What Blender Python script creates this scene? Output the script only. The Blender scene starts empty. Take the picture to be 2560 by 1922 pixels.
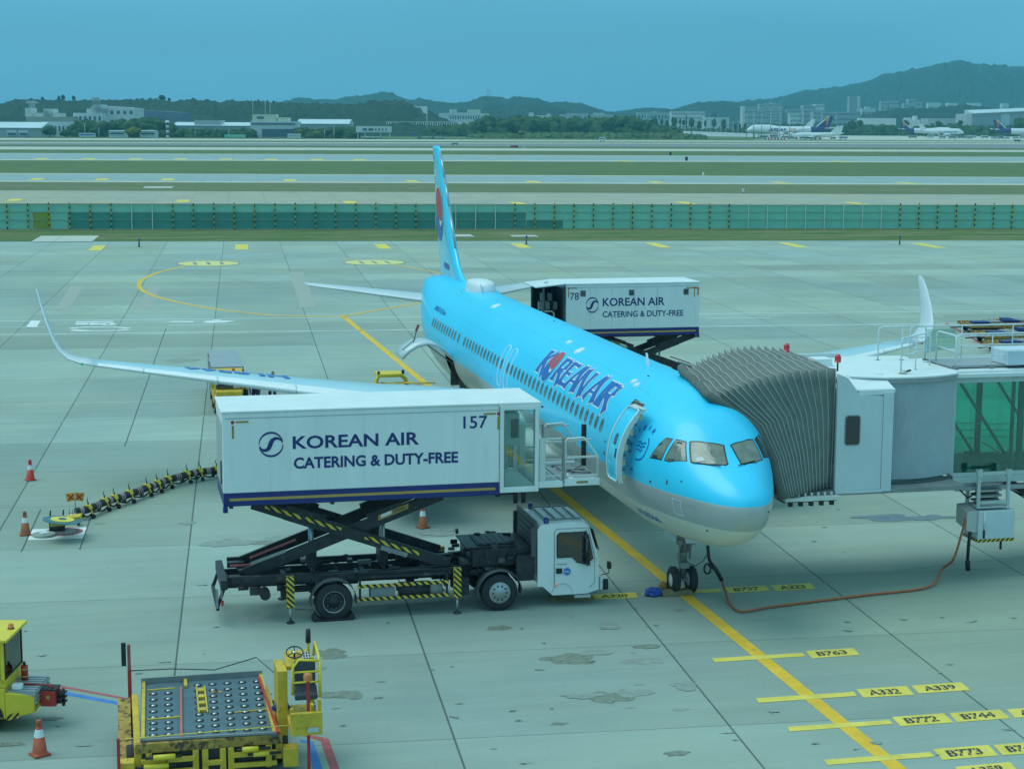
import bpy, bmesh, math, random
from mathutils import Vector, Matrix, noise
sc = bpy.context.scene
COL = sc.collection
random.seed(7)
R = math.radians
# ------------------------------------------------------------------ camera
FX, CX, CY = 4346.93, 1280.0, 961.0
PITCH, ROLL, YAW = -0.14910, 0.00560, -0.22910
EYE = Vector((-39.4562, 15.2588, 12.8395))
fw = Vector((math.cos(PITCH)*math.cos(YAW), math.cos(PITCH)*math.sin(YAW), math.sin(PITCH)))
r0 = fw.cross(Vector((0, 0, 1))).normalized(); u0 = r0.cross(fw)
rt = r0*math.cos(ROLL)+u0*math.sin(ROLL); upv = -r0*math.sin(ROLL)+u0*math.cos(ROLL)
cd = bpy.data.cameras.new('camera'); cam = bpy.data.objects.new('camera', cd); COL.objects.link(cam)
m = Matrix.Identity(4)
for i in range(3):
    m[i][0], m[i][1], m[i][2], m[i][3] = rt[i], upv[i], -fw[i], EYE[i]
cam.matrix_world = m
cd.sensor_width = 36; cd.lens = 36*FX/2560; cd.clip_start = .5; cd.clip_end = 40000
sc.camera = cam
# ------------------------------------------------------------------ light
SUN_EL, SUN_AZ = R(62), R(72)      # azimuth measured from +X towards +Y
w = bpy.data.worlds.new('World'); sc.world = w; w.use_nodes = True
nt = w.node_tree; nt.nodes.clear()
def N(nt, t, **k):
    n = nt.nodes.new(t)
    for a, b in k.items(): setattr(n, a, b)
    return n
sky = N(nt, 'ShaderNodeTexSky', sky_type='NISHITA', sun_disc=False, sun_elevation=SUN_EL, sun_rotation=math.pi/2-SUN_AZ, air_density=1.0, dust_density=2.0)
tc = N(nt, 'ShaderNodeTexCoord'); sx = N(nt, 'ShaderNodeSeparateXYZ'); nt.links.new(tc.outputs['Generated'], sx.inputs[0])
rp = N(nt, 'ShaderNodeValToRGB'); nt.links.new(sx.outputs['Z'], rp.inputs[0])
e = rp.color_ramp.elements
e[0].position = 0.0; e[0].color = (.165, .49, .80, 1); e[1].position = 1.0; e[1].color = (.50, .86, .98, 1)
q = e.new(.075); q.color = (.20, .57, .86, 1)
q = e.new(.16); q.color = (.095, .41, .56, 1)
q = e.new(.45); q.color = (.26, .62, .74, 1)
nz = N(nt, 'ShaderNodeTexNoise'); nz.inputs['Scale'].default_value = 3.0; nz.inputs['Detail'].default_value = 5
mp = N(nt, 'ShaderNodeMapping'); mp.inputs['Scale'].default_value = (1, 1, 9); nt.links.new(tc.outputs['Generated'], mp.inputs[0]); nt.links.new(mp.outputs[0], nz.inputs['Vector'])
mr = N(nt, 'ShaderNodeMapRange'); mr.inputs[1].default_value = .3; mr.inputs[2].default_value = .7; mr.inputs[3].default_value = .88; mr.inputs[4].default_value = 1.10; nt.links.new(nz.outputs[0], mr.inputs[0])
mu = N(nt, 'ShaderNodeMix', data_type='RGBA', blend_type='MULTIPLY'); mu.inputs[0].default_value = 1
nt.links.new(rp.outputs[0], mu.inputs[6]); nt.links.new(mr.outputs[0], mu.inputs[7])
sk = N(nt, 'ShaderNodeMix', data_type='RGBA', blend_type='MULTIPLY'); sk.inputs[0].default_value = 1; sk.inputs[7].default_value = (.010, .018, .016, 1)
nt.links.new(sky.outputs[0], sk.inputs[6])
ad = N(nt, 'ShaderNodeMix', data_type='RGBA', blend_type='ADD'); ad.inputs[0].default_value = 1
nt.links.new(mu.outputs[2], ad.inputs[6]); nt.links.new(sk.outputs[2], ad.inputs[7])
bg = N(nt, 'ShaderNodeBackground'); nt.links.new(ad.outputs[2], bg.inputs[0]); bg.inputs[1].default_value = 1.0
wo = N(nt, 'ShaderNodeOutputWorld'); nt.links.new(bg.outputs[0], wo.inputs[0])
sd = bpy.data.lights.new('sun', 'SUN'); sd.energy = 1.5; sd.angle = R(42); sd.color = (.86, 1.0, .93)
so = bpy.data.objects.new('sun', sd); COL.objects.link(so)
sdir = Vector((math.cos(SUN_EL)*math.cos(SUN_AZ), math.cos(SUN_EL)*math.sin(SUN_AZ), math.sin(SUN_EL)))
so.rotation_euler = sdir.to_track_quat('Z', 'Y').to_euler()
HAZE = .00013
sc.view_settings.view_transform = 'Standard'; sc.view_settings.look = 'None'; sc.view_settings.exposure = 0; sc.view_settings.gamma = 1
# ------------------------------------------------------------------ pixel -> world (photo pixels, 2560 wide)
def ray(px, py): return (fw*FX+rt*(px-CX)-upv*(py-CY)).normalized()
def G(px, py, z=0.0):
    d = ray(px, py); t = (z-EYE.z)/d.z; return EYE+d*t
def PX(px, py, a):      # hit plane X=a
    d = ray(px, py); return EYE+d*((a-EYE.x)/d.x)
def W(px, py, dist):    # point at camera depth
    return EYE+(fw+rt*((px-CX)/FX)-upv*((py-CY)/FX))*dist
# ------------------------------------------------------------------ materials
MATS = {}
def mk(name, col, rough=.6, metal=0.0, nz=.06, sc_=1.5, coat=0.0, bump=0.0, streak=False, spec=.5, dirt=None, emit=0):
    m = bpy.data.materials.new(name); m.use_nodes = True; t = m.node_tree; t.nodes.clear()
    o = N(t, 'ShaderNodeOutputMaterial'); b = N(t, 'ShaderNodeBsdfPrincipled'); t.links.new(b.outputs[0], o.inputs[0])
    b.inputs['Roughness'].default_value = rough; b.inputs['Metallic'].default_value = metal; b.inputs['Coat Weight'].default_value = coat; b.inputs['Coat Roughness'].default_value = .08
    b.inputs['Specular IOR Level'].default_value = spec
    c = N(t, 'ShaderNodeTexCoord'); mpn = N(t, 'ShaderNodeMapping'); t.links.new(c.outputs['Object'], mpn.inputs[0])
    if streak: mpn.inputs['Scale'].default_value = (1, 1, .12)
    n1 = N(t, 'ShaderNodeTexNoise'); n1.inputs['Scale'].default_value = sc_; n1.inputs['Detail'].default_value = 6; n1.inputs['Roughness'].default_value = .6; t.links.new(mpn.outputs[0], n1.inputs['Vector'])
    r = N(t, 'ShaderNodeMapRange'); r.inputs[1].default_value = .32; r.inputs[2].default_value = .68; r.inputs[3].default_value = 1-nz; r.inputs[4].default_value = 1+nz; t.links.new(n1.outputs[0], r.inputs[0])
    x = N(t, 'ShaderNodeMix', data_type='RGBA', blend_type='MULTIPLY'); x.inputs[0].default_value = 1; x.inputs[6].default_value = (*col, 1); t.links.new(r.outputs[0], x.inputs[7])
    last = x.outputs[2]
    if dirt:
        n2 = N(t, 'ShaderNodeTexNoise'); n2.inputs['Scale'].default_value = sc_*dirt[2]; n2.inputs['Detail'].default_value = 8; t.links.new(mpn.outputs[0], n2.inputs['Vector'])
        r2 = N(t, 'ShaderNodeMapRange'); r2.inputs[1].default_value = dirt[1]; r2.inputs[2].default_value = dirt[1]+.12; t.links.new(n2.outputs[0], r2.inputs[0])
        y = N(t, 'ShaderNodeMix', data_type='RGBA'); y.inputs[7].default_value = (*dirt[0], 1); t.links.new(last, y.inputs[6]); t.links.new(r2.outputs[0], y.inputs[0]); last = y.outputs[2]
    t.links.new(last, b.inputs['Base Color'])
    if emit: t.links.new(last, b.inputs['Emission Color']); b.inputs['Emission Strength'].default_value = emit
    if bump:
        bp = N(t, 'ShaderNodeBump'); bp.inputs['Strength'].default_value = bump; bp.inputs['Distance'].default_value = .05; t.links.new(n1.outputs[0], bp.inputs['Height']); t.links.new(bp.outputs[0], b.inputs['Normal'])
    MATS[name] = m
    return m
def glassmat(name, tint, gl=.12, rough=.02, darkness=1.0):
    m = bpy.data.materials.new(name); m.use_nodes = True; t = m.node_tree; t.nodes.clear()
    o = N(t, 'ShaderNodeOutputMaterial'); tr = N(t, 'ShaderNodeBsdfTransparent'); tr.inputs[0].default_value = (*tint, 1)
    g = N(t, 'ShaderNodeBsdfGlossy'); g.inputs['Roughness'].default_value = rough; g.inputs[0].default_value = (.9, .95, .95, 1)
    fr = N(t, 'ShaderNodeFresnel'); fr.inputs[0].default_value = 1.5; a = N(t, 'ShaderNodeMath', operation='ADD'); a.inputs[1].default_value = gl; t.links.new(fr.outputs[0], a.inputs[0])
    mx = N(t, 'ShaderNodeMixShader'); t.links.new(a.outputs[0], mx.inputs[0]); t.links.new(tr.outputs[0], mx.inputs[1]); t.links.new(g.outputs[0], mx.inputs[2]); t.links.new(mx.outputs[0], o.inputs[0])
    MATS[name] = m; return m
def hazardmat(name, scale=6.0, ax=(1, 1, 1)):
    m = mk(name, (.75, .5, .05), .5); t = m.node_tree; b = [n for n in t.nodes if n.type == 'BSDF_PRINCIPLED'][0]
    c = N(t, 'ShaderNodeTexCoord'); d = N(t, 'ShaderNodeVectorMath', operation='DOT_PRODUCT'); d.inputs[1].default_value = ax; t.links.new(c.outputs['Object'], d.inputs[0])
    k = N(t, 'ShaderNodeMath', operation='MULTIPLY'); k.inputs[1].default_value = scale; t.links.new(d.outputs['Value'], k.inputs[0])
    f = N(t, 'ShaderNodeMath', operation='FRACT'); t.links.new(k.outputs[0], f.inputs[0]); g = N(t, 'ShaderNodeMath', operation='GREATER_THAN'); g.inputs[1].default_value = .5; t.links.new(f.outputs[0], g.inputs[0])
    x = N(t, 'ShaderNodeMix', data_type='RGBA'); x.inputs[6].default_value = (.75, .5, .05, 1); x.inputs[7].default_value = (.015, .015, .02, 1); t.links.new(g.outputs[0], x.inputs[0]); t.links.new(x.outputs[2], b.inputs['Base Color'])
    return m
mk('white', (.80, .80, .80), .35, nz=.03, coat=.3)
mk('truckwhite', (.80, .81, .80), .42, nz=.05, sc_=1.6, coat=.1, streak=True, dirt=((.73, .73, .69), .66, 1.7))
mk('offwhite', (.66, .67, .63), .55, nz=.08, sc_=2)
mk('navy', (.012, .028, .17), .4)
mk('gold', (.52, .30, .08), .5)
mk('decalgold', (.35, .24, .05), .6)
mk('orange', (.62, .20, .05), .5)
mk('red', (.50, .03, .03), .45)
mk('redpaint', (.42, .09, .09), .6, nz=.2, sc_=4)
mk('black', (.018, .018, .02), .55, nz=.2)
mk('chassis', (.028, .030, .034), .5, metal=.1, nz=.35, sc_=3, dirt=((.10, .10, .09), .62, 2))
mk('rubber', (.03, .03, .034), .75, nz=.2, sc_=5)
mk('steel', (.45, .46, .46), .35, metal=.8, nz=.1)
mk('dullsteel', (.30, .31, .31), .5, metal=.5, nz=.15, sc_=3)
mk('alu', (.55, .56, .55), .45, metal=.35, nz=.06)
mk('darkgrey', (.09, .095, .10), .6, nz=.15)
mk('midgrey', (.25, .26, .26), .6, nz=.12)
mk('yellow', (.66, .42, .035), .55, nz=.16, sc_=3, dirt=((.12, .08, .04), .62, 2.5))
mk('yellowclean', (.78, .56, .04), .45, nz=.08)
mk('rust', (.42, .25, .05), .7, nz=.3, sc_=5, dirt=((.10, .05, .03), .50, 1.6))
mk('blue', (.03, .09, .42), .6, nz=.2)
mk('skyblue', (.03, .66, .95), .22, nz=.02, coat=.6)
mk('winggrey', (.60, .64, .66), .32, nz=.03, sc_=.8, coat=.2)
mk('darkglass', (.02, .025, .03), .05, coat=1.0)
mk('coneorange', (.46, .085, .035), .55, nz=.1, sc_=6)
mk('conebrown', (.36, .10, .04), .6, nz=.15, sc_=6)
mk('beacon', (.65, .02, .03), .2, coat=.5)
mk('yellowpaint', (.80, .46, .03), .7, nz=.14, sc_=1.2, dirt=((.42, .33, .16), .64, 3))
mk('yellowlight', (.76, .58, .10), .7, nz=.12, sc_=2, dirt=((.42, .42, .25), .66, 3))
mk('yellowfaded', (.70, .62, .24), .75, nz=.1, sc_=2)
mk('whitepaint', (.74, .76, .76), .7, nz=.12, sc_=1, dirt=((.42, .44, .40), .62, 3))
mk('bluepaint', (.05, .20, .55), .7, nz=.15, sc_=4, dirt=((.35, .40, .42), .66, 3))
mk('textblack', (.05, .055, .05), .7)
mk('canvas', (.175, .20, .185), .85, nz=.14, sc_=3, bump=.12, dirt=((.13, .145, .13), .58, 2))
mk('corrug', (.36, .38, .40), .45, metal=.2, nz=.05)
glassmat('tunnelglass', (.34, .86, .78), .07)
glassmat('clearglass', (.72, .85, .83), .03)
glassmat('cabglass', (.12, .16, .16), .10)
hazardmat('hazard', 5.5, (1, 0, 1)); hazardmat('hazardj', 7.0, (1, 1.0, 1)); hazardmat('hazardpost', 1.55, (.3, .3, 1))
# ------------------------------------------------------------------ mesh builder
WL = {}
class MB:
    def __init__(s): s.v = []; s.f = []; s.mi = []; s.sm = []; s.m = 0; s.s = False
    def add(s, vs, fs):
        o = len(s.v); s.v += [tuple(x) for x in vs]
        for f in fs: s.f.append([o+i for i in f]); s.mi.append(s.m); s.sm.append(s.s)
        return s
    def hexa(s, p): return s.add(p, [(0, 3, 2, 1), (4, 5, 6, 7), (0, 1, 5, 4), (1, 2, 6, 5), (2, 3, 7, 6), (3, 0, 4, 7)])
    def bb(s, x0, x1, y0, y1, z0, z1):
        return s.hexa([(x0, y0, z0), (x1, y0, z0), (x1, y1, z0), (x0, y1, z0), (x0, y0, z1), (x1, y0, z1), (x1, y1, z1), (x0, y1, z1)])
    def box(s, c, d, rot=None):
        p = [Vector((i*d[0]/2, j*d[1]/2, k*d[2]/2)) for k in (-1, 1) for i, j in ((-1, -1), (1, -1), (1, 1), (-1, 1))]
        if rot is not None: p = [rot @ q for q in p]
        return s.hexa([Vector(c)+q for q in p])
    def beam(s, a, b, w_, h, up=(0, 0, 1)):
        a = Vector(a); b = Vector(b); d = (b-a).normalized(); sd_ = d.cross(Vector(up))
        if sd_.length < 1e-4: sd_ = Vector((1, 0, 0))
        sd_.normalize(); u_ = sd_.cross(d)
        p = []
        for o in (a, b):
            p += [o-sd_*w_/2-u_*h/2, o+sd_*w_/2-u_*h/2, o+sd_*w_/2+u_*h/2, o-sd_*w_/2+u_*h/2]
        return s.hexa(p)
    def tube(s, pts, r, n=8, cap=True, closed=False):
        pts = [Vector(p) for p in pts]; rs = r if isinstance(r, (list, tuple)) else [r]*len(pts)
        vs = []; prev = None; L = len(pts)
        for i, p in enumerate(pts):
            if closed: d = pts[(i+1) % L]-pts[i-1]
            else: d = pts[min(i+1, L-1)]-pts[max(i-1, 0)]
            d.normalize()
            if prev is None:
                a = Vector((0, 0, 1)) if abs(d.z) < .9 else Vector((1, 0, 0)); x = d.cross(a).normalized()
            else:
                x = (prev-d*prev.dot(d)).normalized()
            prev = x; y = d.cross(x)
            for k in range(n):
                t = 2*math.pi*k/n; vs.append(p+(x*math.cos(t)+y*math.sin(t))*rs[i])
        fs = []
        for i in range(L if closed else L-1):
            j = (i+1) % L
            for k in range(n): fs.append((i*n+k, i*n+(k+1) % n, j*n+(k+1) % n, j*n+k))
        o = s.s; s.s = True; s.add(vs, fs); s.s = o
        if cap and not closed:
            b0 = len(s.v)-L*n
            s.f.append([b0+k for k in range(n)][::-1]); s.f.append([b0+(L-1)*n+k for k in range(n)]); s.mi += [s.m]*2; s.sm += [False]*2
        return s
    def cyl(s, a, b, r, r2=None, n=16): return s.tube([a, b], [r, r if r2 is None else r2], n)
    def loft(s, rings, close=True, caps=(False, False), smooth=True):
        n = len(rings[0]); o0 = len(s.v); s.v += [tuple(p) for r_ in rings for p in r_]
        for i in range(len(rings)-1):
            for k in range(n if close else n-1):
                s.f.append([o0+i*n+k, o0+i*n+(k+1) % n, o0+(i+1)*n+(k+1) % n, o0+(i+1)*n+k]); s.mi.append(s.m); s.sm.append(smooth)
        for c, i in ((caps[0], 0), (caps[1], len(rings)-1)):
            if c: s.f.append([o0+i*n+k for k in range(n)]); s.mi.append(s.m); s.sm.append(False)
        return s
    def lathe(s, prof, c, axis='Z', n=24, smooth=True, caps=(True, True)):   # prof: (radius, height)
        rings = []
        for r_, h in prof:
            rg = []
            for k in range(n):
                t = 2*math.pi*k/n; x, y = r_*math.cos(t), r_*math.sin(t)
                rg.append({'Z': (c[0]+x, c[1]+y, c[2]+h), 'X': (c[0]+h, c[1]+x, c[2]+y), 'Y': (c[0]+x, c[1]+h, c[2]+y)}[axis])
            rings.append(rg)
        return s.loft(rings, True, caps, smooth)
    def poly(s, pts): return s.add(pts, [tuple(range(len(pts)))])
    def prism(s, pts, off):      # pts 3d loop, extruded by vector off
        off = Vector(off); a = [Vector(p) for p in pts]; b = [p+off for p in a]; n = len(a)
        return s.add(a+b, [tuple(range(n))[::-1], tuple(range(n, 2*n))]+[(i, (i+1) % n, n+(i+1) % n, n+i) for i in range(n)])
    def build(s, name, mats, parent=None, bevel=0, loc=None):
        me = bpy.data.meshes.new(name)
        o0 = Vector(WL.get(parent.name, (0, 0, 0))) if parent else Vector(loc or (0, 0, 0))
        me.from_pydata([tuple(Vector(p)-o0) for p in s.v], [], s.f)
        if isinstance(mats, str): mats = [mats]
        for x in mats: me.materials.append(MATS[x])
        for p, a, b in zip(me.polygons, s.mi, s.sm): p.material_index = a; p.use_smooth = b
        me.validate(); me.update()
        ob = bpy.data.objects.new(name, me); COL.objects.link(ob)
        if parent: ob.parent = parent
        else: ob.location = o0
        WL[ob.name] = tuple(o0)
        if bevel:
            bv = ob.modifiers.new('bevel', 'BEVEL'); bv.width = bevel; bv.segments = 2; bv.limit_method = 'ANGLE'; bv.angle_limit = R(40)
        return ob
def build_split(mb, name, mats, parent=None, **k):
    par = list(range(len(mb.v)))
    def fd_(a):
        while par[a] != a: par[a] = par[par[a]]; a = par[a]
        return a
    for f in mb.f:
        r_ = fd_(f[0])
        for i in f[1:]: par[fd_(i)] = r_
    grp = {}
    for i, f in enumerate(mb.f): grp.setdefault(fd_(f[0]), []).append(i)
    out = []
    for fs in grp.values():
        n = MB(); mp_ = {}
        for i in fs:
            ff = []
            for q in mb.f[i]:
                if q not in mp_: mp_[q] = len(n.v); n.v.append(mb.v[q])
                ff.append(mp_[q])
            n.f.append(ff); n.mi.append(mb.mi[i]); n.sm.append(mb.sm[i])
        out.append(n.build(name, mats, parent, **k))
    return out
def thing(name, label, cat, loc=(0, 0, 0), group=None):
    o = bpy.data.objects.new(name, None); COL.objects.link(o); o.location = loc; WL[o.name] = tuple(loc); o.empty_display_size = .3
    o['label'] = label; o['category'] = cat
    if group: o['group'] = group
    return o
def tag(o, label, cat, group=None, kind=None):
    o['label'] = label; o['category'] = cat
    if group: o['group'] = group
    if kind: o['kind'] = kind
    return o
def copy_tree(o, parent=None):
    c = o.copy(); COL.objects.link(c); c.parent = parent; WL[c.name] = WL.get(o.name, (0, 0, 0))
    for ch in list(o.children): copy_tree(ch, c)
    return c
def textpolys(txt, bold=0.0):
    cu = bpy.data.curves.new('t', 'FONT'); cu.body = txt; cu.offset = bold; cu.resolution_u = 3
    ob = bpy.data.objects.new('t', cu); me = bpy.data.meshes.new_from_object(ob)
    vs = [(v.co.x, v.co.y) for v in me.vertices]; fs = [tuple(p.vertices) for p in me.polygons]
    bpy.data.objects.remove(ob); bpy.data.curves.remove(cu); bpy.data.meshes.remove(me)
    x0 = min(v[0] for v in vs); x1 = max(v[0] for v in vs); y0 = min(v[1] for v in vs); y1 = max(v[1] for v in vs)
    return [((a-x0)/(x1-x0), (b-y0)/(y1-y0)) for a, b in vs], fs
def mbtext(mb, txt, org, U, V, bold=.02):   # org = lower-left, U/V full extent vectors
    org, U, V = Vector(org), Vector(U), Vector(V); vs, fs = textpolys(txt, bold)
    mb.add([org+U*a+V*b for a, b in vs], fs)
def stroke2(pts, ws):
    """2-D polyline with widths -> quads list"""
    out = []; L = []; n = len(pts)
    for i in range(n):
        a = pts[max(i-1, 0)]; b = pts[min(i+1, n-1)]; dx, dy = b[0]-a[0], b[1]-a[1]; l = math.hypot(dx, dy) or 1
        nx, ny = -dy/l*ws[i]/2, dx/l*ws[i]/2; L.append(((pts[i][0]+nx, pts[i][1]+ny), (pts[i][0]-nx, pts[i][1]-ny)))
    vs = [p for q in L for p in q]; fs = [(2*i, 2*i+1, 2*i+3, 2*i+2) for i in range(n-1)]
    return vs, fs
def swirl_logo():
    """round S emblem in unit circle, list of (verts, faces)"""
    out = []
    for s in (1, -1):
        pts = []; ws = []
        for i in range(25):
            t = R(12+i*7.0); pts.append((s*.93*math.cos(t), s*.93*math.sin(t))); ws.append(.05+.11*math.sin(math.pi*i/24))
        out.append(stroke2(pts, ws))
    pts = []; ws = []
    for i in range(29):
        u = i/28; t = u*2-1
        x = .78*math.sin(t*1.45)/math.sin(1.45)*(1 if True else 1); x = .80*t; y = -.42*math.sin(math.pi*t)*-1
        ang = R(28); pts.append((x*math.cos(ang)-y*math.sin(ang)*.0+0.0, y*1.0+x*.55)); ws.append(.05+.24*math.cos(math.pi*t/2)**1.2)
    pts = [(-.90, -.10), (-.78, -.34), (-.58, -.46), (-.36, -.44), (-.18, -.30), (-.08, -.08), (.0, .14), (.12, .34), (.34, .47), (.58, .46), (.78, .34), (.90, .12)]
    ws = [.05, .14, .22, .28, .33, .35, .35, .31, .25, .19, .13, .05]
    out.append(stroke2(pts, ws)); return out
def mblogo(mb, c, U, V):
    for k, (vs, fs) in enumerate(swirl_logo()):
        mb.add([Vector(c)+Vector(U)*a+Vector(V)*b+Vector(U).cross(Vector(V)).normalized()*(.0012*k) for a, b in vs], fs)
# ================================================================== GROUND
def zm(x0, y0, s): return lambda x, y: (x0+x/s, y0+y/s)
z3 = zm(1300, 1350, 1.7556); z4 = zm(0, 600, 3.16); z7 = zm(1700, 650, 2.556); zn_ = zm(1400, 950, 2.7683); zb = zm(0, 1500, 2.458); zl = zm(0, 1100, 3.687); zt = zm(700, 350, 2.5557)
TH = R(175.8); TT = Vector((math.cos(TH), math.sin(TH), 0)); NN = Vector((-TT.y, TT.x, 0))
def struct(name, mb, mats):
    o = mb.build(name, mats); o['kind'] = 'structure'; return o
def concrete(name, base, joints=True, tone=.07):
    m = bpy.data.materials.new(name); m.use_nodes = True; t = m.node_tree; t.nodes.clear(); L = t.links.new
    o = N(t, 'ShaderNodeOutputMaterial'); b = N(t, 'ShaderNodeBsdfPrincipled'); L(b.outputs[0], o.inputs[0]); b.inputs['Roughness'].default_value = .72; b.inputs['Specular IOR Level'].default_value = .2
    c = N(t, 'ShaderNodeTexCoord'); P_ = c.outputs['Object']
    def dot(v):
        d = N(t, 'ShaderNodeVectorMath', operation='DOT_PRODUCT'); d.inputs[1].default_value = v; L(P_, d.inputs[0]); return d.outputs['Value']
    def mth(op, a, k=None, k2=None):
        n = N(t, 'ShaderNodeMath', operation=op)
        if isinstance(a, (int, float)): n.inputs[0].default_value = a
        else: L(a, n.inputs[0])
        if k is not None:
            if isinstance(k, (int, float)): n.inputs[1].default_value = k
            else: L(k, n.inputs[1])
        return n.outputs[0]
    def mrange(a, i0, i1, o0, o1):
        n = N(t, 'ShaderNodeMapRange'); L(a, n.inputs[0])
        for k, v in zip((1, 2, 3, 4), (i0, i1, o0, o1)): n.inputs[k].default_value = v
        return n.outputs[0]
    def noise_(scale, det=6, vec=None, rough=.6):
        n = N(t, 'ShaderNodeTexNoise'); n.inputs['Scale'].default_value = scale; n.inputs['Detail'].default_value = det; n.inputs['Roughness'].default_value = rough; L(vec or P_, n.inputs['Vector']); return n.outputs[0]
    u = mth('DIVIDE', mth('SUBTRACT', dot(TT), 5.55), 6.0); v = mth('DIVIDE', mth('SUBTRACT', dot(NN), 3.93), 5.98)
    cu = N(t, 'ShaderNodeCombineXYZ'); L(mth('FLOOR', u), cu.inputs[0]); L(mth('FLOOR', v), cu.inputs[1])
    wn = N(t, 'ShaderNodeTexWhiteNoise', noise_dimensions='3D'); L(cu.outputs[0], wn.inputs[0])
    cr = N(t, 'ShaderNodeCombineXYZ'); L(mth('FLOOR', u), cr.inputs[0]); wr = N(t, 'ShaderNodeTexWhiteNoise', noise_dimensions='3D'); L(cr.outputs[0], wr.inputs[0])
    st = N(t, 'ShaderNodeMapping'); st.inputs['Rotation'].default_value = (0, 0, -TH); st.inputs['Scale'].default_value = (1.6, .16, 1); L(P_, st.inputs[0])
    f = mth('MULTIPLY', mrange(wn.outputs[0], 0, 1, 1-tone*.6, 1+tone*.6), mrange(wr.outputs[0], 0, 1, 1-tone, 1+tone))
    f = mth('MULTIPLY', f, mrange(noise_(.13, 7), .3, .7, .90, 1.10))
    f = mth('MULTIPLY', f, mrange(noise_(.9, 8, st.outputs[0]), .3, .7, .94, 1.06))
    f = mth('MULTIPLY', f, mrange(noise_(1.3, 10, st.outputs[0], .78), .56, .72, 1.0, 1.20))     # pale scuffs
    f = mth('MULTIPLY', f, mrange(noise_(14, 3), .3, .7, .965, 1.035))
    sp = mrange(noise_(1.1, 10, None, .85), .70, .76, 1.0, .70); f = mth('MULTIPLY', f, sp)
    sp2 = mrange(noise_(2.7, 4), .745, .775, 1.0, .55); f = mth('MULTIPLY', f, sp2)
    if joints:
        jv = mth('ABSOLUTE', mth('SUBTRACT', mth('FRACT', mth('ADD', v, .5)), .5)); ju = mth('ABSOLUTE', mth('SUBTRACT', mth('FRACT', mth('ADD', u, .5)), .5))
        f = mth('MULTIPLY', f, mrange(jv, .0028, .0050, .36, 1.0)); f = mth('MULTIPLY', f, mrange(ju, .0018, .0034, .55, 1.0))
    x = N(t, 'ShaderNodeMix', data_type='RGBA', blend_type='MULTIPLY'); x.inputs[0].default_value = 1
    y = N(t, 'ShaderNodeMix', data_type='RGBA'); y.inputs[6].default_value = (*base, 1); y.inputs[7].default_value = (base[0]*1.10, base[1]*1.02, base[2]*.86, 1); L(mrange(noise_(.05, 4), .35, .65, 0, 1), y.inputs[0])
    L(y.outputs[2], x.inputs[6]); L(f, x.inputs[7]); L(x.outputs[2], b.inputs['Base Color'])
    MATS[name] = m
def grassmat(name, a, b_, sc_=.25, stretch=(1, .25, 1)):
    m = mk(name, a, .95, nz=.1, sc_=2, spec=.05); t = m.node_tree; L = t.links.new; b = [n for n in t.nodes if n.type == 'BSDF_PRINCIPLED'][0]
    c = N(t, 'ShaderNodeTexCoord'); mp_ = N(t, 'ShaderNodeMapping'); mp_.inputs['Scale'].default_value = stretch; L(c.outputs['Object'], mp_.inputs[0])
    n = N(t, 'ShaderNodeTexNoise'); n.inputs['Scale'].default_value = sc_; n.inputs['Detail'].default_value = 9; n.inputs['Roughness'].default_value = .65; L(mp_.outputs[0], n.inputs['Vector'])
    r = N(t, 'ShaderNodeMapRange'); r.inputs[1].default_value = .38; r.inputs[2].default_value = .62; L(n.outputs[0], r.inputs[0])
    n2 = N(t, 'ShaderNodeTexNoise'); n2.inputs['Scale'].default_value = sc_*7; n2.inputs['Detail'].default_value = 5; L(mp_.outputs[0], n2.inputs['Vector'])
    r2 = N(t, 'ShaderNodeMapRange'); r2.inputs[1].default_value = .3; r2.inputs[2].default_value = .7; r2.inputs[3].default_value = .82; r2.inputs[4].default_value = 1.18; L(n2.outputs[0], r2.inputs[0])
    x = N(t, 'ShaderNodeMix', data_type='RGBA'); x.inputs[6].default_value = (*a, 1); x.inputs[7].default_value = (*b_, 1); L(r.outputs[0], x.inputs[0])
    y = N(t, 'ShaderNodeMix', data_type='RGBA', blend_type='MULTIPLY'); y.inputs[0].default_value = 1; L(x.outputs[2], y.inputs[6]); L(r2.outputs[0], y.inputs[7]); L(y.outputs[2], b.inputs['Base Color'])
concrete('apron', (.295, .368, .345), tone=.12); concrete('taxi_a', (.36, .365, .31), tone=.02); concrete('taxi_b', (.29, .375, .40), tone=.02); concrete('runway', (.21, .235, .245), tone=.03); concrete('palepave', (.50, .51, .47), tone=.02)
grassmat('grass_far', (.115, .175, .085), (.145, .185, .085), .06, (1, .2, 1)); grassmat('grass_near', (.075, .150, .050), (.20, .20, .11), .30); grassmat('grass_dry', (.125, .185, .08), (.21, .20, .14), .20, (1, .2, 1))
g = MB(); g.poly([(-400, -9000, -.02), (16000, -9000, -.02), (16000, 9000, -.02), (-400, 9000, -.02)]); struct('ground', g, 'grass_far')
def band(name, l0, l1, r0_, r1, mat, lvl, ext=.6):     # photo rows at x=0 (near, far) and x=2560 (near, far)
    z = .004*lvl
    def line(yl, yr):
        A = G(0, yl, z); B = G(2560, yr, z); d = B-A; return A-d*ext, B+d*ext
    a, b = line(l0, r0_); c, d = line(l1, r1)
    m = MB(); m.poly([b, a, c, d]); return struct(name, m, mat)
EDGE_L, EDGE_R = 604.0, 601.5
A0 = G(0, EDGE_L, 0); B0 = G(2560, EDGE_R, 0); dd = (B0-A0)
m = MB(); p1 = A0-dd*1.2; p2 = B0+dd*1.2; m.poly([(-120, 150, 0), (-120, -260, 0), p2, p1]); struct('apron', m, 'apron')
band('grass_verge', 603.6, 509.5, 601.2, 514, 'grass_near', 1)
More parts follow.
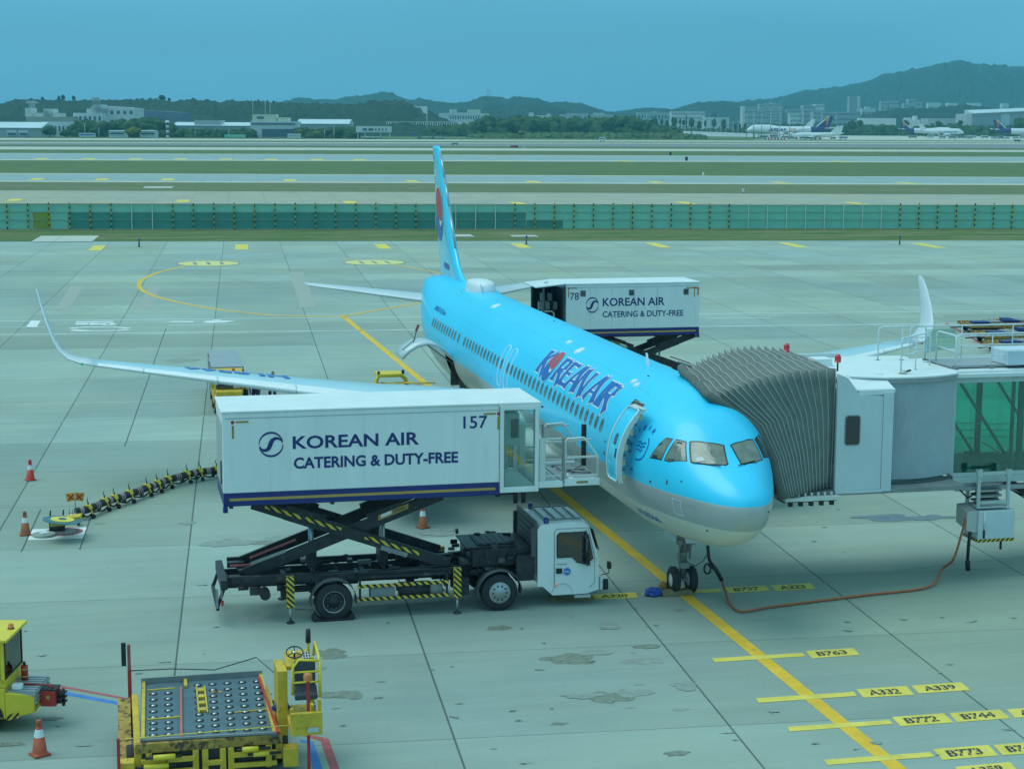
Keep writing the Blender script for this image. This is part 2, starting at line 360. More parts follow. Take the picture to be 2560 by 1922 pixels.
band('taxiway', 509, 476, 513, 487, 'taxi_a', 2)
band('grass_strip', 475.6, 455.2, 486.6, 463, 'grass_dry', 1)
band('taxiway', 455, 433, 463, 443, 'taxi_b', 2); 
band('taxiway_shoulder', 455, 452.3, 463, 460, 'palepave', 3); band('taxiway_shoulder', 434.6, 433, 444.6, 443, 'palepave', 3)
band('taxiway', 401, 383, 407, 392.8, 'taxi_b', 2); band('taxiway_shoulder', 401, 398.6, 407, 404.8, 'palepave', 3); band('taxiway_shoulder', 384.2, 383, 393.8, 392.8, 'palepave', 3)
band('taxiway', 374, 367, 380.4, 375.8, 'palepave', 2); band('runway', 362.2, 357, 371, 361, 'runway', 2); band('runway_shoulder', 357, 355, 361, 359, 'palepave', 2)
band('service_road', 350.3, 345.6, 357.2, 354.6, 'palepave', 2)
# cargo apron on the far right
m = MB(); m.poly([G(2560*1.25, 354.4, .012), G(1880, 349.5, .012), G(2140, 334.5, .012), G(2560*1.25, 339, .012)][::1]); struct('cargo_apron', m, 'palepave')
# ---------------- painted markings
def quadG(mb, pts, lvl): mb.poly([G(*p, .004*lvl) for p in pts])
def lineG(mb, pts, wd, lvl, ref=None):
    P_ = [Vector(p) if len(p) == 3 else G(*p, 0) for p in pts]; z = .004*lvl
    L = []
    for i, p in enumerate(P_):
        d = P_[min(i+1, len(P_)-1)]-P_[max(i-1, 0)]; d.z = 0; d.normalize(); n = Vector((-d.y, d.x, 0))*wd/2; L.append((p+n, p-n))
    vs = [Vector((q.x, q.y, z)) for l in L for q in l]; mb.add(vs, [(2*i, 2*i+1, 2*i+3, 2*i+2) for i in range(len(L)-1)])
def smooth(pts, n=6):
    out = []
    for i in range(len(pts)-1):
        p0, p1, p2, p3 = pts[max(i-1, 0)], pts[i], pts[i+1], pts[min(i+2, len(pts)-1)]
        for k in range(n):
            t = k/n; out.append(tuple(.5*((2*b)+(-a+c)*t+(2*a-5*b+4*c-d)*t*t+(-a+3*b-3*c+d)*t**3) for a, b, c, d in zip(p0, p1, p2, p3)))
    out.append(tuple(pts[-1])); return out
m = MB(); lineG(m, [(76.4, 0, 0), (-60, 0, 0)], .36, 1)
circ = [(595, 650.6), (530, 656), (459, 666.5), (395.6, 681.6), (357.6, 698), (348, 710.8), (354, 725), (392, 742), (449, 756.6), (538, 772.5), (633, 783.5), (700, 789), (856, 791.5)]
cw = [tuple(G(*p)) for p in circ]
lineG(m, smooth(cw, 8), .34, 2); lineG(m, [tuple(G(856, 791)), tuple(G(1047, 758)), tuple(G(1160, 738))], .30, 3)
lineG(m, smooth([tuple(G(*p)) for p in [(860, 648), (930, 655), (989.6, 663), (1099, 683), (1190, 705)]], 6), .30, 2)
struct('taxi_line', m, 'yellowpaint')
m = MB()
for cx_, cy_ in ((521, 659), (936, 656.4)):
    c = G(cx_, cy_); rr = 2.75
    m.m = 1; m.poly([(c.x+rr*1.08*math.cos(t)*1.0, c.y+rr*1.08*math.sin(t), .010) for t in [2*math.pi*k/40 for k in range(40)]])
    m.m = 0; m.poly([(c.x+rr*math.cos(t), c.y+rr*math.sin(t), .014) for t in [2*math.pi*k/40 for k in range(40)]])
    m.m = 1
    for dx in (-1.2, 0, 1.2): m.poly([(c.x-1.5, c.y+dx-.16, .018), (c.x-1.5, c.y+dx+.16, .018), (c.x+1.5, c.y+dx+.16, .018), (c.x+1.5, c.y+dx-.16, .018)])
struct('stand_disc_marking', m, ['yellowfaded', 'midgrey'])
m = MB()
for px, py in [(243, 620), (604, 617.5), (956, 616), (1301, 614), (1644, 613), (1982, 612.5), (2320, 614)]:
    c = G(px, py); m.poly([c+TT*s*3.6+NN*t*.65+Vector((0, 0, .006)) for s, t in ((-1, -1), (1, -1), (1, 1), (-1, 1))])
for px, py, k in [(37, 500.5, 1), (458, 503, 1), (875, 506, 1), (1293, 508.5, 1), (1714, 508, 1), (2139, 509, 1), (93, 448.5, 1), (255, 449, 1), (420, 449.2, 1), (725, 451, 1), (1030, 453.5, 1), (1333, 455, 1), (1641, 456, 1), (1950, 457.5, 1), (2266, 458, 1), (105, 397.5, .8), (222, 397.6, .8), (340, 397.8, .8), (452, 398, .8), (565, 398.5, .8), (678, 399, .8), (793, 399.6, .8), (900, 400.3, .8), (1560, 403.6, .8), (2100, 404.8, .8)]:
    c = G(px, py); s_ = (c-EYE).length/230
    m.poly([c+TT*s*3.4*s_+NN*t*.8*s_+Vector((0, 0, .03)) for s, t in ((-1, -1), (1, -1), (1, 1), (-1, 1))])
struct('edge_marking', m, 'yellowlight')
m = MB(); A = G(0, 625); B = G(2560, 622.5); lineG(m, [tuple(A-(B-A)*.1), tuple(B)], .14, 1); A = G(0, 650); B = G(2560, 647); lineG(m, [tuple(A), tuple(B)], .10, 1); struct('edge_line', m, 'yellowfaded')
# service road
m = MB()
def far2(pl, pr, wd, lvl=1): A = G(*pl); B = G(*pr); lineG(m, [tuple(A-(B-A)*.05), tuple(B+(B-A)*.05)], wd, lvl)
far2((0, 802.5), (2560, 776.5), .16); far2((0, 836.7), (2560, 806.5), .18)
for a, b in [((0, 690), (410, 685)), ((1340, 672), (1900, 664))]: lineG(m, [z4(*a), z4(*b)], .15, 1)
lineG(m, [zt(480, 1165), zt(905, 1163)], .15, 1)
for a, b in [((160, 370), (580, 370)), ((1270, 362), (1680, 360))]: lineG(m, [z7(*a), z7(*b)], .15, 1)
quadG(m, [z4(205, 688), z4(245, 638), z4(320, 638), z4(290, 688)], 2)
for q in [((600, 650), (600, 643), (905, 640), (890, 648)), ((592, 668), (600, 656), (700, 655), (690, 668)), ((700, 668), (710, 655), (800, 657), (790, 668)), ((1290, 648), (1380, 640), (1530, 641), (1530, 649)), ((1650, 640), (1700, 629), (1740, 629), (1760, 640)), ((1600, 648), (1640, 638), (1770, 636), (1865, 640), (1770, 652), (1640, 655))]:
    quadG(m, [z4(*p) for p in q], 2)
def ringG(cx_, cy_, rx, ry, wd, a0=0, a1=360):
    P_ = [tuple(G(*z4(cx_+rx*math.cos(R(a0+(a1-a0)*k/24)), cy_+ry*math.sin(R(a0+(a1-a0)*k/24))))) for k in range(25)]; lineG(m, P_, wd, 2)
ringG(790, 706, 215, 12, .4, 5, 175); ringG(790, 700, 225, 12, .4, 185, 355); ringG(850, 664, 42, 7, .35)
P_ = [z4(560, 722), z4(990, 714)]; lineG(m, P_, .28, 3)
struct('road_marking', m, 'whitepaint')
# pale cross lines left
m = MB(); lineG(m, [z4(0, 1300), z4(1660, 1265)], .10, 1); lineG(m, [z4(0, 556), z4(900, 548)], .12, 1); lineG(m, [z7(130, 72), z7(1180, 66)], .18, 1); struct('worn_line', m, 'palepave')
# stop bars and type boxes
bars = [[(560, 1470), (1105, 1442), (1120, 1463), (575, 1492)]]
m = MB(); quadG(m, [zn_(*p) for p in bars[0]], 1)
for b in [[(843, 517), (1240, 493), (1253, 508), (855, 534)], [(1035, 692), (1465, 664), (1480, 682), (1048, 712)], [(1175, 817), (1620, 787), (1637, 805), (1185, 838)], [(1333, 962), (1800, 928), (1820, 948), (1350, 985)]]: quadG(m, [z3(*p) for p in b], 2)
struct('stop_bar_marking', m, 'yellowlight')
box = [('A320', [zn_(215, 1482), zn_(525, 1465), zn_(540, 1505), zn_(240, 1515)]), ('B737', [zn_(1140, 1432), zn_(1420, 1420), zn_(1455, 1455), zn_(1170, 1472)])]
for t_, q in [('A223', [(1098, 197), (1275, 188), (1302, 213), (1122, 222)]), ('B763', [(1253, 485), (1462, 472), (1492, 502), (1282, 517)]), ('A332', [(1476, 653), (1695, 638), (1731, 677), (1508, 690)]), ('A339', [(1716, 637), (1935, 622), (1977, 656), (1752, 671)]),
    ('B772', [(1632, 775), (1860, 758), (1902, 798), (1670, 815)]), ('B744', [(1882, 757), (2105, 742), (2152, 780), (1920, 797)]), ('A380', [(2135, 741), (2360, 726), (2405, 762), (2172, 778)]), ('B773', [(1812, 915), (2055, 897), (2100, 943), (1855, 963)]), ('B748', [(2077, 897), (2300, 880), (2350, 925), (2120, 942)]), ('A359', [(1908, 993), (2150, 972), (2190, 1015), (1950, 1040)])]:
    box.append((t_, [z3(*p) for p in q]))
m = MB()
for t_, q in box:
    c = [G(*p, .008) for p in q]; m.m = 0; m.poly([c[3], c[2], c[1], c[0]])
    U = c[2]-c[3]; V = ((c[0]-c[3])+(c[1]-c[2]))*.5; o_ = c[3]+U*.17+V*.2; m.m = 1; mbtext(m, t_, o_+Vector((0, 0, .004)), U*.62, V*.6, .035)
    for k in range(4):      # stencil gaps
        a = o_+U*(.62*(k+.5)/4-.006)+V*-.05; m.m = 0; m.poly([a+Vector((0, 0, .008)), a+U*.012+Vector((0, 0, .008)), a+U*.012+V*.7+Vector((0, 0, .008)), a+V*.7+Vector((0, 0, .008))])
struct('aircraft_type_marking', m, ['yellowlight', 'textblack'])
m = MB(); quadG(m, [z3(110, 250), z3(310, 238), z3(335, 262), z3(130, 275)], 1); struct('worn_type_marking', m, mk('brownpaint', (.36, .30, .16), .8, nz=.3, sc_=5) and 'brownpaint')
m = MB(); m.m = 0; quadG(m, [zb(205, 522), zb(785, 634), zb(785, 651), zb(205, 545)], 1); quadG(m, [zb(1845, 855), zb(1925, 865), zb(1995, 1070), zb(1930, 1070), zb(1890, 878), zb(1845, 870)], 1)
m.m = 1; quadG(m, [zb(195, 488), zb(790, 600), zb(790, 612), zb(195, 502)], 1); quadG(m, [zb(1850, 815), zb(2020, 848), zb(2105, 1085), zb(2045, 1085), zb(1970, 862), zb(1850, 828)], 1)
quadG(m, [z7(1690, 405), z7(1715, 405), z7(2070, 605), z7(2045, 605)], 2); quadG(m, [z7(1970, 405), z7(1990, 405), z7(2120, 432), z7(2095, 432)], 2)
struct('boundary_line', m, ['bluepaint', 'redpaint'])
m = MB(); quadG(m, [zl(300, 820), zl(800, 800), zl(765, 905), zl(255, 920)], 1); struct('pit_marking', m, 'whitepaint')
# oil stains and patches
mk('stain', (.19, .215, .175), .75, nz=.25, sc_=6); mk('stainlight', (.255, .295, .265), .7, nz=.15, sc_=4); mk('patch', (.36, .37, .32), .75, nz=.06); mk('wet', (.14, .16, .17), .35, nz=.3, sc_=3)
def blob(mb, c, rx, ry, lvl, seed, n=26, rough=.3):
    ps = []
    for k in range(n):
        t = 2*math.pi*k/n; q = 1+rough*noise.noise(Vector((math.cos(t)*1.5+seed*9.1, math.sin(t)*1.5, seed)))*2+rough*.5*noise.noise(Vector((math.cos(t)*5+seed*9.1, math.sin(t)*5, seed)))
        ps.append(c+TT*(rx*q*math.cos(t))+NN*(ry*q*math.sin(t))+Vector((0, 0, .004*lvl)))
    mb.poly(ps)
m = MB(); k = 0
for (x, y), rx, ry, mi in [(z3(235, 522), .45, .55, 0), (z3(190, 518), .2, .5, 0), (z3(335, 493), .22, .35, 1), (z3(555, 468), .16, .28, 0), (z3(550, 530), .3, .5, 1), (z3(390, 690), .4, .5, 0), (z3(490, 672), .3, .4, 1), (z3(725, 640), .35, .3, 1), (z3(270, 682), .2, .4, 1), (z3(697, 742), .1, .2, 1), (z3(172, 805), .1, .2, 0), (z3(687, 936), .15, .3, 0), (z3(1565, 890), .1, .15, 1), (z3(395, 375), .3, .3, 1), (z3(480, 735), .06, .15, 1), (z3(520, 632), .08, .12, 1),
    (z4(1440, 950), .7, .9, 1), (zl(2100, 945), .5, .8, 1), (zl(1730, 763), .2, .25, 1), ((680+660/4.589, 1560+320/4.589), .3, .35, 0), ((680+700/4.589, 1560+370/4.589), .22, .28, 0), (zb(2150, 580), .3, .3, 0), (zb(320, 728), .12, .2, 0), (zb(70, 885), .12, .25, 0), ((565*1.1573, 1172*1.1573), .3, .5, 0), ((1080*1.1573, 1356*1.1573), .2, .35, 0), ((675*1.1573, 1443*1.1573), .2, .3, 1), ((715*1.1573, 1500*1.1573), .2, .35, 0), ((945*1.1573, 1150*1.1573), .5, .6, 1),
    ((745*1.1573, 1500*1.1573), .25, .3, 0), ((620*1.1573, 1162*1.1573), .4, .6, 1), ((1920*1.1573, 1118*1.1573), .45, 1.1, 2), ((2010*1.1573, 1118*1.1573), .35, .8, 2)]:
    k += 1; m.m = mi; blob(m, G(x, y), rx, ry, 1+(k % 5)*.5, k)
random.seed(3)
for i in range(80):
    x = random.uniform(-300, 2700); y = random.choice([random.uniform(1250, 1900), random.uniform(1500, 1920)]); m.m = random.choice((0, 1, 1)); blob(m, G(x, y), random.uniform(.02, .07), random.uniform(.03, .15), 4+(i % 7)*.3, i+50, 14, .9)
struct('oil_stains', m, ['stain', 'stainlight', 'wet'])
m = MB()
for q in [[(560, 365), (665, 365), (530, 560), (430, 560)], [(1180, 355), (1270, 355), (1195, 550), (1080, 550)]]: quadG(m, [z4(*p) for p in q], 1)
quadG(m, [zt(60, 845), zt(150, 845), zt(228, 1070), zt(130, 1070)], 1)
struct('pavement_patch', m, 'patch')
m = MB()     # extra half-lane joints and cable slot
for a, b in [(z4(1310, 700), z4(985, 1630)), (zl(375, 640), zl(195, 1030))]: lineG(m, [a, b], .035, 3)
lineG(m, [zl(840, 700), zl(735, 1010)], .035, 3)
struct('pavement_joint', m, 'darkgrey')
m = MB()     # tyre marks
for pts_, w_ in [([(0, 668), (350, 672), (760, 690), (1090, 730)], .35), ([(0, 676), (380, 684), (700, 712), (880, 752)], .3), ([(420, 660), (700, 672), (1000, 700)], .25), ([(1500, 660), (1900, 668), (2300, 690), (2560, 705)], .3), ([(1500, 672), (1850, 686), (2200, 716)], .3), ([(0, 1060), (500, 1040), (1000, 1030)], .2), ([(1900, 1500), (2150, 1440), (2560, 1390)], .14)]:
    lineG(m, smooth([tuple(G(*p)) for p in pts_], 8), w_, .6)
struct('tyre_mark', m, mk('tyremark', (.285, .33, .305), .8, nz=.12, sc_=1.2) and 'tyremark')
m = MB()
for (x, y), a_, b_ in [((1155*1.0, 590), 2.2, 1.2), ((396, 469), 4.5, 2.8), ((165, 598), 5, 3.2), ((1310, 591), 1.5, 1.5)]:
    c = G(x, y); m.poly([c+TT*s*a_+NN*t*b_+Vector((0, 0, .05)) for s, t in ((-1, -1), (1, -1), (1, 1), (-1, 1))])
struct('drain_slab', m, 'palepave')
# taxiway edge lights / markers: tiny posts
for i, (px, py, h, c_) in enumerate([(348, 618, .7, 'blue'), (1316, 612, .8, 'blue'), (2249, 612, .8, 'blue')]):
    c = G(px, py); m = MB(); m.cyl(c, c+Vector((0, 0, h)), .09, .07, 8); m.m = 1; m.lathe([(.02, 0), (.11, .03), (.11, .14), (.02, .2)], tuple(c+Vector((0, 0, h))), n=8)
    tag(m.build('edge_light', ['darkgrey', c_], loc=tuple(c)), ['blue edge light post nearest the left end of the far apron edge', 'blue edge light post right of the tail fin at the apron edge', 'blue edge light post at the apron edge on the right side'][i], 'edge light', 'apron edge lights')
for i, (px, py, h, c_, s_, lab) in enumerate([(1716, 403, 1.5, 'black', .85, 'black square marker board standing beside the far taxiway'), (1758, 441, 1.0, 'whitepaint', .32, 'white marker post on the grass between two taxiways'), (1858, 483, .85, 'whitepaint', .25, 'white marker post in the dry grass right of the tail fin'), (1676, 389.5, 1.5, 'black', .8, 'small dark marker board beyond the far taxiway')]):
    c = G(px, py); m = MB(); m.bb(c.x-.2, c.x+.2, c.y-s_/2, c.y+s_/2, .15, h); m.m = 1; m.bb(c.x-.08, c.x+.08, c.y-.1, c.y+.1, 0, .15)
    tag(m.build('marker_board', [c_, 'darkgrey'], loc=tuple(c)), lab, 'marker')
c = G(1284, 370.2); m = MB(); m.bb(c.x-.2, c.x+.2, c.y-1.6, c.y+1.6, .15, 1.25); m.m = 1; m.bb(c.x-.18, c.x+.18, c.y-2.3, c.y-1.605, .15, 1.25); m.bb(c.x-.1, c.x+.1, c.y-1.5, c.y-1.4, 0, .15); m.bb(c.x-.1, c.x+.1, c.y+1.4, c.y+1.5, 0, .15)
tag(m.build('guidance_sign', ['red', 'black'], loc=tuple(c)), 'red runway guidance sign with black end panel on the far grass', 'sign')
c = G(1310, 370.2); m = MB(); m.bb(c.x-.2, c.x+.2, c.y-.9, c.y+.9, .15, 1.1); m.bb(c.x-.1, c.x+.1, c.y-.1, c.y+.1, 0, .15); tag(m.build('guidance_sign', ['whitepaint'], loc=tuple(c)), 'small white guidance sign just right of the red one', 'sign')
# ---------------- blast fence
FA = G(0, 574.6); FB = G(2560, 572.4); fd = (FB-FA); FL = fd.length; fd.normalize(); fn = Vector((-fd.y, fd.x, 0))
fence = thing('blast_fence', 'long green panel fence with yellow and black striped posts beyond the apron', 'fence', tuple(FA))
mk('fencegreen', (.26, .60, .46), .5, nz=.06, sc_=.3); mk('fencedark', (.07, .29, .24), .45, nz=.10, sc_=.3); mk('fenceyellow', (.30, .36, .07), .5)
for i in range(-3, 60):
    p = FA+fd*(i*2.42+.9) - fn*0
    m = MB(); q0 = p-fn*.18; m.beam(q0, q0+Vector((0, 0, 3.05)), .13, .10, up=fd); m.s = True; m.lathe([(.02, 0), (.09, .03), (.09, .12), (.03, .17)], tuple(q0+Vector((0, 0, 3.05))), n=8)
    faded = (i in (6, 7)) or (21 <= i <= 24) or (i in (37, 38, 39, 40, 41, 42, 43, 44))
    m.build('post', 'offwhite' if faded else 'hazardpost', fence)
def fpanel(nm, x0, x1, z0, z1, mat_, off=0.0):
    m = MB(); a = FA+fd*x0; b = FA+fd*x1; o_ = fn*(.02+off); m.hexa([a+o_+Vector((0, 0, z0)), b+o_+Vector((0, 0, z0)), b+o_+fn*.04+Vector((0, 0, z0)), a+o_+fn*.04+Vector((0, 0, z0)), a+o_+Vector((0, 0, z1)), b+o_+Vector((0, 0, z1)), b+o_+fn*.04+Vector((0, 0, z1)), a+o_+fn*.04+Vector((0, 0, z1))]); return m.build(nm, mat_, fence)
kx = FL/2560
fpanel('panel', -8, 77*kx, .1, 2.95, 'fencegreen'); fpanel('lower_panel', 78*kx, 120*kx, .1, 2.1, 'fenceyellow'); fpanel('panel', 78*kx, 160*kx, 2.12, 2.95, 'fencegreen'); fpanel('lower_panel', 121*kx, 160*kx, .1, 2.1, 'fencegreen')
fpanel('lower_panel', 161*kx, 1275*kx, .1, 2.02, 'fencedark'); fpanel('panel', 161*kx, 1275*kx, 2.03, 2.95, 'fencegreen')
fpanel('lower_panel', 1276*kx, 1368*kx, .1, 1.1, 'fencedark'); fpanel('panel', 1276*kx, 1368*kx, 1.12, 2.95, 'fencegreen'); fpanel('panel', 1369*kx, FL+10, .1, 2.95, 'fencegreen')
m = MB()
for z in (1.15, 2.1, 2.98, .08): m.beam(FA-fd*8-fn*.06+Vector((0, 0, z)), FB+fd*10-fn*.06+Vector((0, 0, z)), .05, .05)
m.build('rail', 'corrug', fence)
# ================================================================== AIRLINER
ZC=3.85
# a, top, bottom, halfwidth, zmid  (relative to ZC)
ST=[(0,-.45,-.45,0,-.45),(.03,-.27,-.66,.19,-.45),(.1,-.14,-.82,.34,-.45),(.25,.0,-1.02,.52,-.44),(.5,.17,-1.23,.72,-.42),(1,.42,-1.5,.98,-.37),(1.4,.64,-1.64,1.15,-.32),(1.8,.92,-1.74,1.3,-.28),
(2.2,1.22,-1.81,1.44,-.23),(2.6,1.46,-1.86,1.56,-.18),(3,1.63,-1.91,1.67,-.14),(3.5,1.79,-1.97,1.78,-.09),(4,1.91,-2.02,1.86,-.05),(4.6,2.0,-2.05,1.93,-.02),(5.3,2.06,-2.07,1.97,0),(6,2.07,-2.07,1.975,0),
(31,2.07,-2.07,1.975,0),(32.5,2.07,-2.03,1.97,.0),(34,2.07,-1.84,1.93,.05),(36,2.06,-1.38,1.76,.22),(38,2.02,-.83,1.46,.48),(40,1.94,-.25,1.1,.76),(42,1.78,.35,.68,1.03),(43.4,1.6,.78,.38,1.16),(44.2,1.42,1.0,.2,1.2)]
def _h(p,i,x):
    # monotone-ish catmull interpolation of column i
    n=len(p)
    k=0
    while k<n-2 and x>p[k+1][0]: k+=1
    x0,x1=p[k][0],p[k+1][0]; t=(x-x0)/(x1-x0); y0,y1=p[k][i],p[k+1][i]; d=(y1-y0)/(x1-x0)
    def sl(j):
        if j<=0 or j>=n-1: return None
        a=(p[j][i]-p[j-1][i])/(p[j][0]-p[j-1][0]); b=(p[j+1][i]-p[j][i])/(p[j+1][0]-p[j][0])
        return 0 if a*b<=0 else 2*a*b/(a+b)
    m0=sl(k); m1=sl(k+1)
    if m0 is None: m0=d
    if m1 is None: m1=d
    h=x1-x0
    return (2*t**3-3*t*t+1)*y0+(t**3-2*t*t+t)*h*m0+(-2*t**3+3*t*t)*y1+(t**3-t*t)*h*m1
def sec(a):
    if a<.03:
        f=math.sqrt(max(a,0)/.03); s=ST[1]; return tuple(-.45+(s[i]+.45)*f for i in (1,2))+(s[3]*f,-.45)
    return tuple(_h(ST,i,a) for i in (1,2,3,4))
def fp(a,th,off=0.):
    t,b,w,m=sec(a); c,s=math.cos(th),math.sin(th)
    h=(t-m) if s>=0 else (m-b)
    y=w*c;z=m+h*s
    if off:
        ny,nz=c/max(w,.01),s/max(h,.01); l=math.hypot(ny,nz); y+=ny/l*off; z+=nz/l*off
    return (a,y,ZC+z)
def thz(a, zz):
    t, b, w_, m_ = sec(a); v = zz-ZC-m_; h = (t-m_) if v > 0 else (m_-b); return math.asin(max(-1, min(1, v/h)))
def fpz(a, zz, off=0.0, side=1):
    p = fp(a, thz(a, zz), off); return Vector((p[0], p[1]*side, p[2]))
def cast(px, py):
    d = ray(px, py)
    def F(k):
        q = EYE+d*k
        if q.x < 0 or q.x > 44.2: return 9.
        t, b, w_, m_ = sec(q.x); zz = q.z-ZC; h = (t-m_) if zz > m_ else (m_-b)
        return (q.y/max(w_, 1e-3))**2+((zz-m_)/max(h, 1e-3))**2-1
    k = 34.
    while F(k) > 0 and k < 95: k += .05
    a, b = k-.05, k
    for _ in range(20):
        c = (a+b)/2
        if F(c) < 0: b = c
        else: a = c
    return EYE+d*b
def fuselage_material():
    m = bpy.data.materials.new('livery'); m.use_nodes = True; t = m.node_tree; t.nodes.clear(); L = t.links.new
    o = N(t, 'ShaderNodeOutputMaterial'); b = N(t, 'ShaderNodeBsdfPrincipled'); L(b.outputs[0], o.inputs[0])
    c = N(t, 'ShaderNodeTexCoord'); s = N(t, 'ShaderNodeSeparateXYZ'); L(c.outputs['Object'], s.inputs[0])
    r = N(t, 'ShaderNodeValToRGB'); r.color_ramp.interpolation = 'CONSTANT'; k = N(t, 'ShaderNodeMath', operation='DIVIDE'); k.inputs[1].default_value = 10; L(s.outputs['Z'], k.inputs[0]); L(k.outputs[0], r.inputs[0])
    e = r.color_ramp.elements; e[0].position = 0; e[0].color = (.72, .70, .60, 1); e[1].position = .348; e[1].color = (.028, .62, .94, 1); q = e.new(.285); q.color = (.47, .50, .50, 1)
    n = N(t, 'ShaderNodeTexNoise'); n.inputs['Scale'].default_value = .7; n.inputs['Detail'].default_value = 7; mp_ = N(t, 'ShaderNodeMapping'); mp_.inputs['Scale'].default_value = (.35, 1, 1.4); L(c.outputs['Object'], mp_.inputs[0]); L(mp_.outputs[0], n.inputs['Vector'])
    mr_ = N(t, 'ShaderNodeMapRange'); mr_.inputs[1].default_value = .3; mr_.inputs[2].default_value = .7; mr_.inputs[3].default_value = .95; mr_.inputs[4].default_value = 1.04; L(n.outputs[0], mr_.inputs[0])
    # seams
    fr = N(t, 'ShaderNodeMath', operation='PINGPONG'); fr.inputs[1].default_value = 1.33; L(s.outputs['X'], fr.inputs[0])
    ms = N(t, 'ShaderNodeMapRange'); ms.inputs[1].default_value = .003; ms.inputs[2].default_value = .010; ms.inputs[3].default_value = .80; ms.inputs[4].default_value = 1; L(fr.outputs[0], ms.inputs[0])
    mm = N(t, 'ShaderNodeMath', operation='MULTIPLY'); L(mr_.outputs[0], mm.inputs[0]); L(ms.outputs[0], mm.inputs[1])
    x = N(t, 'ShaderNodeMix', data_type='RGBA', blend_type='MULTIPLY'); x.inputs[0].default_value = 1; L(r.outputs[0], x.inputs[6]); L(mm.outputs[0], x.inputs[7]); L(x.outputs[2], b.inputs['Base Color'])
    # metallic only in the silver band
    g1 = N(t, 'ShaderNodeMath', operation='LESS_THAN'); g1.inputs[1].default_value = 3.48; L(s.outputs['Z'], g1.inputs[0]); g2 = N(t, 'ShaderNodeMath', operation='GREATER_THAN'); g2.inputs[1].default_value = 2.85; L(s.outputs['Z'], g2.inputs[0])
    g = N(t, 'ShaderNodeMath', operation='MULTIPLY'); L(g1.outputs[0], g.inputs[0]); L(g2.outputs[0], g.inputs[1]); gg = N(t, 'ShaderNodeMath', operation='MULTIPLY'); gg.inputs[1].default_value = .25; L(g.outputs[0], gg.inputs[0]); L(gg.outputs[0], b.inputs['Metallic'])
    b.inputs['Roughness'].default_value = .40; b.inputs['Coat Weight'].default_value = .22; b.inputs['Coat Roughness'].default_value = .10
    MATS['livery'] = m
fuselage_material()
air = thing('airliner', 'large light blue airliner with silver belly parked at the boarding bridge', 'airplane', (0, 0, 0))
# stations
av = [.0, .008, .02, .03, .05, .08, .12, .17, .23, .3, .38, .47, .57, .68, .8]; a = .95
while a < 6: av.append(round(a, 3)); a += .15
while a < 44.2: av.append(round(a, 3)); a += .28
av.append(44.2)
for x in (4.70, 5.55, 28.0, 29.7): av.append(x)
av = sorted(set(av))
NT = 96
ths = [2*math.pi*k/NT for k in range(NT)]
def inhole(a, t):
    tt = t if t < math.pi else t-2*math.pi
    z = fp(a, tt)[2]
    if 4.70 <= a <= 5.55 and abs(tt) < math.pi/2 and 3.42 < z < 5.36: return True
    if 28.0 <= a <= 29.7 and R(-46) < tt < R(-8): return True
    return False
m = MB(); m.s = True
grid = [[fp(a, t) for t in ths] for a in av]
m.v = [p for r_ in grid for p in r_]
for i in range(len(av)-1):
    for k in range(NT):
        am = (av[i]+av[i+1])/2; tm = ths[k]+math.pi/NT
        if inhole(am, tm): continue
        m.f.append([i*NT+k, i*NT+(k+1) % NT, (i+1)*NT+(k+1) % NT, (i+1)*NT+k]); m.mi.append(0); m.sm.append(True)
m.f.append([k for k in range(NT)][::-1]); m.f.append([(len(av)-1)*NT+k for k in range(NT)]); m.mi += [0, 0]; m.sm += [False, False]
# cavities
fus = None
m2 = MB()
fus = m.build('fuselage', ['livery'], air)
m = MB()
for x in (4.655, 5.565):     # reveal walls follow the skin
    m.prism([(x, .3, 3.38)]+[tuple(Vector(fpz(x, z, -.03))) for z in (3.38, 3.7, 4.1, 4.5, 4.9, 5.2, 5.4)]+[(x, .3, 5.5)], (.03, 0, 0))
m.bb(4.66, 5.6, -.6, 1.80, 3.32, 3.40); m.bb(4.6, 5.65, -.65, -.6, 3.3, 5.5); m.bb(4.69, 5.56, .3, 1.10, 5.40, 5.44); m.m = 1; m.bb(4.72, 5.53, -.2, .0, 3.4, 5.2)
m.build('door_recess', ['offwhite', 'darkgrey'], air)
m = MB(); m.bb(27.95, 29.75, -1.2, .2, 2.0, 3.6); m.bb(27.9, 27.95, -.2, 1.7, 2.2, 3.55); m.bb(29.75, 29.8, -.2, 1.7, 2.2, 3.55); m.bb(27.9, 29.8, -.2, 1.35, 2.3, 2.36); m.bb(27.9, 29.8, -.2, 1.8, 3.60, 3.64); m.build('cargo_hold', 'darkgrey', air)
def ruled(mb, pts2, fn_, maxl=.18):
    """fill polygon (a,z)-like 2-D points, densify, map by fn_(x,y)"""
    bm = bmesh.new(); vs = [bm.verts.new((p[0], p[1], 0)) for p in pts2]; bm.faces.new(vs)
    bmesh.ops.triangulate(bm, faces=bm.faces[:])
    for _ in range(4):
        es = [e for e in bm.edges if e.calc_length() > maxl]
        if not es: break
        bmesh.ops.subdivide_edges(bm, edges=es, cuts=1); bmesh.ops.triangulate(bm, faces=[f for f in bm.faces if len(f.verts) > 3])
    bm.verts.index_update(); mb.add([fn_(v.co.x, v.co.y) for v in bm.verts], [tuple(v.index for v in f.verts) for f in bm.faces]); bm.free()
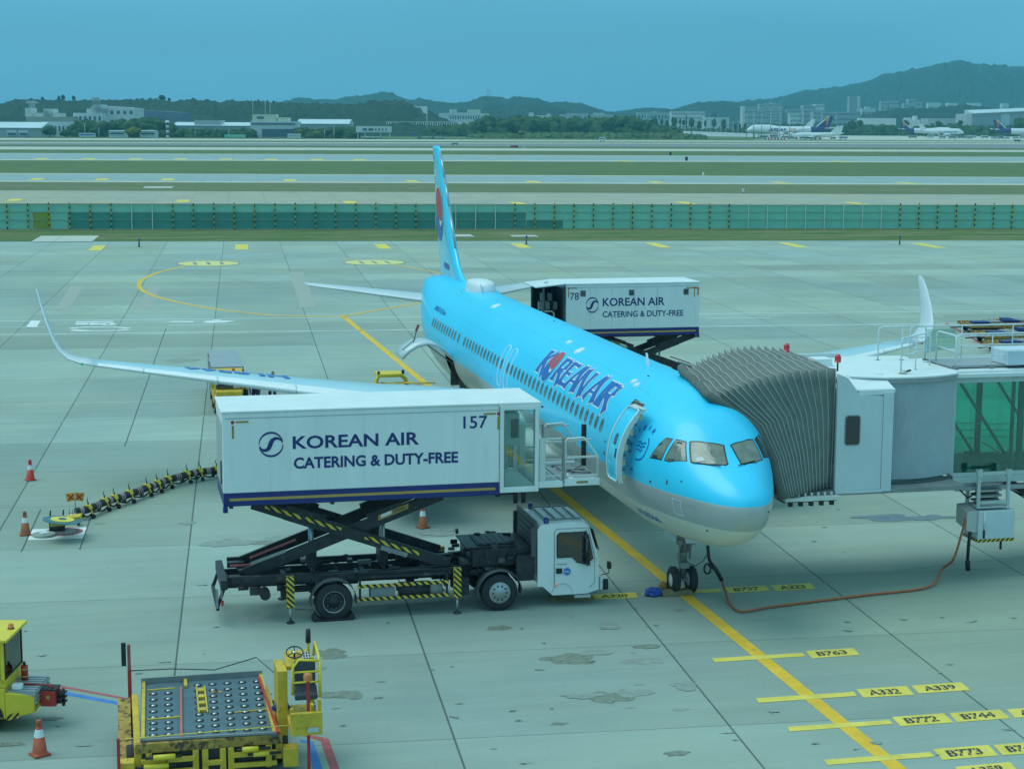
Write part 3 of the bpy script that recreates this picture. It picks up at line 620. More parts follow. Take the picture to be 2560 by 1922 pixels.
def ruledtext(mb, txt, fn_, x0, y0, w_, h, bold=.03, maxl=.15):
    vs, fs = textpolys(txt, bold); bm = bmesh.new(); V_ = [bm.verts.new((x0+a*w_, y0+b*h, 0)) for a, b in vs]
    for f in fs:
        try: bm.faces.new([V_[i] for i in f])
        except ValueError: pass
    for _ in range(3):
        es = [e for e in bm.edges if e.calc_length() > maxl]
        if not es: break
        bmesh.ops.subdivide_edges(bm, edges=es, cuts=1); bmesh.ops.triangulate(bm, faces=[f for f in bm.faces if len(f.verts) > 3])
    bm.verts.index_update(); mb.add([fn_(v.co.x, v.co.y) for v in bm.verts], [tuple(v.index for v in f.verts) for f in bm.faces]); bm.free()
mk('seamblue', (.02, .40, .62), .4)
# cabin windows
wins = [6.82+.533*k for k in range(22) if abs(6.82+.533*k-18.55) > .3 and abs(6.82+.533*k-19.55) > .3]
wins += [18.58, 19.56]+[20.2+.533*k for k in range(12)]+[27.2]+[27.97+.533*k for k in range(10)]
mk('winframe', (.35, .36, .36), .4, metal=.3); mk('winglass', (.030, .045, .055), .08, coat=1.0); mk('winshade', (.33, .32, .26), .5)
def oval(a0, z0, ra, rz, off, side=1, n=18):
    pts = []
    for k in range(n):
        t = 2*math.pi*k/n; c, s = math.cos(t), math.sin(t)
        x = ra*math.copysign(abs(c)**.7, c); z = rz*math.copysign(abs(s)**.8, s); pts.append(fpz(a0+x, z0+z, off, side))
    return pts
random.seed(11)
for i, a in enumerate(wins):
    for side in ((1, -1)):
        if side == -1 and not (11 < a < 33): continue
        if side == -1 and i % 2: continue
        m = MB(); zc = 4.475; m.m = 0; m.poly(oval(a, zc, .145, .205, .004, side)); m.m = 1; m.poly(oval(a, zc, .115, .172, .007, side))
        if side == 1 and random.random() < .75:
            dz = random.uniform(.04, .16); m.m = 2; m.poly([fpz(a-.09, zc-.12, .009), fpz(a-.02, zc-.15, .009), fpz(a-.02, zc-.0-dz+.1, .009), fpz(a-.09, zc-.0-dz+.1, .009)])
        m.build('cabin_window', ['winframe', 'winglass', 'winshade'], air)
# cockpit windows: outlines on the skin
mk('cockglass', (.17, .19, .15), .12, coat=.5, nz=.30, sc_=2.5); mk('cockdark', (.028, .040, .045), .05, coat=1.0); mk('winblackframe', (.02, .03, .035), .4)
def grow(pts, k):
    c = (sum(p[0] for p in pts)/len(pts), sum(p[1] for p in pts)/len(pts)); return [(c[0]+(p[0]-c[0])*k, c[1]+(p[1]-c[1])*k) for p in pts]
CW = {'side_rear': [(625, 535), (700, 430), (735, 402), (780, 410), (705, 550)], 'side_front': [(725, 555), (805, 415), (873, 432), (877, 560), (760, 564)], 'front': [(905, 430), (1020, 437), (1132, 455), (1160, 580), (1140, 590), (1020, 585), (912, 570)]}
def cockpit(pts, mat_, mirror, name_='cockpit_window', shade=None):
    m = MB()
    for kk, off, mi in ((1.07, .004, 0), (.97, .009, 1)):
        pp = [cast(*zn_(*p)) for p in grow(pts, kk)]; az = [(p.x, math.atan2(p.z-ZC-sec(p.x)[3], p.y)) for p in pp]
        m.m = mi
        def fn_(x, y):
            # y is real polar angle about the mid line -> convert to param angle
            t, b, w_, mm_ = sec(x); s, c = math.sin(y), math.cos(y); h = (t-mm_) if s > 0 else (mm_-b); th = math.atan2(s/h, c/w_)
            q = fp(x, th, off); return Vector((q[0], -q[1] if mirror else q[1], q[2]))
        ruled(m, az, fn_, .12)
    if shade and not mirror:
        pp = [cast(*zn_(*p)) for p in shade]; m.m = 2; m.poly([p+Vector((-.012, .012, .012)) for p in pp])
    m.build(name_, ['winblackframe', mat_, 'offwhite'], air)
cockpit(CW['side_rear'], 'cockglass', False); cockpit(CW['side_front'], 'cockglass', False); cockpit(CW['front'], 'cockglass', False, shade=[(935, 540), (985, 532), (1008, 560), (950, 566)])
cockpit(CW['front'], 'cockglass', True); cockpit(CW['side_front'], 'cockdark', True); cockpit(CW['side_rear'], 'cockdark', True)
for k, (a_, b_) in enumerate([((910, 574), (1112, 600)), ((1235, 594), (1352, 562))]):
    m = MB(); p, q = cast(*zn_(*a_)), cast(*zn_(*b_)); o_ = Vector((-.03, .01, .03)); m.tube([p+o_, q+o_], .013, 6); m.build('wiper', 'black', air)
# dark triangle inside side panes
for tri in ([(640, 532), (690, 440), (712, 432), (672, 545)], [(745, 553), (815, 425), (850, 432), (790, 558)]):
    m = MB(); m.poly([cast(*zn_(*p))+Vector((-.006, .014, .006)) for p in tri]); m.build('window_reveal', 'cockdark', air)
# titles --------------------------------------------------------
mk('titleblue', (.012, .12, .46), .35, nz=.03); mk('titlewhite', (.75, .78, .80), .35); mk('titlered', (.48, .06, .08), .35)
GL = {  # strokes: x0,y0,x1,y1,w
 'K': [(.16, 0, .16, 1, .26), (.20, .48, .78, 1, .20), (.26, .58, .84, -.04, .26)],
 'R': [(.16, 0, .16, 1, .26), (.16, .94, .62, .94, .14), (.66, .95, .70, .55, .26), (.18, .50, .66, .50, .12), (.42, .50, .86, -.06, .27)],
 'E': [(.17, 0, .17, 1, .26), (.16, .93, .84, .93, .14), (.16, .50, .66, .50, .12), (.16, .07, .90, .07, .15)],
 'A': [(.06, 0, .52, 1.04, .20), (.50, 1.04, .86, 0, .28), (.22, .33, .74, .33, .10)],
 'N': [(.14, 0, .14, 1, .20), (.12, 1.0, .80, -.02, .26), (.84, 0, .84, 1, .20)],
 'I': [(.5, 0, .5, 1, .52)]}
def flare(x0, y0, x1, y1, w_, grow_=0.0):
    n = 6; dx, dy = x1-x0, y1-y0; l = math.hypot(dx, dy); nx, ny = -dy/l, dx/l; L_ = []; R_ = []
    for i in range(n+1):
        u = i/n; ww = w_*(.88+.55*abs(2*u-1)**2.2)/2+grow_; ex = (-grow_ if i == 0 else grow_ if i == n else 0)/max(l, .01)
        x, y = x0+dx*(u+ex), y0+dy*(u+ex); L_.append((x+nx*ww, y+ny*ww)); R_.append((x-nx*ww, y-ny*ww))
    return L_+R_[::-1]
A_L, A_R, T_B, T_T = 15.15, 6.9, 28.6, 53.3
def fmap(u, v, off):   # u 0..1 along, v 0..1 up
    a = A_L+(A_R-A_L)*u; q = fp(a, R(T_B+(T_T-T_B)*v), off); return Vector(q)
def title(side=1):
    lay = [('K', 0.0, .125), ('R', .235, .125), ('E', .345, .115), ('A', .435, .135), ('N', .545, .130), ('A', .70, .135), ('I', .835, .055), ('R', .875, .125)]
    for passn, gr, nm, mt in ((0, .05, 'title_outline', 'titlewhite'), (1, 0, 'title', 'titleblue')):
        m = MB(); c_ = 0
        for ch, u0, wd in lay:
            for st_ in GL[ch]:
                c_ += 1
                g_ = gr*(.09/wd) if False else gr
                poly = flare(*st_, g_ if passn == 0 else 0)
                poly = [(u0+wd*p[0]*1.0, p[1]) for p in poly]
                off = (.004 if passn == 0 else .012)+.0004*(c_ % 12)
                ruled(m, [(p[0]*4, p[1]) for p in poly], lambda x, y: fmap(x/4+.012*(y-.5), y, off), .22)
        m.build(nm, mt, air)
title()
def taeguk(mb, fn_, wmi, rmi, bmi):
    """fn_(x,y,off): unit circle -> surface"""
    n = 40
    def disc(mi, r_, off): 
        mb.m = mi; ruled(mb, [(r_*math.cos(2*math.pi*k/n), r_*math.sin(2*math.pi*k/n)) for k in range(n)], lambda x, y: fn_(x, y, off), .3)
    disc(wmi, 1.06, .018)
    def half(mi, sg, off):
        pts = []
        for k in range(21): t = math.pi*k/20; pts.append((math.cos(t), sg*math.sin(t)+sg*.02))
        # S edge back from (-1,0) to (1,0)
        for k in range(1, 20):
            x = -1+2*k/20; pts.append((x, .34*math.sin(math.pi*x)*-1+sg*.13*(1-x*x)))
        mb.m = mi; ruled(mb, pts, lambda x, y: fn_(x, y, off), .3)
    half(rmi, 1, .024); half(bmi, -1, .024)
m = MB(); taeguk(m, lambda x, y, off: fmap(.150+.062*(x*.92)+.0*y, .48+.66*y, off-.004), 0, 1, 2); m.build('title_emblem', ['titlewhite', 'titlered', 'titleblue'], air)
# door outlines (exits) / door surround
def outline(a0, a1, z0, z1, off, wdt, side=1, rad=.16):
    m = MB(); pts = []
    for cx_, cz, t0 in ((a1-rad, z1-rad, 0), (a0+rad, z1-rad, 90), (a0+rad, z0+rad, 180), (a1-rad, z0+rad, 270)):
        for k in range(5): t = R(t0+22.5*k); pts.append((cx_+rad*math.cos(t), cz+rad*math.sin(t)))
    den = []
    for i in range(len(pts)):
        p, q = pts[i], pts[(i+1) % len(pts)]; n = max(1, int(math.hypot(q[0]-p[0], q[1]-p[1])/.12))
        for k in range(n): den.append((p[0]+(q[0]-p[0])*k/n, p[1]+(q[1]-p[1])*k/n))
    m.tube([fpz(x, z, off, side) for x, z in den], wdt/2, 5, closed=True); return m
for k, (a0, a1) in enumerate([(18.26, 18.86), (19.26, 19.86)]): outline(a0, a1, 3.72, 5.12, -.006, .045).build('exit_outline', 'titlewhite', air)
# open front door
m = MB(); DS, DO, DZ = -.87, .36, .04
rows = 14; rings = []
dr = thing; cols = []
for i in range(rows+1):
    z = 3.40+(5.36-3.40)*i/rows
    for j, a in enumerate((4.70, 4.76, 5.12, 5.49, 5.55)):
        p = fpz(a, z, 0); cols.append((p.x+DS, p.y+DO, p.z+DZ))
fc = [(i*5+j, i*5+j+1, (i+1)*5+j+1, (i+1)*5+j) for i in range(rows) for j in range(4)]
m.s = True; m.add(cols, fc); nv = len(cols); inner = [(x-.0, y-.13*1.0, z-.0) for x, y, z in cols]; m.m = 1; m.add(inner, [f[::-1] for f in fc]); m.s = False
per = [j for j in range(5)]+[i*5+4 for i in range(1, rows+1)]+[rows*5+j for j in (3, 2, 1, 0)]+[i*5 for i in range(rows-1, 0, -1)]
m.m = 1; m.f += [[per[k], per[(k+1) % len(per)], nv+per[(k+1) % len(per)], nv+per[k]] for k in range(len(per))]; m.mi += [1]*len(per); m.sm += [False]*len(per)
door = m.build('passenger_door', ['skyblue', 'offwhite'], air)
ol = outline(4.72, 5.53, 3.43, 5.33, .012, .05, rad=.12); ol.v = [(x+DS, y+DO, z+DZ) for x, y, z in ol.v]; ol.build('door_trim', 'titlewhite', door)
m = MB(); m.poly([Vector(p)+Vector((DS, DO, DZ)) for p in oval(5.12, 4.52, .10, .15, .008)]); m.build('door_window', 'winglass', door)
m = MB(); m.tube([fpz(4.9, 4.05, .02)+Vector((DS, DO, DZ)), fpz(4.9, 4.3, .02)+Vector((DS, DO, DZ))], .018, 6); m.build('handle', 'darkgrey', door)
m = MB()
for i in range(9):
    z = 3.55+.2*i; p = fpz(4.70, z)+Vector((DS+.02, DO-.17, DZ)); m.m = i % 2; m.box(p, (.05, .08, .16 if i % 2 == 0 else .05))
m.m = 0; m.beam((4.55, 1.75, 4.4), (4.2, 2.05, 4.45), .05, .12); m.build('door_lining', [mk('lining', (.45, .42, .28), .7, nz=.2, sc_=8) and 'lining', 'darkgrey'], door)
outline(4.70, 5.55, 3.40, 5.37, -.01, .05, rad=.1).build('door_frame', 'dullsteel', air)
m = MB(); m.bb(4.75, 5.5, 1.22, 1.36, 5.2, 5.30); m.build('door_header', 'alu', air)
# open cargo door
m = MB(); prof = [(1.96, 3.56), (2.1, 3.74), (2.35, 3.97), (2.65, 4.15), (3.0, 4.22), (3.4, 4.14), (3.75, 3.93), (4.02, 3.66)]
rings = [[(27.97, y, z), (29.65, y, z), (29.65, y-.05, z-.11), (27.97, y-.05, z-.11)] for y, z in prof]
m.loft(rings, True, (True, True), True); cg = m.build('cargo_door', 'winggrey', air)
m = MB(); m.beam((28.6, 3.9, 3.86), (28.95, 3.3, 4.25), .05, .01); m.build('latch_slot', 'darkgrey', cg)
m = MB(); m.tube([(28.7, 3.42, 4.15), (28.7, 3.30, 4.62)], .02, 6); m.m = 1; m.box((28.7, 3.27, 4.72), (.06, .10, .28), Matrix.Rotation(.4, 3, 'X')); m.build('warning_flag', ['darkgrey', 'redpaint'], cg)
m = MB(); m.tube([(28.15, 1.9, 3.3), (28.15, 2.9, 4.05)], .03, 6); m.tube([(29.5, 1.9, 3.3), (29.5, 2.9, 4.05)], .03, 6); m.build('door_strut', 'dullsteel', cg)
# nose details: sky alliance emblem, text, outlines
def emb(x, y, off): a0, z0 = 3.70, 4.42; return fpz(a0-x*.36, z0+y*.36, off)
m = MB(); c_ = 0
for pts, ws in [([(.95*math.cos(R(t)), .95*math.sin(R(t))) for t in range(-110, 60, 10)], [.11]*17), ([(-.5, .25), (-.2, .38), (.1, .2), (.4, .38), (.55, .3)], [.13]*5), ([(-.5, -.02), (-.2, .12), (.1, -.05), (.4, .12), (.6, .05)], [.13]*5), ([(-.45, -.28), (-.2, -.15), (.1, -.3), (.4, -.14)], [.12]*4)]:
    vs, fs = stroke2(pts, ws); m.add([emb(a, b, .006) for a, b in vs], fs)
def arcglyph(ch, ang, h=.34, w_=.28, rr=1.25):
    vs, fs = textpolys(ch, .03); out = []
    for a, b in vs:
        x, y = (a-.5)*w_, rr+b*h; c, s = math.cos(R(ang)), math.sin(R(ang)); out.append(emb(x*c-y*s, x*s+y*c, .006))
    m.add(out, fs)
for ch, an in zip('SKYTEAM', (112, 90, 68, 44, 22, -2, -28)): arcglyph(ch, an)
m.build('alliance_emblem', 'titleblue', air)
def plain(mb, txt, a0, z0, w_, h, off=.006, bold=.02): ruledtext(mb, txt, lambda x, y: fpz(a0-x, z0+y, off), 0, 0, w_, h, bold)
m = MB(); plain(m, 'HL8566', 4.55, 2.44, 1.35, .20); m.build('lettering', 'titleblue', air)
m = MB(); plain(m, 'AIRBUS A321neo', 33.6, 4.92, 2.5, .18); m.build('lettering', 'titleblue', air)
m = MB()
for i in range(44):
    t = i/44; per_ = 2*(.55+.36); d_ = t*per_
    if d_ < .55: x, y = d_, 0
    elif d_ < .91: x, y = .55, d_-.55
    elif d_ < 1.46: x, y = .55-(d_-.91), .36
    else: x, y = 0, .36-(d_-1.46)
    if i % 2: continue
    p = fpz(2.02-y*.9, 2.98+x*.72, .006); m.box(p, (.035, .012, .03))
m.build('hatch_marking', 'titlewhite', air)
# probes, antennas
m = MB()
for a, th, h, w_ in [(30.6, 83, .36, .22), (8.3, 88, .34, .26)]:
    p = Vector(fp(a, R(th))); m.prism([p+Vector((-w_/2, -.01, -.04)), p+Vector((w_/2, -.01, -.04)), p+Vector((w_/2+.08, -.01, h)), p+Vector((w_/2-.03, -.01, h))], (0, .03, 0))
build_split(m, 'blade_antenna', 'titlewhite', air)
for a, th, rr in [(26.2, 72, .22), (13.2, 66, .20), (14.9, 70, .13), (6.9, 62, .13), (6.45, 60, .12)]:
    p = Vector(fp(a, R(th))); m = MB(); m.s = True; m.lathe([(rr, -.03), (rr*.9, .02), (rr*.4, .045), (.01, .05)], (0, 0, 0), n=14); q = Vector((0, math.cos(R(th)), math.sin(R(th)))).to_track_quat('Z', 'X').to_matrix(); m.v = [tuple(p+q @ Vector((v[0]*1.0, v[1], v[2]))) for v in m.v]; m.build('antenna_disc', 'titlewhite', air)
m = MB()
for x, y in [(1225, 845), (540, 445)]: p = cast(*zm(1200, 650, 2.9105)(x, y)); m.box(p, (.12, .03, .04))
for x, y in [(415, 348), (1440, 912), (1020, 1040), (965, 1136)]: p = cast(*zn_(x, y)); m.box(p, (.05, .05, .03))
build_split(m, 'sensor_port', 'darkgrey', air)
m = MB()
pts = [fpz(a, z, -.002) for a, z in ((6.1, 5.62), (5.2, 5.60), (4.2, 5.48))]; m.tube(pts, .006, 4); m.build('seam', 'darkgrey', air)
for (a0, a1, z0, z1) in [(8.2, 9.3, 2.75, 3.4), (10.2, 10.8, 3.55, 4.0), (12.6, 13.4, 2.9, 3.5), (22.4, 23.1, 3.6, 4.0), (1.15, 1.62, 3.0, 3.32), (6.3, 6.65, 5.55, 5.75)]: outline(a0, a1, z0, z1, -.004, .012, rad=.06).build('hatch_outline', 'dullsteel', air)
for a, z, w_, h in [(6.1, 4.1, .12, .06), (6.15, 3.75, .10, .10), (3.9, 3.75, .14, .05), (2.9, 3.62, .10, .05), (7.6, 3.7, .12, .05), (10.0, 3.75, .14, .05), (14.0, 3.75, .12, .06), (20.8, 3.8, .12, .06), (25.0, 3.85, .12, .05), (30.8, 3.9, .12, .06), (2.2, 3.7, .06, .12), (1.7, 3.85, .05, .05)]:
    m = MB(); ruled(m, [(a, z), (a+w_, z), (a+w_, z+h), (a, z+h)], lambda x, y: fpz(x, y, .005), .2); m.build('placard', 'titleblue' if w_ > .11 else 'darkgrey', air)
for th in (20, 38, 62): m = MB(); m.tube([Vector(fp(a, R(th), -.0035)) for a in [5.9+.5*k for k in range(55)]], .0055, 4); m.build('seam', 'seamblue', air)
# satcom radome
m = MB(); rings = []
for h, k in ((-.25, 1.08), (0.0, 1.0), (.12, .97), (.28, .92), (.38, .84), (.43, .6), (.45, .05)):
    rg = []
    for i in range(32):
        t = 2*math.pi*i/32; c, s = math.cos(t), math.sin(t); rg.append((31.9+1.35*k*math.copysign(abs(c)**.85, c)+(.2 if h < 0 else 0), .58*k*math.copysign(abs(s)**.9, s), 5.88+h))
    rings.append(rg)
m.loft(rings, True, (False, True), True); m.build('radome', 'titlewhite', air)
m = MB(); rings = [[(31.9+1.6*k*math.cos(2*math.pi*i/32), .72*k*math.sin(2*math.pi*i/32), z) for i in range(32)] for z, k in ((5.6, 1.25), (5.80, 1.1), (5.86, 1.0))]; m.loft(rings, True, (False, True), True); m.build('radome_base', 'skyblue', air)
# ------------- wings
def airfoil(c, tc, n=14):
    up_, lo = [], []
    for i in range(n+1):
        x = (1-math.cos(math.pi*i/n))/2; t = 5*tc*(.2969*math.sqrt(x)-.126*x-.3516*x*x+.2843*x**3-.1015*x**4)
        cb = .02*4*x*(1-x); up_.append((x*c, (cb+t)*c)); lo.append((x*c, (cb-t)*c))
    return up_+lo[::-1][1:-1]
def surf(mb, secs, smooth_=True, caps=(True, True)):  # secs: (LE point, chord, t/c, roll angle of section normal (0=flat), )
    rings = []
    for le, c, tc_, ro, sd_ in secs:
        rg = []
        for x, z in airfoil(c, tc_): rg.append((le[0]+x, le[1]-z*math.sin(ro)*sd_, le[2]+z*math.cos(ro)))
        rings.append(rg)
    mb.loft(rings, True, caps, smooth_)
mk('wingtop', (.44, .62, .70), .35, nz=.04, sc_=.6, coat=.3)
for sd_ in (1, -1):
    m = MB()
    def wsec(s_, le, c, z, tc_, ro=0.0): return ((le, s_*sd_, z), c, tc_, ro, sd_)
    S_ = [wsec(0.6, 15.4, 7.6, 2.75, .15), wsec(1.95, 16.3, 6.6, 2.95, .14), wsec(4.2, 17.45, 5.5, 3.20, .125), wsec(6.4, 18.6, 4.35, 3.40, .115), wsec(9.5, 20.2, 3.45, 3.67, .11), wsec(12.5, 21.78, 2.6, 3.94, .11), wsec(14.6, 22.9, 2.0, 4.12, .11), wsec(15.9, 23.6, 1.62, 4.24, .11)]
    surf(m, S_); wing = m.build('wing', 'wingtop', air)
    m = MB()   # leading-edge slats
    for k, (s0, s1) in enumerate([(2.6, 5.0), (6.6, 9.0), (9.05, 11.6), (11.65, 14.1), (14.15, 15.7)]):
        def at(s_):
            for i in range(len(S_)-1):
                a_, b_ = S_[i], S_[i+1]; ya, yb = a_[0][1]*sd_, b_[0][1]*sd_
                if ya <= s_ <= yb: t = (s_-ya)/(yb-ya); return [a_[0][0]+(b_[0][0]-a_[0][0])*t, a_[1]+(b_[1]-a_[1])*t, a_[0][2]+(b_[0][2]-a_[0][2])*t, a_[2]]
        rings = []
        for s_ in (s0, s1):
            le, c, z, tc_ = at(s_); pr = airfoil(c, tc_); sel = [p for p in pr if p[0] < .16*c]; up_ = [p for p in sel if p[1] >= 0]; lo = [p for p in sel if p[1] < 0]
            prof_ = sorted(up_, key=lambda p: -p[0])+sorted([p for p in lo if p not in up_], key=lambda p: p[0])
            rings.append([(le+x*1.0-.02, s_*sd_, z+zz*1.06+.004) for x, zz in prof_])
        nmin = min(len(r_) for r_ in rings); m2 = MB(); m2.loft([r_[:nmin] for r_ in rings], False, (False, False), True); m2.build('slat', 'titlewhite', wing)
    m = MB(); T_ = [((23.6, 15.9*sd_, 4.24), 1.62, .11, 0, sd_), ((23.85, 16.35*sd_, 4.30), 1.52, .11, .25, sd_), ((24.15, 16.75*sd_, 4.42), 1.42, .11, .6, sd_), ((24.5, 17.05*sd_, 4.66), 1.30, .10, .95, sd_), ((24.85, 17.25*sd_, 5.0), 1.18, .10, 1.25, sd_), ((25.6, 17.5*sd_, 5.6), .98, .10, 1.4, sd_), ((26.5, 17.72*sd_, 6.2), .74, .09, 1.42, sd_), ((27.05, 17.83*sd_, 6.52), .52, .09, 1.42, sd_), ((27.35, 17.87*sd_, 6.62), .26, .09, 1.42, sd_)]
    surf(m, T_); m.build('sharklet', 'winggrey', wing)
    m = MB(); m.s = True; m.lathe([(.01, -.05), (.05, -.03), (.05, .03), (.01, .05)], (23.80, 16.25*sd_, 4.27), n=8); m.build('navigation_light', mk('navgreen', (.02, .6, .2), .2) and 'navgreen' if sd_ == 1 else 'beacon', wing)
    # flap track fairings
    for s_, le, z in ((4.9, 22.0, 3.05), (8.2, 21.4, 3.35), (11.6, 22.4, 3.72)):
        m = MB(); m.loft([[(le+x, s_*sd_+r_*.16*math.cos(2*math.pi*k/10), z-.06+r_*.2*math.sin(2*math.pi*k/10)) for k in range(10)] for x, r_ in ((0, .1), (.5, .8), (1.2, 1), (2.0, .7), (2.6, .1))], True, (True, True)); m.build('track_fairing', 'winggrey', wing)
    # engine
    n_ = 36; C0 = (14.5, 5.75*sd_, 2.02)
    m = MB(); m.s = True; m.lathe([(1.04, .05), (1.12, 0), (1.19, .10), (1.25, .5), (1.27, 1.3), (1.22, 2.3), (1.12, 3.3), (1.05, 3.7)], C0, 'X', n_); m.s = True
    eng = m.build('engine', 'winggrey', air)
    m = MB(); m.lathe([(1.06, 3.6), (.75, 3.7), (.62, 4.2), (.45, 4.6), (.10, 4.95)], C0, 'X', 24); m.build('exhaust', 'dullsteel', eng)
    m = MB(); m.lathe([(1.05, .03), (.95, .5), (.3, .55), (.02, .3)], C0, 'X', n_); m.build('fan', 'darkgrey', eng)
    m = MB(); m.prism([(15.6, 5.62*sd_, 3.1), (18.4, 5.62*sd_, 3.0), (20.0, 5.62*sd_, 3.2), (19.2, 5.62*sd_, 3.6), (16.4, 5.62*sd_, 3.4)], (0, .26*sd_, 0)); m.build('pylon', 'winggrey', eng)
    # tailplane
    m = MB(); surf(m, [((38.5, .5*sd_, 4.62), 3.9, .10, 0, sd_), ((39.1, 1.1*sd_, 4.72), 3.5, .10, 0, sd_), ((41.0, 4.2*sd_, 5.05), 2.2, .10, 0, sd_), ((42.05, 6.0*sd_, 5.24), 1.35, .10, 0, sd_), ((42.35, 6.22*sd_, 5.27), .95, .09, 0, sd_)]); m.build('tailplane', 'winggrey', air)
    # main gear
    m = MB(); m.cyl((22.0, 3.8*sd_, .6), (21.8, 3.5*sd_, 2.9), .13, .16, 12); m.beam((22.0, 3.4*sd_, .62), (22.0, 4.3*sd_, .62), .12, .12); m.beam((22.0, 3.6*sd_, 1.1), (21.9, 2.3*sd_, 2.6), .10, .10); gear = m.build('main_gear', 'dullsteel', air)
    for dy in (-.46, .46):
        m = MB(); m.lathe([(.30, -.2), (.50, -.2), (.58, -.12), (.585, .12), (.50, .2), (.28, .2)], (22.0, 3.8*sd_+dy, .585), 'Y', 28, caps=(False, False)); wh = m.build('wheel', 'rubber', gear); m = MB(); m.lathe([(.05, -.19), (.29, -.15), (.29, .15), (.05, .19)], (22.0, 3.8*sd_+dy, .585), 'Y', 20); m.build('rim', 'whitepaint', wh)
# registration on wing
vs, fs = textpolys('HL8566', .04); m = MB()
wq = [G(*z4(1890, 1075), 4.0), G(*z4(1345, 1027), 4.22), G(*z4(1345, 1016), 4.22), G(*z4(1890, 1050), 4.02)]
wq = [Vector((22.05, 9.1, 3.93)), Vector((22.9, 12.5, 4.18)), Vector((23.55, 12.5, 4.155)), Vector((23.15, 9.1, 3.905))]
wq = [(9.1, 0.46), (12.6, .46), (12.6, .70), (9.1, .76)]
def wingtop(s_, f_):
    t = (s_-6.4)/(15.9-6.4); le = 18.6+(23.6-18.6)*t; c = [4.35, 3.45, 2.6, 2.0, 1.62]; ys = [6.4, 9.5, 12.5, 14.6, 15.9]; z = 2.85+.0875*s_
    for i in range(4):
        if ys[i] <= s_ <= ys[i+1]: ch = c[i]+(c[i+1]-c[i])*(s_-ys[i])/(ys[i+1]-ys[i])
    yt = 5*.11*(.2969*math.sqrt(f_)-.126*f_-.3516*f_*f_+.2843*f_**3-.1015*f_**4)+.08*f_*(1-f_); return Vector((le+f_*ch, s_, z+yt*ch+.012))
m.add([wingtop(9.1+(12.7-9.1)*a, .70-.36*b) for a, b in vs], fs); m.build('wing_registration', 'bluepaint', air)
# belly fairing
m = MB(); rings = []
for a, w_, zb_, zt_ in [(13.6, 1.2, 2.0, 2.6), (14.4, 1.75, 1.72, 2.9), (15.5, 2.05, 1.62, 3.05), (18, 2.2, 1.55, 3.1), (22, 2.2, 1.55, 3.1), (24, 2.05, 1.62, 3.0), (25.6, 1.7, 1.75, 2.8), (26.8, 1.1, 1.95, 2.4)]:
    zc = (zb_+zt_)/2; rings.append([(a, w_*math.copysign(abs(math.cos(2*math.pi*k/32))**.8, math.cos(2*math.pi*k/32)), zc+(zt_-zb_)/2*math.sin(2*math.pi*k/32)) for k in range(32)])
m.loft(rings, True, (True, True), True); m.build('belly_fairing', 'offwhite', air)
# fin
m = MB(); rings = []
def finsec(z, le, te, tk):
    c = te-le; return [(le+x, y, z) for x, y in [(p[0], p[1]) for p in [(xx*c, sg*5*tk*(.2969*math.sqrt(xx)-.126*xx-.3516*xx*xx+.2843*xx**3-.1015*xx**4)*c) for sg, rng in ((1, range(0, 13)), (-1, range(11, 0, -1))) for xx in [(1-math.cos(math.pi*i/12))/2 for i in rng]]]]
for z, le, te, tk in [(5.55, 34.2, 40.8, .05), (5.95, 34.9, 40.95, .055), (6.15, 35.7, 41.05, .065), (6.5, 36.45, 41.15, .08), (7.2, 37.25, 41.4, .095), (9.0, 38.75, 42.0, .10), (11.0, 40.45, 42.68, .10), (11.6, 40.98, 42.88, .09), (11.76, 41.3, 42.92, .06)]: rings.append(finsec(z, le, te, tk))
m.loft(rings, True, (False, True), True); fin = m.build('tail_fin', 'skyblue', air)
m = MB()
def finpt(x, z, off):   # starboard face
    t = (z-5.95)/(11.6-5.95); z_ = max(5.95, min(11.6, z)); 
    tb = [(5.95, 34.9, 40.95, .055), (6.5, 36.45, 41.15, .08), (7.2, 37.25, 41.4, .095), (9.0, 38.75, 42.0, .10), (11.0, 40.45, 42.68, .10), (11.6, 40.98, 42.88, .09)]
    for i in range(len(tb)-1):
        if tb[i][0] <= z_ <= tb[i+1][0]: u = (z_-tb[i][0])/(tb[i+1][0]-tb[i][0]); le, te, tk = [tb[i][j]+(tb[i+1][j]-tb[i][j])*u for j in (1, 2, 3)]; break
    c = te-le; xx = max(0.002, min(1, (x-le)/c)); y = 5*tk*(.2969*math.sqrt(xx)-.126*xx-.3516*xx*xx+.2843*xx**3-.1015*xx**4)*c
    return Vector((le+xx*c, y+off, z))
taeguk(m, lambda x, y, off: finpt(40.62-x*1.16+.18*y, 8.62+y*1.22, off), 0, 1, 2); m.build('fin_emblem', ['titlewhite', 'titlered', 'titleblue'], fin)
m = MB(); ruledtext(m, 'HL8566', lambda x, y: finpt(39.3-x, 6.22+y, .01), 0, 0, 1.5, .30, .04); ruledtext(m, '8566', lambda x, y: finpt(42.7-x, 11.1+y, .01), 0, 0, .4, .3, .04); m.build('fin_registration', 'titleblue', fin)
m = MB()   # bright leading edge
prev = None
for z0, z1 in [(7.25, 9.0), (9.0, 10.3), (10.3, 11.5)]:
    def le_(z): 
        t_ = [(7.2, 37.25), (9.0, 38.75), (11.0, 40.45), (11.6, 40.98)]
        for i in range(3):
            if t_[i][0] <= z <= t_[i+1][0]: return t_[i][1]+(t_[i+1][1]-t_[i][1])*(z-t_[i][0])/(t_[i+1][0]-t_[i][0])
        return 40.98
    m.tube([(le_(z0)+.035, 0, z0), (le_(z1)+.035, 0, z1)], .052, 8)
m.build('leading_edge', 'steel', fin)
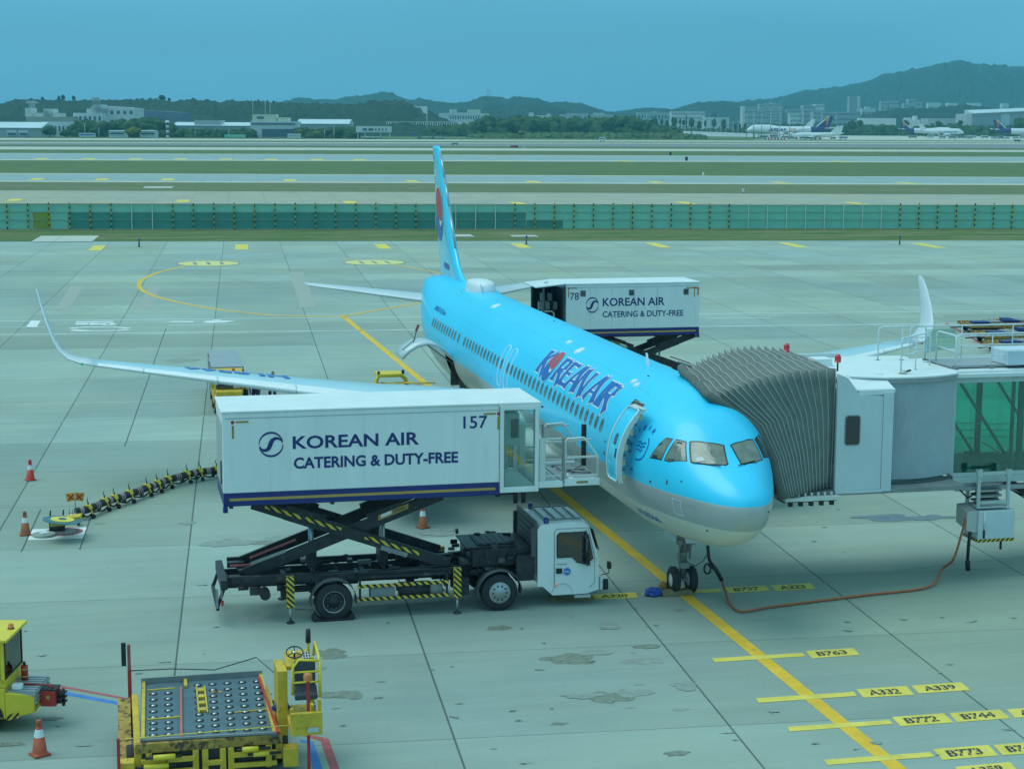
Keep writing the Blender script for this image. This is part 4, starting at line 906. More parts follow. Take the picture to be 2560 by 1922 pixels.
# nose gear
m = MB(); ax = (5.07, 0, .38)
m.cyl((5.05, 0, .45), (4.95, 0, 2.1), .085, .12, 14); m.cyl((4.98, 0, 1.2), (4.95, 0, 2.1), .14, .15, 14); m.beam((5.05, -.30, .38), (5.05, .30, .38), .09, .09); m.beam((4.95, 0, 1.3), (4.2, 0, 2.1), .07, .07); m.beam((4.98, -.16, 1.0), (4.86, -.16, 1.45), .05, .05); m.beam((4.98, .16, 1.0), (4.86, .16, 1.45), .05, .05)
m.beam((5.10, 0, .55), (5.35, 0, .85), .09, .04); m.beam((5.35, 0, .85), (5.08, 0, 1.15), .09, .04); m.box((4.88, 0, 1.62), (.16, .5, .14)); m.cyl((4.82, .2, 1.5), (4.75, .2, 1.5), .09, n=12); m.cyl((4.82, -.2, 1.5), (4.75, -.2, 1.5), .09, n=12); m.box((4.93, .0, .82), (.12, .26, .16)); m.tube([(4.9, .12, 1.7), (4.82, .2, 1.2), (4.88, .15, .8), (5.0, .18, .5)], .018, 6)
ng = m.build('nose_gear', 'dullsteel', air)
for dy in (-.25, .25):
    m = MB(); m.lathe([(.20, -.1), (.32, -.105), (.375, -.06), (.38, .06), (.32, .105), (.19, .1)], (5.07, dy, .38), 'Y', 28, caps=(False, False)); wh = m.build('wheel', 'rubber', ng)
    m = MB(); m.lathe([(.04, -.09), (.19, -.07), (.2, .0), (.19, .09), (.12, .07), (.07, .10), (.02, .10)], (5.07, dy, .38), 'Y', 20); m.build('rim', 'whitepaint', wh)
for sd_ in (1, -1):
    m = MB(); m.prism([(4.45, .30*sd_, 2.05), (5.5, .30*sd_, 2.02), (5.45, .42*sd_, 1.55), (4.55, .42*sd_, 1.58)], (0, .02, 0)); m.build('gear_door', 'winggrey', ng)
m = MB(); m.prism([(4.3, .25, 1.9), (4.3, -.25, 1.9), (4.25, -.2, 1.6), (4.25, .2, 1.6)], (.02, 0, 0)); m.build('gear_door', 'winggrey', ng)
# ================================================================== CATERING TRUCKS
def wheelparts(parent, c, r, w_, axis, side, hub='silver', n=30):
    """c centre, side=+1/-1 direction of outer face along axis"""
    m = MB(); h = w_/2
    m.lathe([(r*.58, -h), (r*.93, -h), (r*.985, -h*.75), (r, -h*.3), (r, h*.3), (r*.985, h*.75), (r*.93, h), (r*.58, h)], c, axis, n, caps=(False, False))
    wh = m.build('wheel', 'rubber', parent)
    m = MB(); o = side*h
    if hub == 'front': prof = [(r*.06, o*.2), (r*.60, o*.2), (r*.60, o*.98), (r*.54, o*.98), (r*.46, o*1.05), (r*.30, o*1.12), (r*.24, o*1.25), (r*.05, o*1.28)]
    else: prof = [(r*.06, o*.15), (r*.60, o*.15), (r*.60, o*.98), (r*.55, o*.98), (r*.48, o*.45), (r*.30, o*.4), (r*.27, o*.75), (r*.05, o*.78)]
    m.lathe(prof, c, axis, 24); rim = m.build('rim', 'chassis' if hub != 'front' else 'steel', wh)
    if hub != 'front':
        m = MB(); m.lathe([(r*.60, o*.96), (r*.60, o*1.0), (r*.545, o*1.0), (r*.545, o*.9)], c, axis, 28, caps=(False, False)); m.build('rim_ring', 'steel', rim)
    m = MB()
    for k in range(10):
        t = 2*math.pi*k/10; rr = r*.38; q = o*(1.14 if hub == 'front' else .5)
        p = (c[0]+rr*math.cos(t), c[1]+q, c[2]+rr*math.sin(t)) if axis == 'Y' else (c[0]+q, c[1]+rr*math.cos(t), c[2]+rr*math.sin(t))
        m.box(p, (.045, .03, .045))
    m.build('wheel_nuts', 'darkgrey', rim)
    return wh
def arcpts(cx_, cz, r, a0, a1, n=14): return [(cx_+r*math.cos(R(a0+(a1-a0)*i/n)), cz+r*math.sin(R(a0+(a1-a0)*i/n))) for i in range(n+1)]
def catering(label, num, camside, kind, loc, rz, group):
    """local axes: +x truck forward, y lateral; camside=-1/+1 lateral side carrying the artwork"""
    tr = thing('catering_truck', label, 'truck', (0, 0, 0), group); WL[tr.name] = (0, 0, 0)
    s = camside
    # ---- chassis
    m = MB()
    for y in (-.42, .42): m.bb(-2.75, 5.5, y-.045, y+.045, .82, 1.12)
    for x in (-2.7, -1.9, -1.2, -.4, .9, 1.7, 2.5, 3.3, 4.0, 5.3): m.bb(x-.06, x+.06, -.42, .42, .86, 1.06)
    m.bb(-2.9, -2.72, -1.1, 1.1, .95, 1.2); m.bb(-2.6, -.6, -1.08, -.98, 1.1, 1.28); m.bb(-2.6, -.6, .98, 1.08, 1.1, 1.28); m.bb(-2.6, 3.3, -.98, -.88, 1.02, 1.2); m.bb(-2.6, 3.3, .88, .98, 1.02, 1.2)
    chs = m.build('chassis', 'chassis', tr, bevel=.012)
    random.seed(5 if num == '157' else 6)
    m = MB()
    for i in range(90):
        x = random.uniform(-2.6, 5.0); y = random.uniform(-1.05, 1.05); z = random.uniform(.62, 1.28); d = (random.uniform(.1, .45), random.uniform(.06, .3), random.uniform(.05, .22)); m.m = random.choice((0, 0, 0, 0, 1, 2))
        if random.random() < .6: m.box((x, y, z), d)
        else: m.cyl((x-d[0]/2, y, z), (x+d[0]/2, y, z), d[2]*.5, n=10)
    for i in range(14):
        x = random.uniform(-2.4, 3.6); y = random.uniform(-.9, .9); m.m = 0; m.tube([(x, y, 1.1), (x+random.uniform(.2, .6), y+.1, 1.22), (x+random.uniform(.7, 1.2), y, 1.05)], .018, 5)
    m.build('chassis_fittings', ['chassis', 'midgrey', 'darkgrey'], chs)
    for dy in (s, -s):       # tank, cabinets
        m = MB(); m.cyl((1.75, dy*.92, .66), (2.55, dy*.92, .66), .21, n=18); m.m = 1; m.cyl((2.55, dy*.92, .66), (2.9, dy*.92, .66), .19, n=18); m.m = 1; m.bb(.98, 1.62, dy*.92-.18, dy*.92+.18, .50, .78); m.m = 0; m.bb(3.35, 3.62, dy*.85-.2, dy*.85+.2, .45, .9); m.cyl((-1.2, dy*.6, .72), (-1.2, dy*.95, .72), .14, n=14); m.cyl((-1.75, dy*.6, .72), (-1.75, dy*.95, .72), .14, n=14)
        m.build('air_tank', ['chassis', 'midgrey'], chs)
    m = MB()     # side guards
    for z in (.87, .52): m.bb(.62, 3.05, s*1.16-.02, s*1.16+.02, z-.04, z+.04)
    m.build('side_guard', 'hazard', tr)
    m = MB(); m.bb(.66, .72, s*1.13-.02, s*1.13+.02, .48, 1.1); m.bb(2.97, 3.03, s*1.13-.02, s*1.13+.02, .48, 1.1); m.bb(.6, 3.1, s*1.05-.03, s*1.05+.03, 1.05, 1.12); m.build('guard_bracket', 'chassis', tr)
    # wheels: front single, rear dual
    for dy in (1, -1):
        wheelparts(tr, (4.42, dy*1.05, .5), .5, .30, 'Y', dy, 'front')
        wheelparts(tr, (0, dy*1.05, .5), .5, .30, 'Y', dy); 
        for cx_, rr in ((0, .60), (4.42, .60)):
            m = MB(); pr = arcpts(cx_, .52, rr, 8, 172); m.loft([[(x, dy*.86, z), (x, dy*1.24, z), (x, dy*1.24, z-.03), (x, dy*.86, z-.03)] for x, z in pr], True, (True, True), True)
            for q in (pr[0], pr[-1]): m.bb(q[0]-.015, q[0]+.015, dy*1.05-.19, dy*1.05+.19, .42, q[1])
            m.build('mudguard', 'darkgrey', tr)
    # outriggers
    for x in (-1.13, 3.27):
        for dy in (1, -1):
            m = MB(); m.bb(x-.10, x+.10, dy*1.17-.07, dy*1.17+.07, .42, 1.25); j = m.build('outrigger', 'hazardj', tr, bevel=.01)
            m = MB(); m.cyl((x, dy*1.17, .05), (x, dy*1.17, .45), .035, n=10); m.m = 1; m.lathe([(.02, .0), (.11, 0), (.10, .04), (.04, .06)], (x, dy*1.17, .0), n=14); m.build('jack_foot', ['steel', 'chassis'], j)
    # rear bumper / lights
    m = MB(); m.beam((-2.8, s*1.0, 1.0), (-2.98, s*1.0, .50), .10, .08); m.beam((-2.8, -s*1.0, 1.0), (-2.98, -s*1.0, .50), .10, .08); m.bb(-3.02, -2.94, -1.1, 1.1, .42, .56); m.m = 1; m.box((-2.88, s*1.06, .92), (.05, .06, .4)); m.m = 2; m.box((-2.86, s*1.12, .62), (.06, .04, .14)); m.m = 1; m.box((-3.0, s*1.13, .75), (.06, .05, .5))
    m.build('rear_bumper', ['chassis', 'dullsteel', 'red'], tr)
    # scissor lift
    for dy in (.64, -.64):
        m = MB(); m.beam((-2.03, dy*1.17, 3.12), (3.14, dy*1.17, 1.25), .10, .30); m.beam((-1.2, dy*1.17, 2.86), (-.2, dy*1.17, 2.5), .11, .40); m.build('scissor_arm', 'chassis', tr, bevel=.01)
        m = MB(); m.beam((2.96, dy, 3.12), (-2.27, dy, 1.23), .10, .30); m.beam((1.0, dy, 2.48), (1.9, dy, 2.80), .11, .40); m.build('scissor_arm', 'chassis', tr, bevel=.01)
    y0 = s*.64*1.17+s*.057; d1 = Vector((5.17, 0, -1.87)).normalized(); upn = Vector((d1.z*-1, 0, d1.x))
    m = MB()
    for a, b, o_ in ((.06, .24, -.10), (.26, .44, -.10), (.56, .84, -.09)):
        p = Vector((-2.03, y0, 3.12))+Vector((5.17, 0, -1.87))*a; q = Vector((-2.03, y0, 3.12))+Vector((5.17, 0, -1.87))*b; k = upn*(-.02); m.prism([p+k, q+k, q+k+upn*.10, p+k+upn*.10], (0, s*.004, 0))
    (m.build('hazard_strip', 'hazard', tr) if kind == 'glass' else None)
    m = MB(); m.cyl((-.45, .25, 1.1), (-.45, .25, 2.55), .045, n=10); m.cyl((1.45, .25, 1.1), (1.45, .25, 2.65), .045, n=10); m.cyl((-.45, -.25, 1.1), (-.45, -.25, 2.55), .045, n=10); m.cyl((1.45, -.25, 1.1), (1.45, -.25, 2.65), .045, n=10); m.m = 1; m.box((-.45, 0, 1.45), (.22, .7, .5)); m.box((1.45, 0, 1.45), (.22, .7, .5)); build_split(m, 'lift_cylinder', ['steel', 'chassis'], tr)
    m = MB(); m.beam((-2.1, s*.50, 1.62), (-.9, s*.50, 2.05), .03, .05); m.bb(-2.62, -1.7, s*.55-.02, s*.55+.02, 1.42, 1.47); m.m = 1; m.beam((-2.1, s*.74, 1.52), (-1.2, s*.74, 1.82), .02, .08); m.beam((1.3, s*.80, 1.80), (2.0, s*.80, 1.55), .02, .12)
    build_split(m, 'lift_linkage', ['redpaint', 'dullsteel'], tr)
    m = MB(); m.prism([(1.25, s*.70, 2.50), (2.05, s*.70, 2.79), (2.05, s*.70, 2.93), (1.25, s*.70, 2.64)], (0, s*.003, 0)); m.m = 1; m.prism([(1.32, s*.705, 2.57), (1.60, s*.705, 2.67), (1.60, s*.705, 2.76), (1.32, s*.705, 2.66)], (0, s*.003, 0)); m.m = 2; mbtext(m, 'DOLL', (1.66 if s < 0 else 2.0, s*.710, 2.69 if s < 0 else 2.81), (.32*(-s), 0, .115*(-s)), (-.02, 0, .07)); m.build('lift_sign', ['gold', 'white', 'black'], tr)
    # ---- box body
    x0, x1 = (-2.79, 4.38) if kind == 'glass' else (-2.05, 4.38); zb_, zt_ = 3.50, 5.56; hw = 1.22
    m = MB(); m.bb(x0, x1, -hw, hw, zb_-.0, zt_); body = m.build('cargo_box', 'truckwhite', tr, bevel=.02)
    m = MB(); m.bb(x0-.03, x1+.02, -hw-.03, hw+.03, zt_+.002, zt_+.06); m.build('roof_cap', 'truckwhite', body, bevel=.02)
    m = MB(); m.bb(x0, x1, -hw-.004, hw+.004, 3.17, zb_-.002); m.bb(x0-.02, x0+.10, s*hw-.1, s*hw+.012, 3.02, 3.17); m.build('skirt', 'navy', body)
    m = MB(); m.prism([(x0+.15, s*(hw+.006), 3.30), (x1-.10, s*(hw+.006), 3.30), (x1-.10, s*(hw+.006), 3.37), (x0+.15, s*(hw+.006), 3.37)], (0, s*.003, 0)); m.build('gold_stripe', 'gold', body)
    m = MB()      # underside frame
    for y in (-.7, .7): m.bb(x0+.1, x1+.6, y-.06, y+.06, 3.06, 3.17)
    for x in (x0+.2, 0, 2.5, x1): m.bb(x-.05, x+.05, -1.1, 1.1, 3.08, 3.17)
    m.build('underframe', 'chassis', body)
    yy = s*(hw+.007); fl = -s   # text reading direction: for s=-1 (right side) text runs +x ; for s=+1 runs -x
    def T(mb, txt, xa, xb, z0, z1, bold=.02):
        mbtext(mb, txt, (xa, yy, z0), (xb-xa, 0, 0), (0, 0, z1-z0), bold)
    m = MB()
    if kind == 'glass':
        T(m, 'KOREAN AIR', -1.02, 2.25, 4.585, 4.925, .022); T(m, 'CATERING & DUTY-FREE', -1.0, 3.28, 4.07, 4.37, .03); T(m, '157', 3.42, 4.06, 4.96, 5.29, .01); mblogo(m, (-1.57, yy, 4.73), (.325, 0, 0), (0, 0, .325))
    else:
        L_ = x1-x0; f = lambda u: x1-L_*u
        T(m, 'KOREAN AIR', f(.272), f(.735), 4.55, 4.93, .018); T(m, 'CATERING & DUTY-FREE', f(.272), f(.878), 4.04, 4.32, .015); T(m, '78', f(.03), f(.095), 4.86, 5.20, .004); mblogo(m, (f(.195), yy, 4.62), (-.31, 0, 0), (0, 0, .36))
    m.build('lettering', 'navy', body)
    m = MB()
    def mark(xc, z, dx, nm=True):
        m.m = 0; m.prism([(xc, yy, z), (xc+dx*.32, yy, z), (xc+dx*.32, yy, z+.045), (xc, yy, z+.045)], (0, s*.002, 0)); m.prism([(xc-dx*.10, yy, z-.40), (xc-dx*.05, yy, z-.40), (xc-dx*.05, yy, z-.06), (xc-dx*.10, yy, z-.06)], (0, s*.002, 0))
        m.m = 1; m.lathe([(.001, 0), (.045, 0), (.045, s*.012), (.001, s*.012)], (xc-dx*.08, yy, z+.02), 'Y', 12)
    mark(x0+.34, 5.31, 1); mark(x1-.10 if kind == 'glass' else x1-.2, 5.31 if kind == 'glass' else 5.38, -1)
    m.build('reflector', ['decalgold', 'red'], body)
    m = MB(); m.prism([(x0+.08, yy*1.0, 5.42), (x1-.02, yy, 5.42), (x1-.02, yy, 5.432), (x0+.08, yy, 5.432)], (0, s*.002, 0))
    if kind != 'glass':
        for u in (.18, .34, .51, .68): m.bb(x1-(x1-x0)*u-.004, x1-(x1-x0)*u+.004, s*(hw+.001), s*(hw+.004), 3.55, 5.4)
    m.build('panel_seam', 'dullsteel', body)
    if kind != 'glass':
        m = MB()
        for u in (.125, .485, .895):
            xx = x1-(x1-x0)*u; m.m = 0; m.prism([(xx-.13, yy, 5.02), (xx+.13, yy, 5.02), (xx+.13, yy, 5.30), (xx-.13, yy, 5.30)], (0, s*.01, 0)); m.m = 1; m.prism([(xx-.10, yy+s*.011, 5.05), (xx+.10, yy+s*.011, 5.05), (xx+.10, yy+s*.011, 5.27), (xx-.10, yy+s*.011, 5.27)], (0, s*.004, 0))
        m.build('vent_window', ['dullsteel', 'darkglass'], body)
        m = MB(); m.prism([(x0+.05, yy, 5.36), (x0+.35, yy, 5.36), (x0+.35, yy, 5.30), (x0+.12, yy, 5.30), (x0+.12, yy, 5.0), (x0+.05, yy, 5.0)], (0, s*.004, 0)); m.build('corner_light', 'orange', body)
    m = MB()
    if kind == 'glass':
        for x in (-1.6, -.4, .8, 2.0, 3.2): m.prism([(x, s*(hw+.0015), 3.52), (x+.008, s*(hw+.0015), 3.52), (x+.008, s*(hw+.0015), 5.40), (x, s*(hw+.0015), 5.40)], (0, s*.002, 0))
        m.build('sheet_joint', mk('jointgrey', (.66, .67, .66), .5) and 'jointgrey', body)
    # rear shutter
    m = MB(); m.bb(x0-.012, x0-.001, -1.05, 1.05, 3.55, 5.3); m.m = 1
    for k in range(12): m.bb(x0-.018, x0-.013, -1.03, 1.03, 3.62+k*.14, 3.625+k*.14)
    m.bb(x0-.05, x0-.013, s*.95-.03, s*.95+.03, 3.7, 4.3); m.build('rear_shutter', ['alu', 'darkgrey'], body)
    # ---- forward vestibule
    X0, X1 = 4.40, 5.44
    if kind == 'glass':
        m = MB(); zB, zT = 3.22, 5.52
        for dy in (s, -s):
            for x in (X0+.05, X1-.05): m.bb(x-.05, x+.05, dy*hw-.05, dy*hw+.05, zB, zT)
            m.bb(X0+.10, X1-.10, dy*hw-.05, dy*hw+.05, zB, zB+.14); m.bb(X0+.10, X1-.10, dy*hw-.05, dy*hw+.05, zT-.10, zT)
        m.bb(X0, X1, -hw+.06, hw-.06, zB, zB+.08); m.build('vestibule_frame', 'truckwhite', tr, bevel=.01)
        m = MB(); m.bb(X0-.02, X1+.06, -hw-.03, hw+.03, zT+.002, zT+.09); m.build('vestibule_roof', 'truckwhite', tr, bevel=.01)
        for dy in (s, -s):
            m = MB(); m.bb(X0+.11, X1-.11, dy*hw-.004, dy*hw+.004, zB+.15, zT-.11); m.build('glass_pane', 'clearglass', tr)
            m = MB()
            for x in (X0+.115, X1-.135): m.bb(x, x+.02, dy*hw-.012, dy*hw+.012, zB+.15, zT-.11)
            m.build('glass_gasket', 'midgrey', tr)
        m = MB(); m.m = 0; m.bb(X0+.2, X0+.75, -.25, .25, 4.3, 5.15); m.m = 1; m.bb(X0+.52, X0+.72, -.27, -.251, 4.5, 5.0); m.bb(X0+.52, X0+.72, .251, .27, 4.5, 5.0); m.m = 0; m.bb(X0+.1, X0+.9, -.1, .1, 5.2, 5.28); m.cyl((X0+.45, 0, 4.3), (X0+.45, 0, 3.6), .03, n=8)
        for z in (3.9, 4.35): m.beam((X0+.1, .9, z), (X1-.1, .9, z), .04, .04)
        m.bb(X0+.06, X1-.06, -hw+.1, hw-.1, 3.31, 3.33); m.build('control_stand', ['offwhite', 'darkgrey'], tr)
        m = MB()
        for x in (X0+.5, X0+.72): m.cyl((x, s*.9, 2.85), (x, s*.9, 3.22), .06, n=10)
        m.build('buffer', 'rubber', tr)
        m = MB(); m.box((X1+.10, s*hw*.98, 5.47), (.05, .05, .05)); m.build('lamp', 'darkgrey', tr)
    else:
        X1 = 5.45; m = MB()
        for dy in (s, -s): m.bb(X1-.08, X1, dy*1.12-.04, dy*1.12+.04, 3.3, 5.42); m.bb(X0, X0+.08, dy*1.12-.04, dy*1.12+.04, 3.3, 5.5)
        for k in range(16): m.bb(X0-.015, X0+.02, s*1.18, s*1.235, 3.5+k*.125, 3.56+k*.125)
        m.bb(X0, X1, -1.1, 1.1, 3.2, 3.30); m.build('vestibule_frame', 'darkgrey', tr)
        m = MB(); m.bb(X0+.01, X1-.08, -s*1.16-.015, -s*1.16+.015, 3.3, 5.4); m.bb(X0+.02, X0+.04, -1.05, 1.05, 3.3, 5.35); m.build('vestibule_lining', 'black', tr)
        m = MB(); m.prism([(X0-.02, -1.25, 5.58), (X0-.02, 1.25, 5.58), (X1+.35, 1.25, 5.44), (X1+.35, -1.25, 5.44)], (0, 0, .05)); m.box((X1-.2, s*.95, 5.66), (.2, .06, .1)); m.build('vestibule_roof', 'truckwhite', tr)
        m = MB()
        for i in range(5):
            for k in range(3): m.m = (i+k) % 2; m.box((X0+.2+.18*i, -s*.5+.3*k*s, 3.75+.38*((i*2+k) % 4)), (.15, .26, .34))
        m.build('galley_cart', ['midgrey', 'darkgrey'], tr)
        m = MB()
        for y_ in (s*1.05,): m.tube([(X1-.55, y_, 3.3), (X1-.55, y_, 4.25), (X1-.45, y_, 4.35), (X1+.55, y_, 4.35), (X1+.65, y_, 4.25), (X1+.65, y_, 3.3)], .025, 6)
        m.tube([(X1+.05, s*1.0, 3.6), (X1+.6, s*1.0, 3.6)], .02, 6); m.build('hand_rail', 'offwhite', tr)
    # ---- bridge platform
    m = MB(); xa, xb, xc = 5.46, 6.15, 7.13
    m.m = 0
    for dy in (s, -s): m.bb(xa, xb-.04, dy*1.16-.05, dy*1.16+.05, 3.30, 3.46); m.bb(xb+.02, xc, dy*1.16-.05, dy*1.16+.05, 3.32, 3.50)
    m.bb(xa, xc, -1.1, 1.1, 3.30, 3.37); m.m = 1; m.bb(xa, xb-.04, -1.08, 1.08, 3.372, 3.39); m.bb(xb+.02, xc, -1.08, 1.08, 3.372, 3.42); m.m = 0; m.bb(xb+.25, xb+.38, -1.0, 1.0, 3.421, 3.44)
    m.m = 2; m.prism([(xb+.34, s*1.212, 3.38), (xb+.66, s*1.212, 3.38), (xb+.66, s*1.212, 3.44), (xb+.34, s*1.212, 3.44)], (0, s*.003, 0))
    m.build('platform', ['truckwhite', 'corrug', 'decalgold'], tr)
    if kind == 'glass':
        for dy, top in ((s*1.16, 1), (-s*1.10, 1.12)):
            m = MB(); r_ = .025; m.m = 0
            m.bb(xa+.02, xa+.18, dy-.03, dy+.03, 3.46, 4.62)
            m.beam((xa+.18, dy, 3.97), (xb-.06, dy, 3.97), .05, .05); m.beam((xa+.18, dy, 3.60), (xb-.06, dy, 3.60), .03, .03); m.beam((xa+.18, dy, 4.60), (xb-.06, dy, 4.60), .04, .04)
            m.tube([(xb+.05, dy, 3.5), (xb+.05, dy, 4.52), (xb+.10, dy, 4.58), (xb+.55, dy, 4.60), (xc-.05, dy, 4.10), (xc-.04, dy, 3.5)], r_*1.3, 6)
            m.beam((xb+.05, dy, 4.08), (xc-.05, dy, 4.08), .05, .05); m.beam((xb+.05, dy, 3.58), (xc-.05, dy, 3.58), .04, .04)
            m.tube([(xb+.1, dy, 4.52), (xb+.75, dy, 4.55)], r_, 6); m.m = 1; m.beam((xb-.02, dy, 3.4), (xb-.02, dy, 4.6), .05, .05); m.build('railing', ['offwhite', 'dullsteel'], tr)
        m = MB(); m.tube([(xb+.2, -s*.9, 3.45), (xb+.9, -s*.5, 3.5), (xb+.5, s*.1, 3.48), (xb+1.0, s*.3, 3.47)], .035, 6); m.box((xb+.6, -s*.4, 3.47), (.7, .5, .05)); m.build('folded_ramp', 'dullsteel', tr)
        m = MB(); m.bb(xc-.02, xc+.10, -s*.55-.05, -s*.55+.05, 3.5, 4.65); m.build('door_buffer', 'rubber', tr)
    # ---- engine deck and cab
    m = MB(); m.bb(3.75, 5.35, -.85, .85, 1.15, 1.62); m.bb(3.6, 5.0, -.75, .75, 1.62, 1.66); m.bb(3.95, 4.85, -.6, .6, 1.66, 1.70)
    m.bb(4.9, 5.4, -1.05, 1.05, .75, 1.45)
    for k in range(5): m.bb(4.0+.18*k, 4.1+.18*k, -.55, .55, 1.70, 1.715)
    m.build('engine_deck', 'chassis', tr, bevel=.015)
    m = MB(); random.seed(2)
    for i in range(60):
        x = random.uniform(3.4, 5.3); y = random.uniform(-1.05, 1.05); z = random.uniform(1.05, 1.72); m.m = random.choice((0, 0, 1)); m.box((x, y, z), (random.uniform(.05, .25), random.uniform(.05, .2), random.uniform(.04, .16)))
    for i in range(8): x = random.uniform(3.5, 4.8); m.tube([(x, -.9+.2*i, 1.2), (x+.3, -.85+.2*i, 1.62), (x+.6, -.9+.22*i, 1.3)], .02, 5)
    m.build('engine_pipes', ['chassis', 'darkgrey'], tr)
    m = MB(); m.bb(5.40, 5.45, -1.08, 1.08, 1.0, 2.36); m.bb(5.30, 5.40, -1.08, -1.02, 1.4, 2.2); m.bb(5.30, 5.40, 1.02, 1.08, 1.4, 2.2)
    for k in range(5): m.bb(5.37, 5.40, -.8, .8, 1.5+.16*k, 1.56+.16*k)
    m.build('cab_shield', 'darkgrey', tr)
    # cab: lofted profile in x-z, slight tumblehome
    prof = [(5.50, .62), (5.50, 2.18), (5.58, 2.27), (6.4, 2.32), (6.85, 2.27), (6.98, 2.15), (7.17, 1.50), (7.22, 1.25), (7.24, .45), (6.95, .36), (6.35, .36), (5.9, .36), (5.62, .62)]
    hw2 = 1.13
    def wy(z): return hw2-(max(0, z-1.2)*.055)
    nY = 8
    rings = []
    for i in range(nY+1):
        t = -1+2*i/nY; t = math.copysign(abs(t)**.6, t); rings.append([(x-(.10*abs(t)**6 if x > 6.8 else 0), t*wy(z), z-(.05*abs(t)**8 if z > 2.1 else 0)) for x, z in prof])
    m = MB(); m.loft(rings, True, (True, True), False); cab = m.build('cab', 'truckwhite', tr, bevel=.03)
    for dy in (s, -s):
        o_ = .012
        m = MB(); win = [(6.02, 1.36), (6.02, 1.94), (6.10, 2.01), (6.76, 2.01), (6.86, 1.92), (6.98, 1.30), (6.78, 1.16), (6.55, 1.22), (6.42, 1.36)]
        m.m = 0; m.poly([(x, dy*(wy(z)+o_), z) for x, z in grow(win, 1.06)]); m.m = 1; m.poly([(x, dy*(wy(z)+o_+.005), z) for x, z in win]); m.build('side_window', ['black', 'cabglass'] if False else ['black', 'darkglass'], cab)
        m = MB(); m.tube([(x, dy*(wy(z)+.004), z) for x, z in [(5.93, .55), (5.93, 2.06), (6.0, 2.13), (6.87, 2.13), (7.05, 1.3), (7.05, .62), (6.9, .5)]], .008, 4, closed=False); m.build('door_seam', 'midgrey', cab)
        m = MB(); m.bb(5.98, 6.14, dy*1.135-.01, dy*1.135+.012, .92, 1.06); m.build('door_handle', 'black', cab)
        m = MB(); m.tube([(6.82, dy*1.10, 1.15), (6.82, dy*1.22, 1.12), (6.80, dy*1.30, 1.15), (6.80, dy*1.30, 1.85), (6.8, dy*1.2, 2.0), (6.8, dy*1.1, 2.05)], .018, 6); m.box((6.80, dy*1.33, 1.62), (.07, .20, .40)); m.box((6.80, dy*1.33, 1.28), (.07, .20, .20)); m.m = 1; m.box((6.765, dy*1.33, 1.72), (.004, .17, .37)); m.build('mirror', ['black', 'steel'], cab)
        m = MB(); m.bb(6.5, 6.95, dy*1.05-.08, dy*1.05+.08, .22, .30); m.build('step', 'alu', cab)
        m = MB(); m.loft([[(x, dy*(1.138), z), (x, dy*.95, z)] for x, z in arcpts(6.15, .34, .30, 10, 170)], False, (False, False), True); m.build('step_well', 'black', cab)
        m = MB(); m.box((6.02, dy*1.145, .62), (.05, .012, .04)); m.build('side_marker', mk('markerlit', (.75, .12, .04), .3, emit=.6) and 'markerlit', cab)
    m = MB(); ws_ = [(6.99, 2.38), (7.16, 1.58)]; m.m = 0; 
    m.hexa([(7.01, -.98, 2.06), (7.01, .98, 2.06), (7.04, .98, 2.06), (7.04, -.98, 2.06), (7.18, -1.0, 1.48), (7.18, 1.0, 1.48), (7.21, 1.0, 1.48), (7.21, -1.0, 1.48)]); m.build('windscreen', 'darkglass', cab)
    m = MB(); m.bb(7.22, 7.30, -1.1, 1.1, .42, .72); m.m = 1
    for dy in (1, -1): m.bb(7.30, 7.32, dy*.85-.15, dy*.85+.15, .5, .66)
    m.build('bumper', ['truckwhite', 'alu'], cab)
    m = MB(); m.tube([(7.25, s*1.05, .8), (7.45, s*1.12, .86), (7.45, s*1.12, 1.05)], .015, 5); m.box((7.45, s*1.12, 1.08), (.08, .14, .18)); m.m = 1; m.box((7.50, s*1.12, 1.05), (.03, .10, .12)); m.m = 0; m.box((7.36, s*1.1, .55), (.14, .1, .28)); m.build('corner_lamp', ['black', 'orange'], cab)
    m = MB()
    for k in range(4): m.bb(5.75+.28*k, 5.79+.28*k, -.75, .75, 2.315, 2.34)
    m.bb(5.7, 6.75, -.80, -.76, 2.31, 2.35); m.bb(5.7, 6.75, .76, .80, 2.31, 2.35); m.m = 1; m.lathe([(.07, 0), (.07, .12), (.03, .16)], (5.75, .9, 2.27), n=10); m.lathe([(.07, 0), (.07, .12), (.03, .16)], (5.75, -.9, 2.27), n=10); m.build('roof_rack', ['midgrey', mk('beaconblue', (.03, .05, .25), .2) and 'beaconblue'], cab)
    m = MB(); m.poly([(6.28+.10*math.cos(2*math.pi*k/20), s*1.148, .97+.10*math.sin(2*math.pi*k/20)) for k in range(20)]); m.m = 1; mbtext(m, 'KAL', (6.21 if s < 0 else 6.35, s*1.151, .94), (.14*(-s), 0, 0), (0, 0, .055)); m.m = 2; mbtext(m, 'KOREAN AIR', (6.0 if s < 0 else 6.27, s*1.149, 1.16), (.27*(-s), 0, 0), (0, 0, .035)); m.build('door_badge', ['bluepaint', 'white', 'black'], cab)
    tr.location = loc; tr.rotation_euler = (0, 0, rz)
    return tr
catering('white catering truck numbered 157, its box raised on scissor arms at the front door', '157', -1, 'glass', (5.52, 9.77, 0), -math.pi/2, 'catering trucks serving the airliner')
catering('white catering truck numbered 78 with dark open front, raised behind the airliner', '78', 1, 'open', (38.2, -9.45, 0), math.pi/2, 'catering trucks serving the airliner')
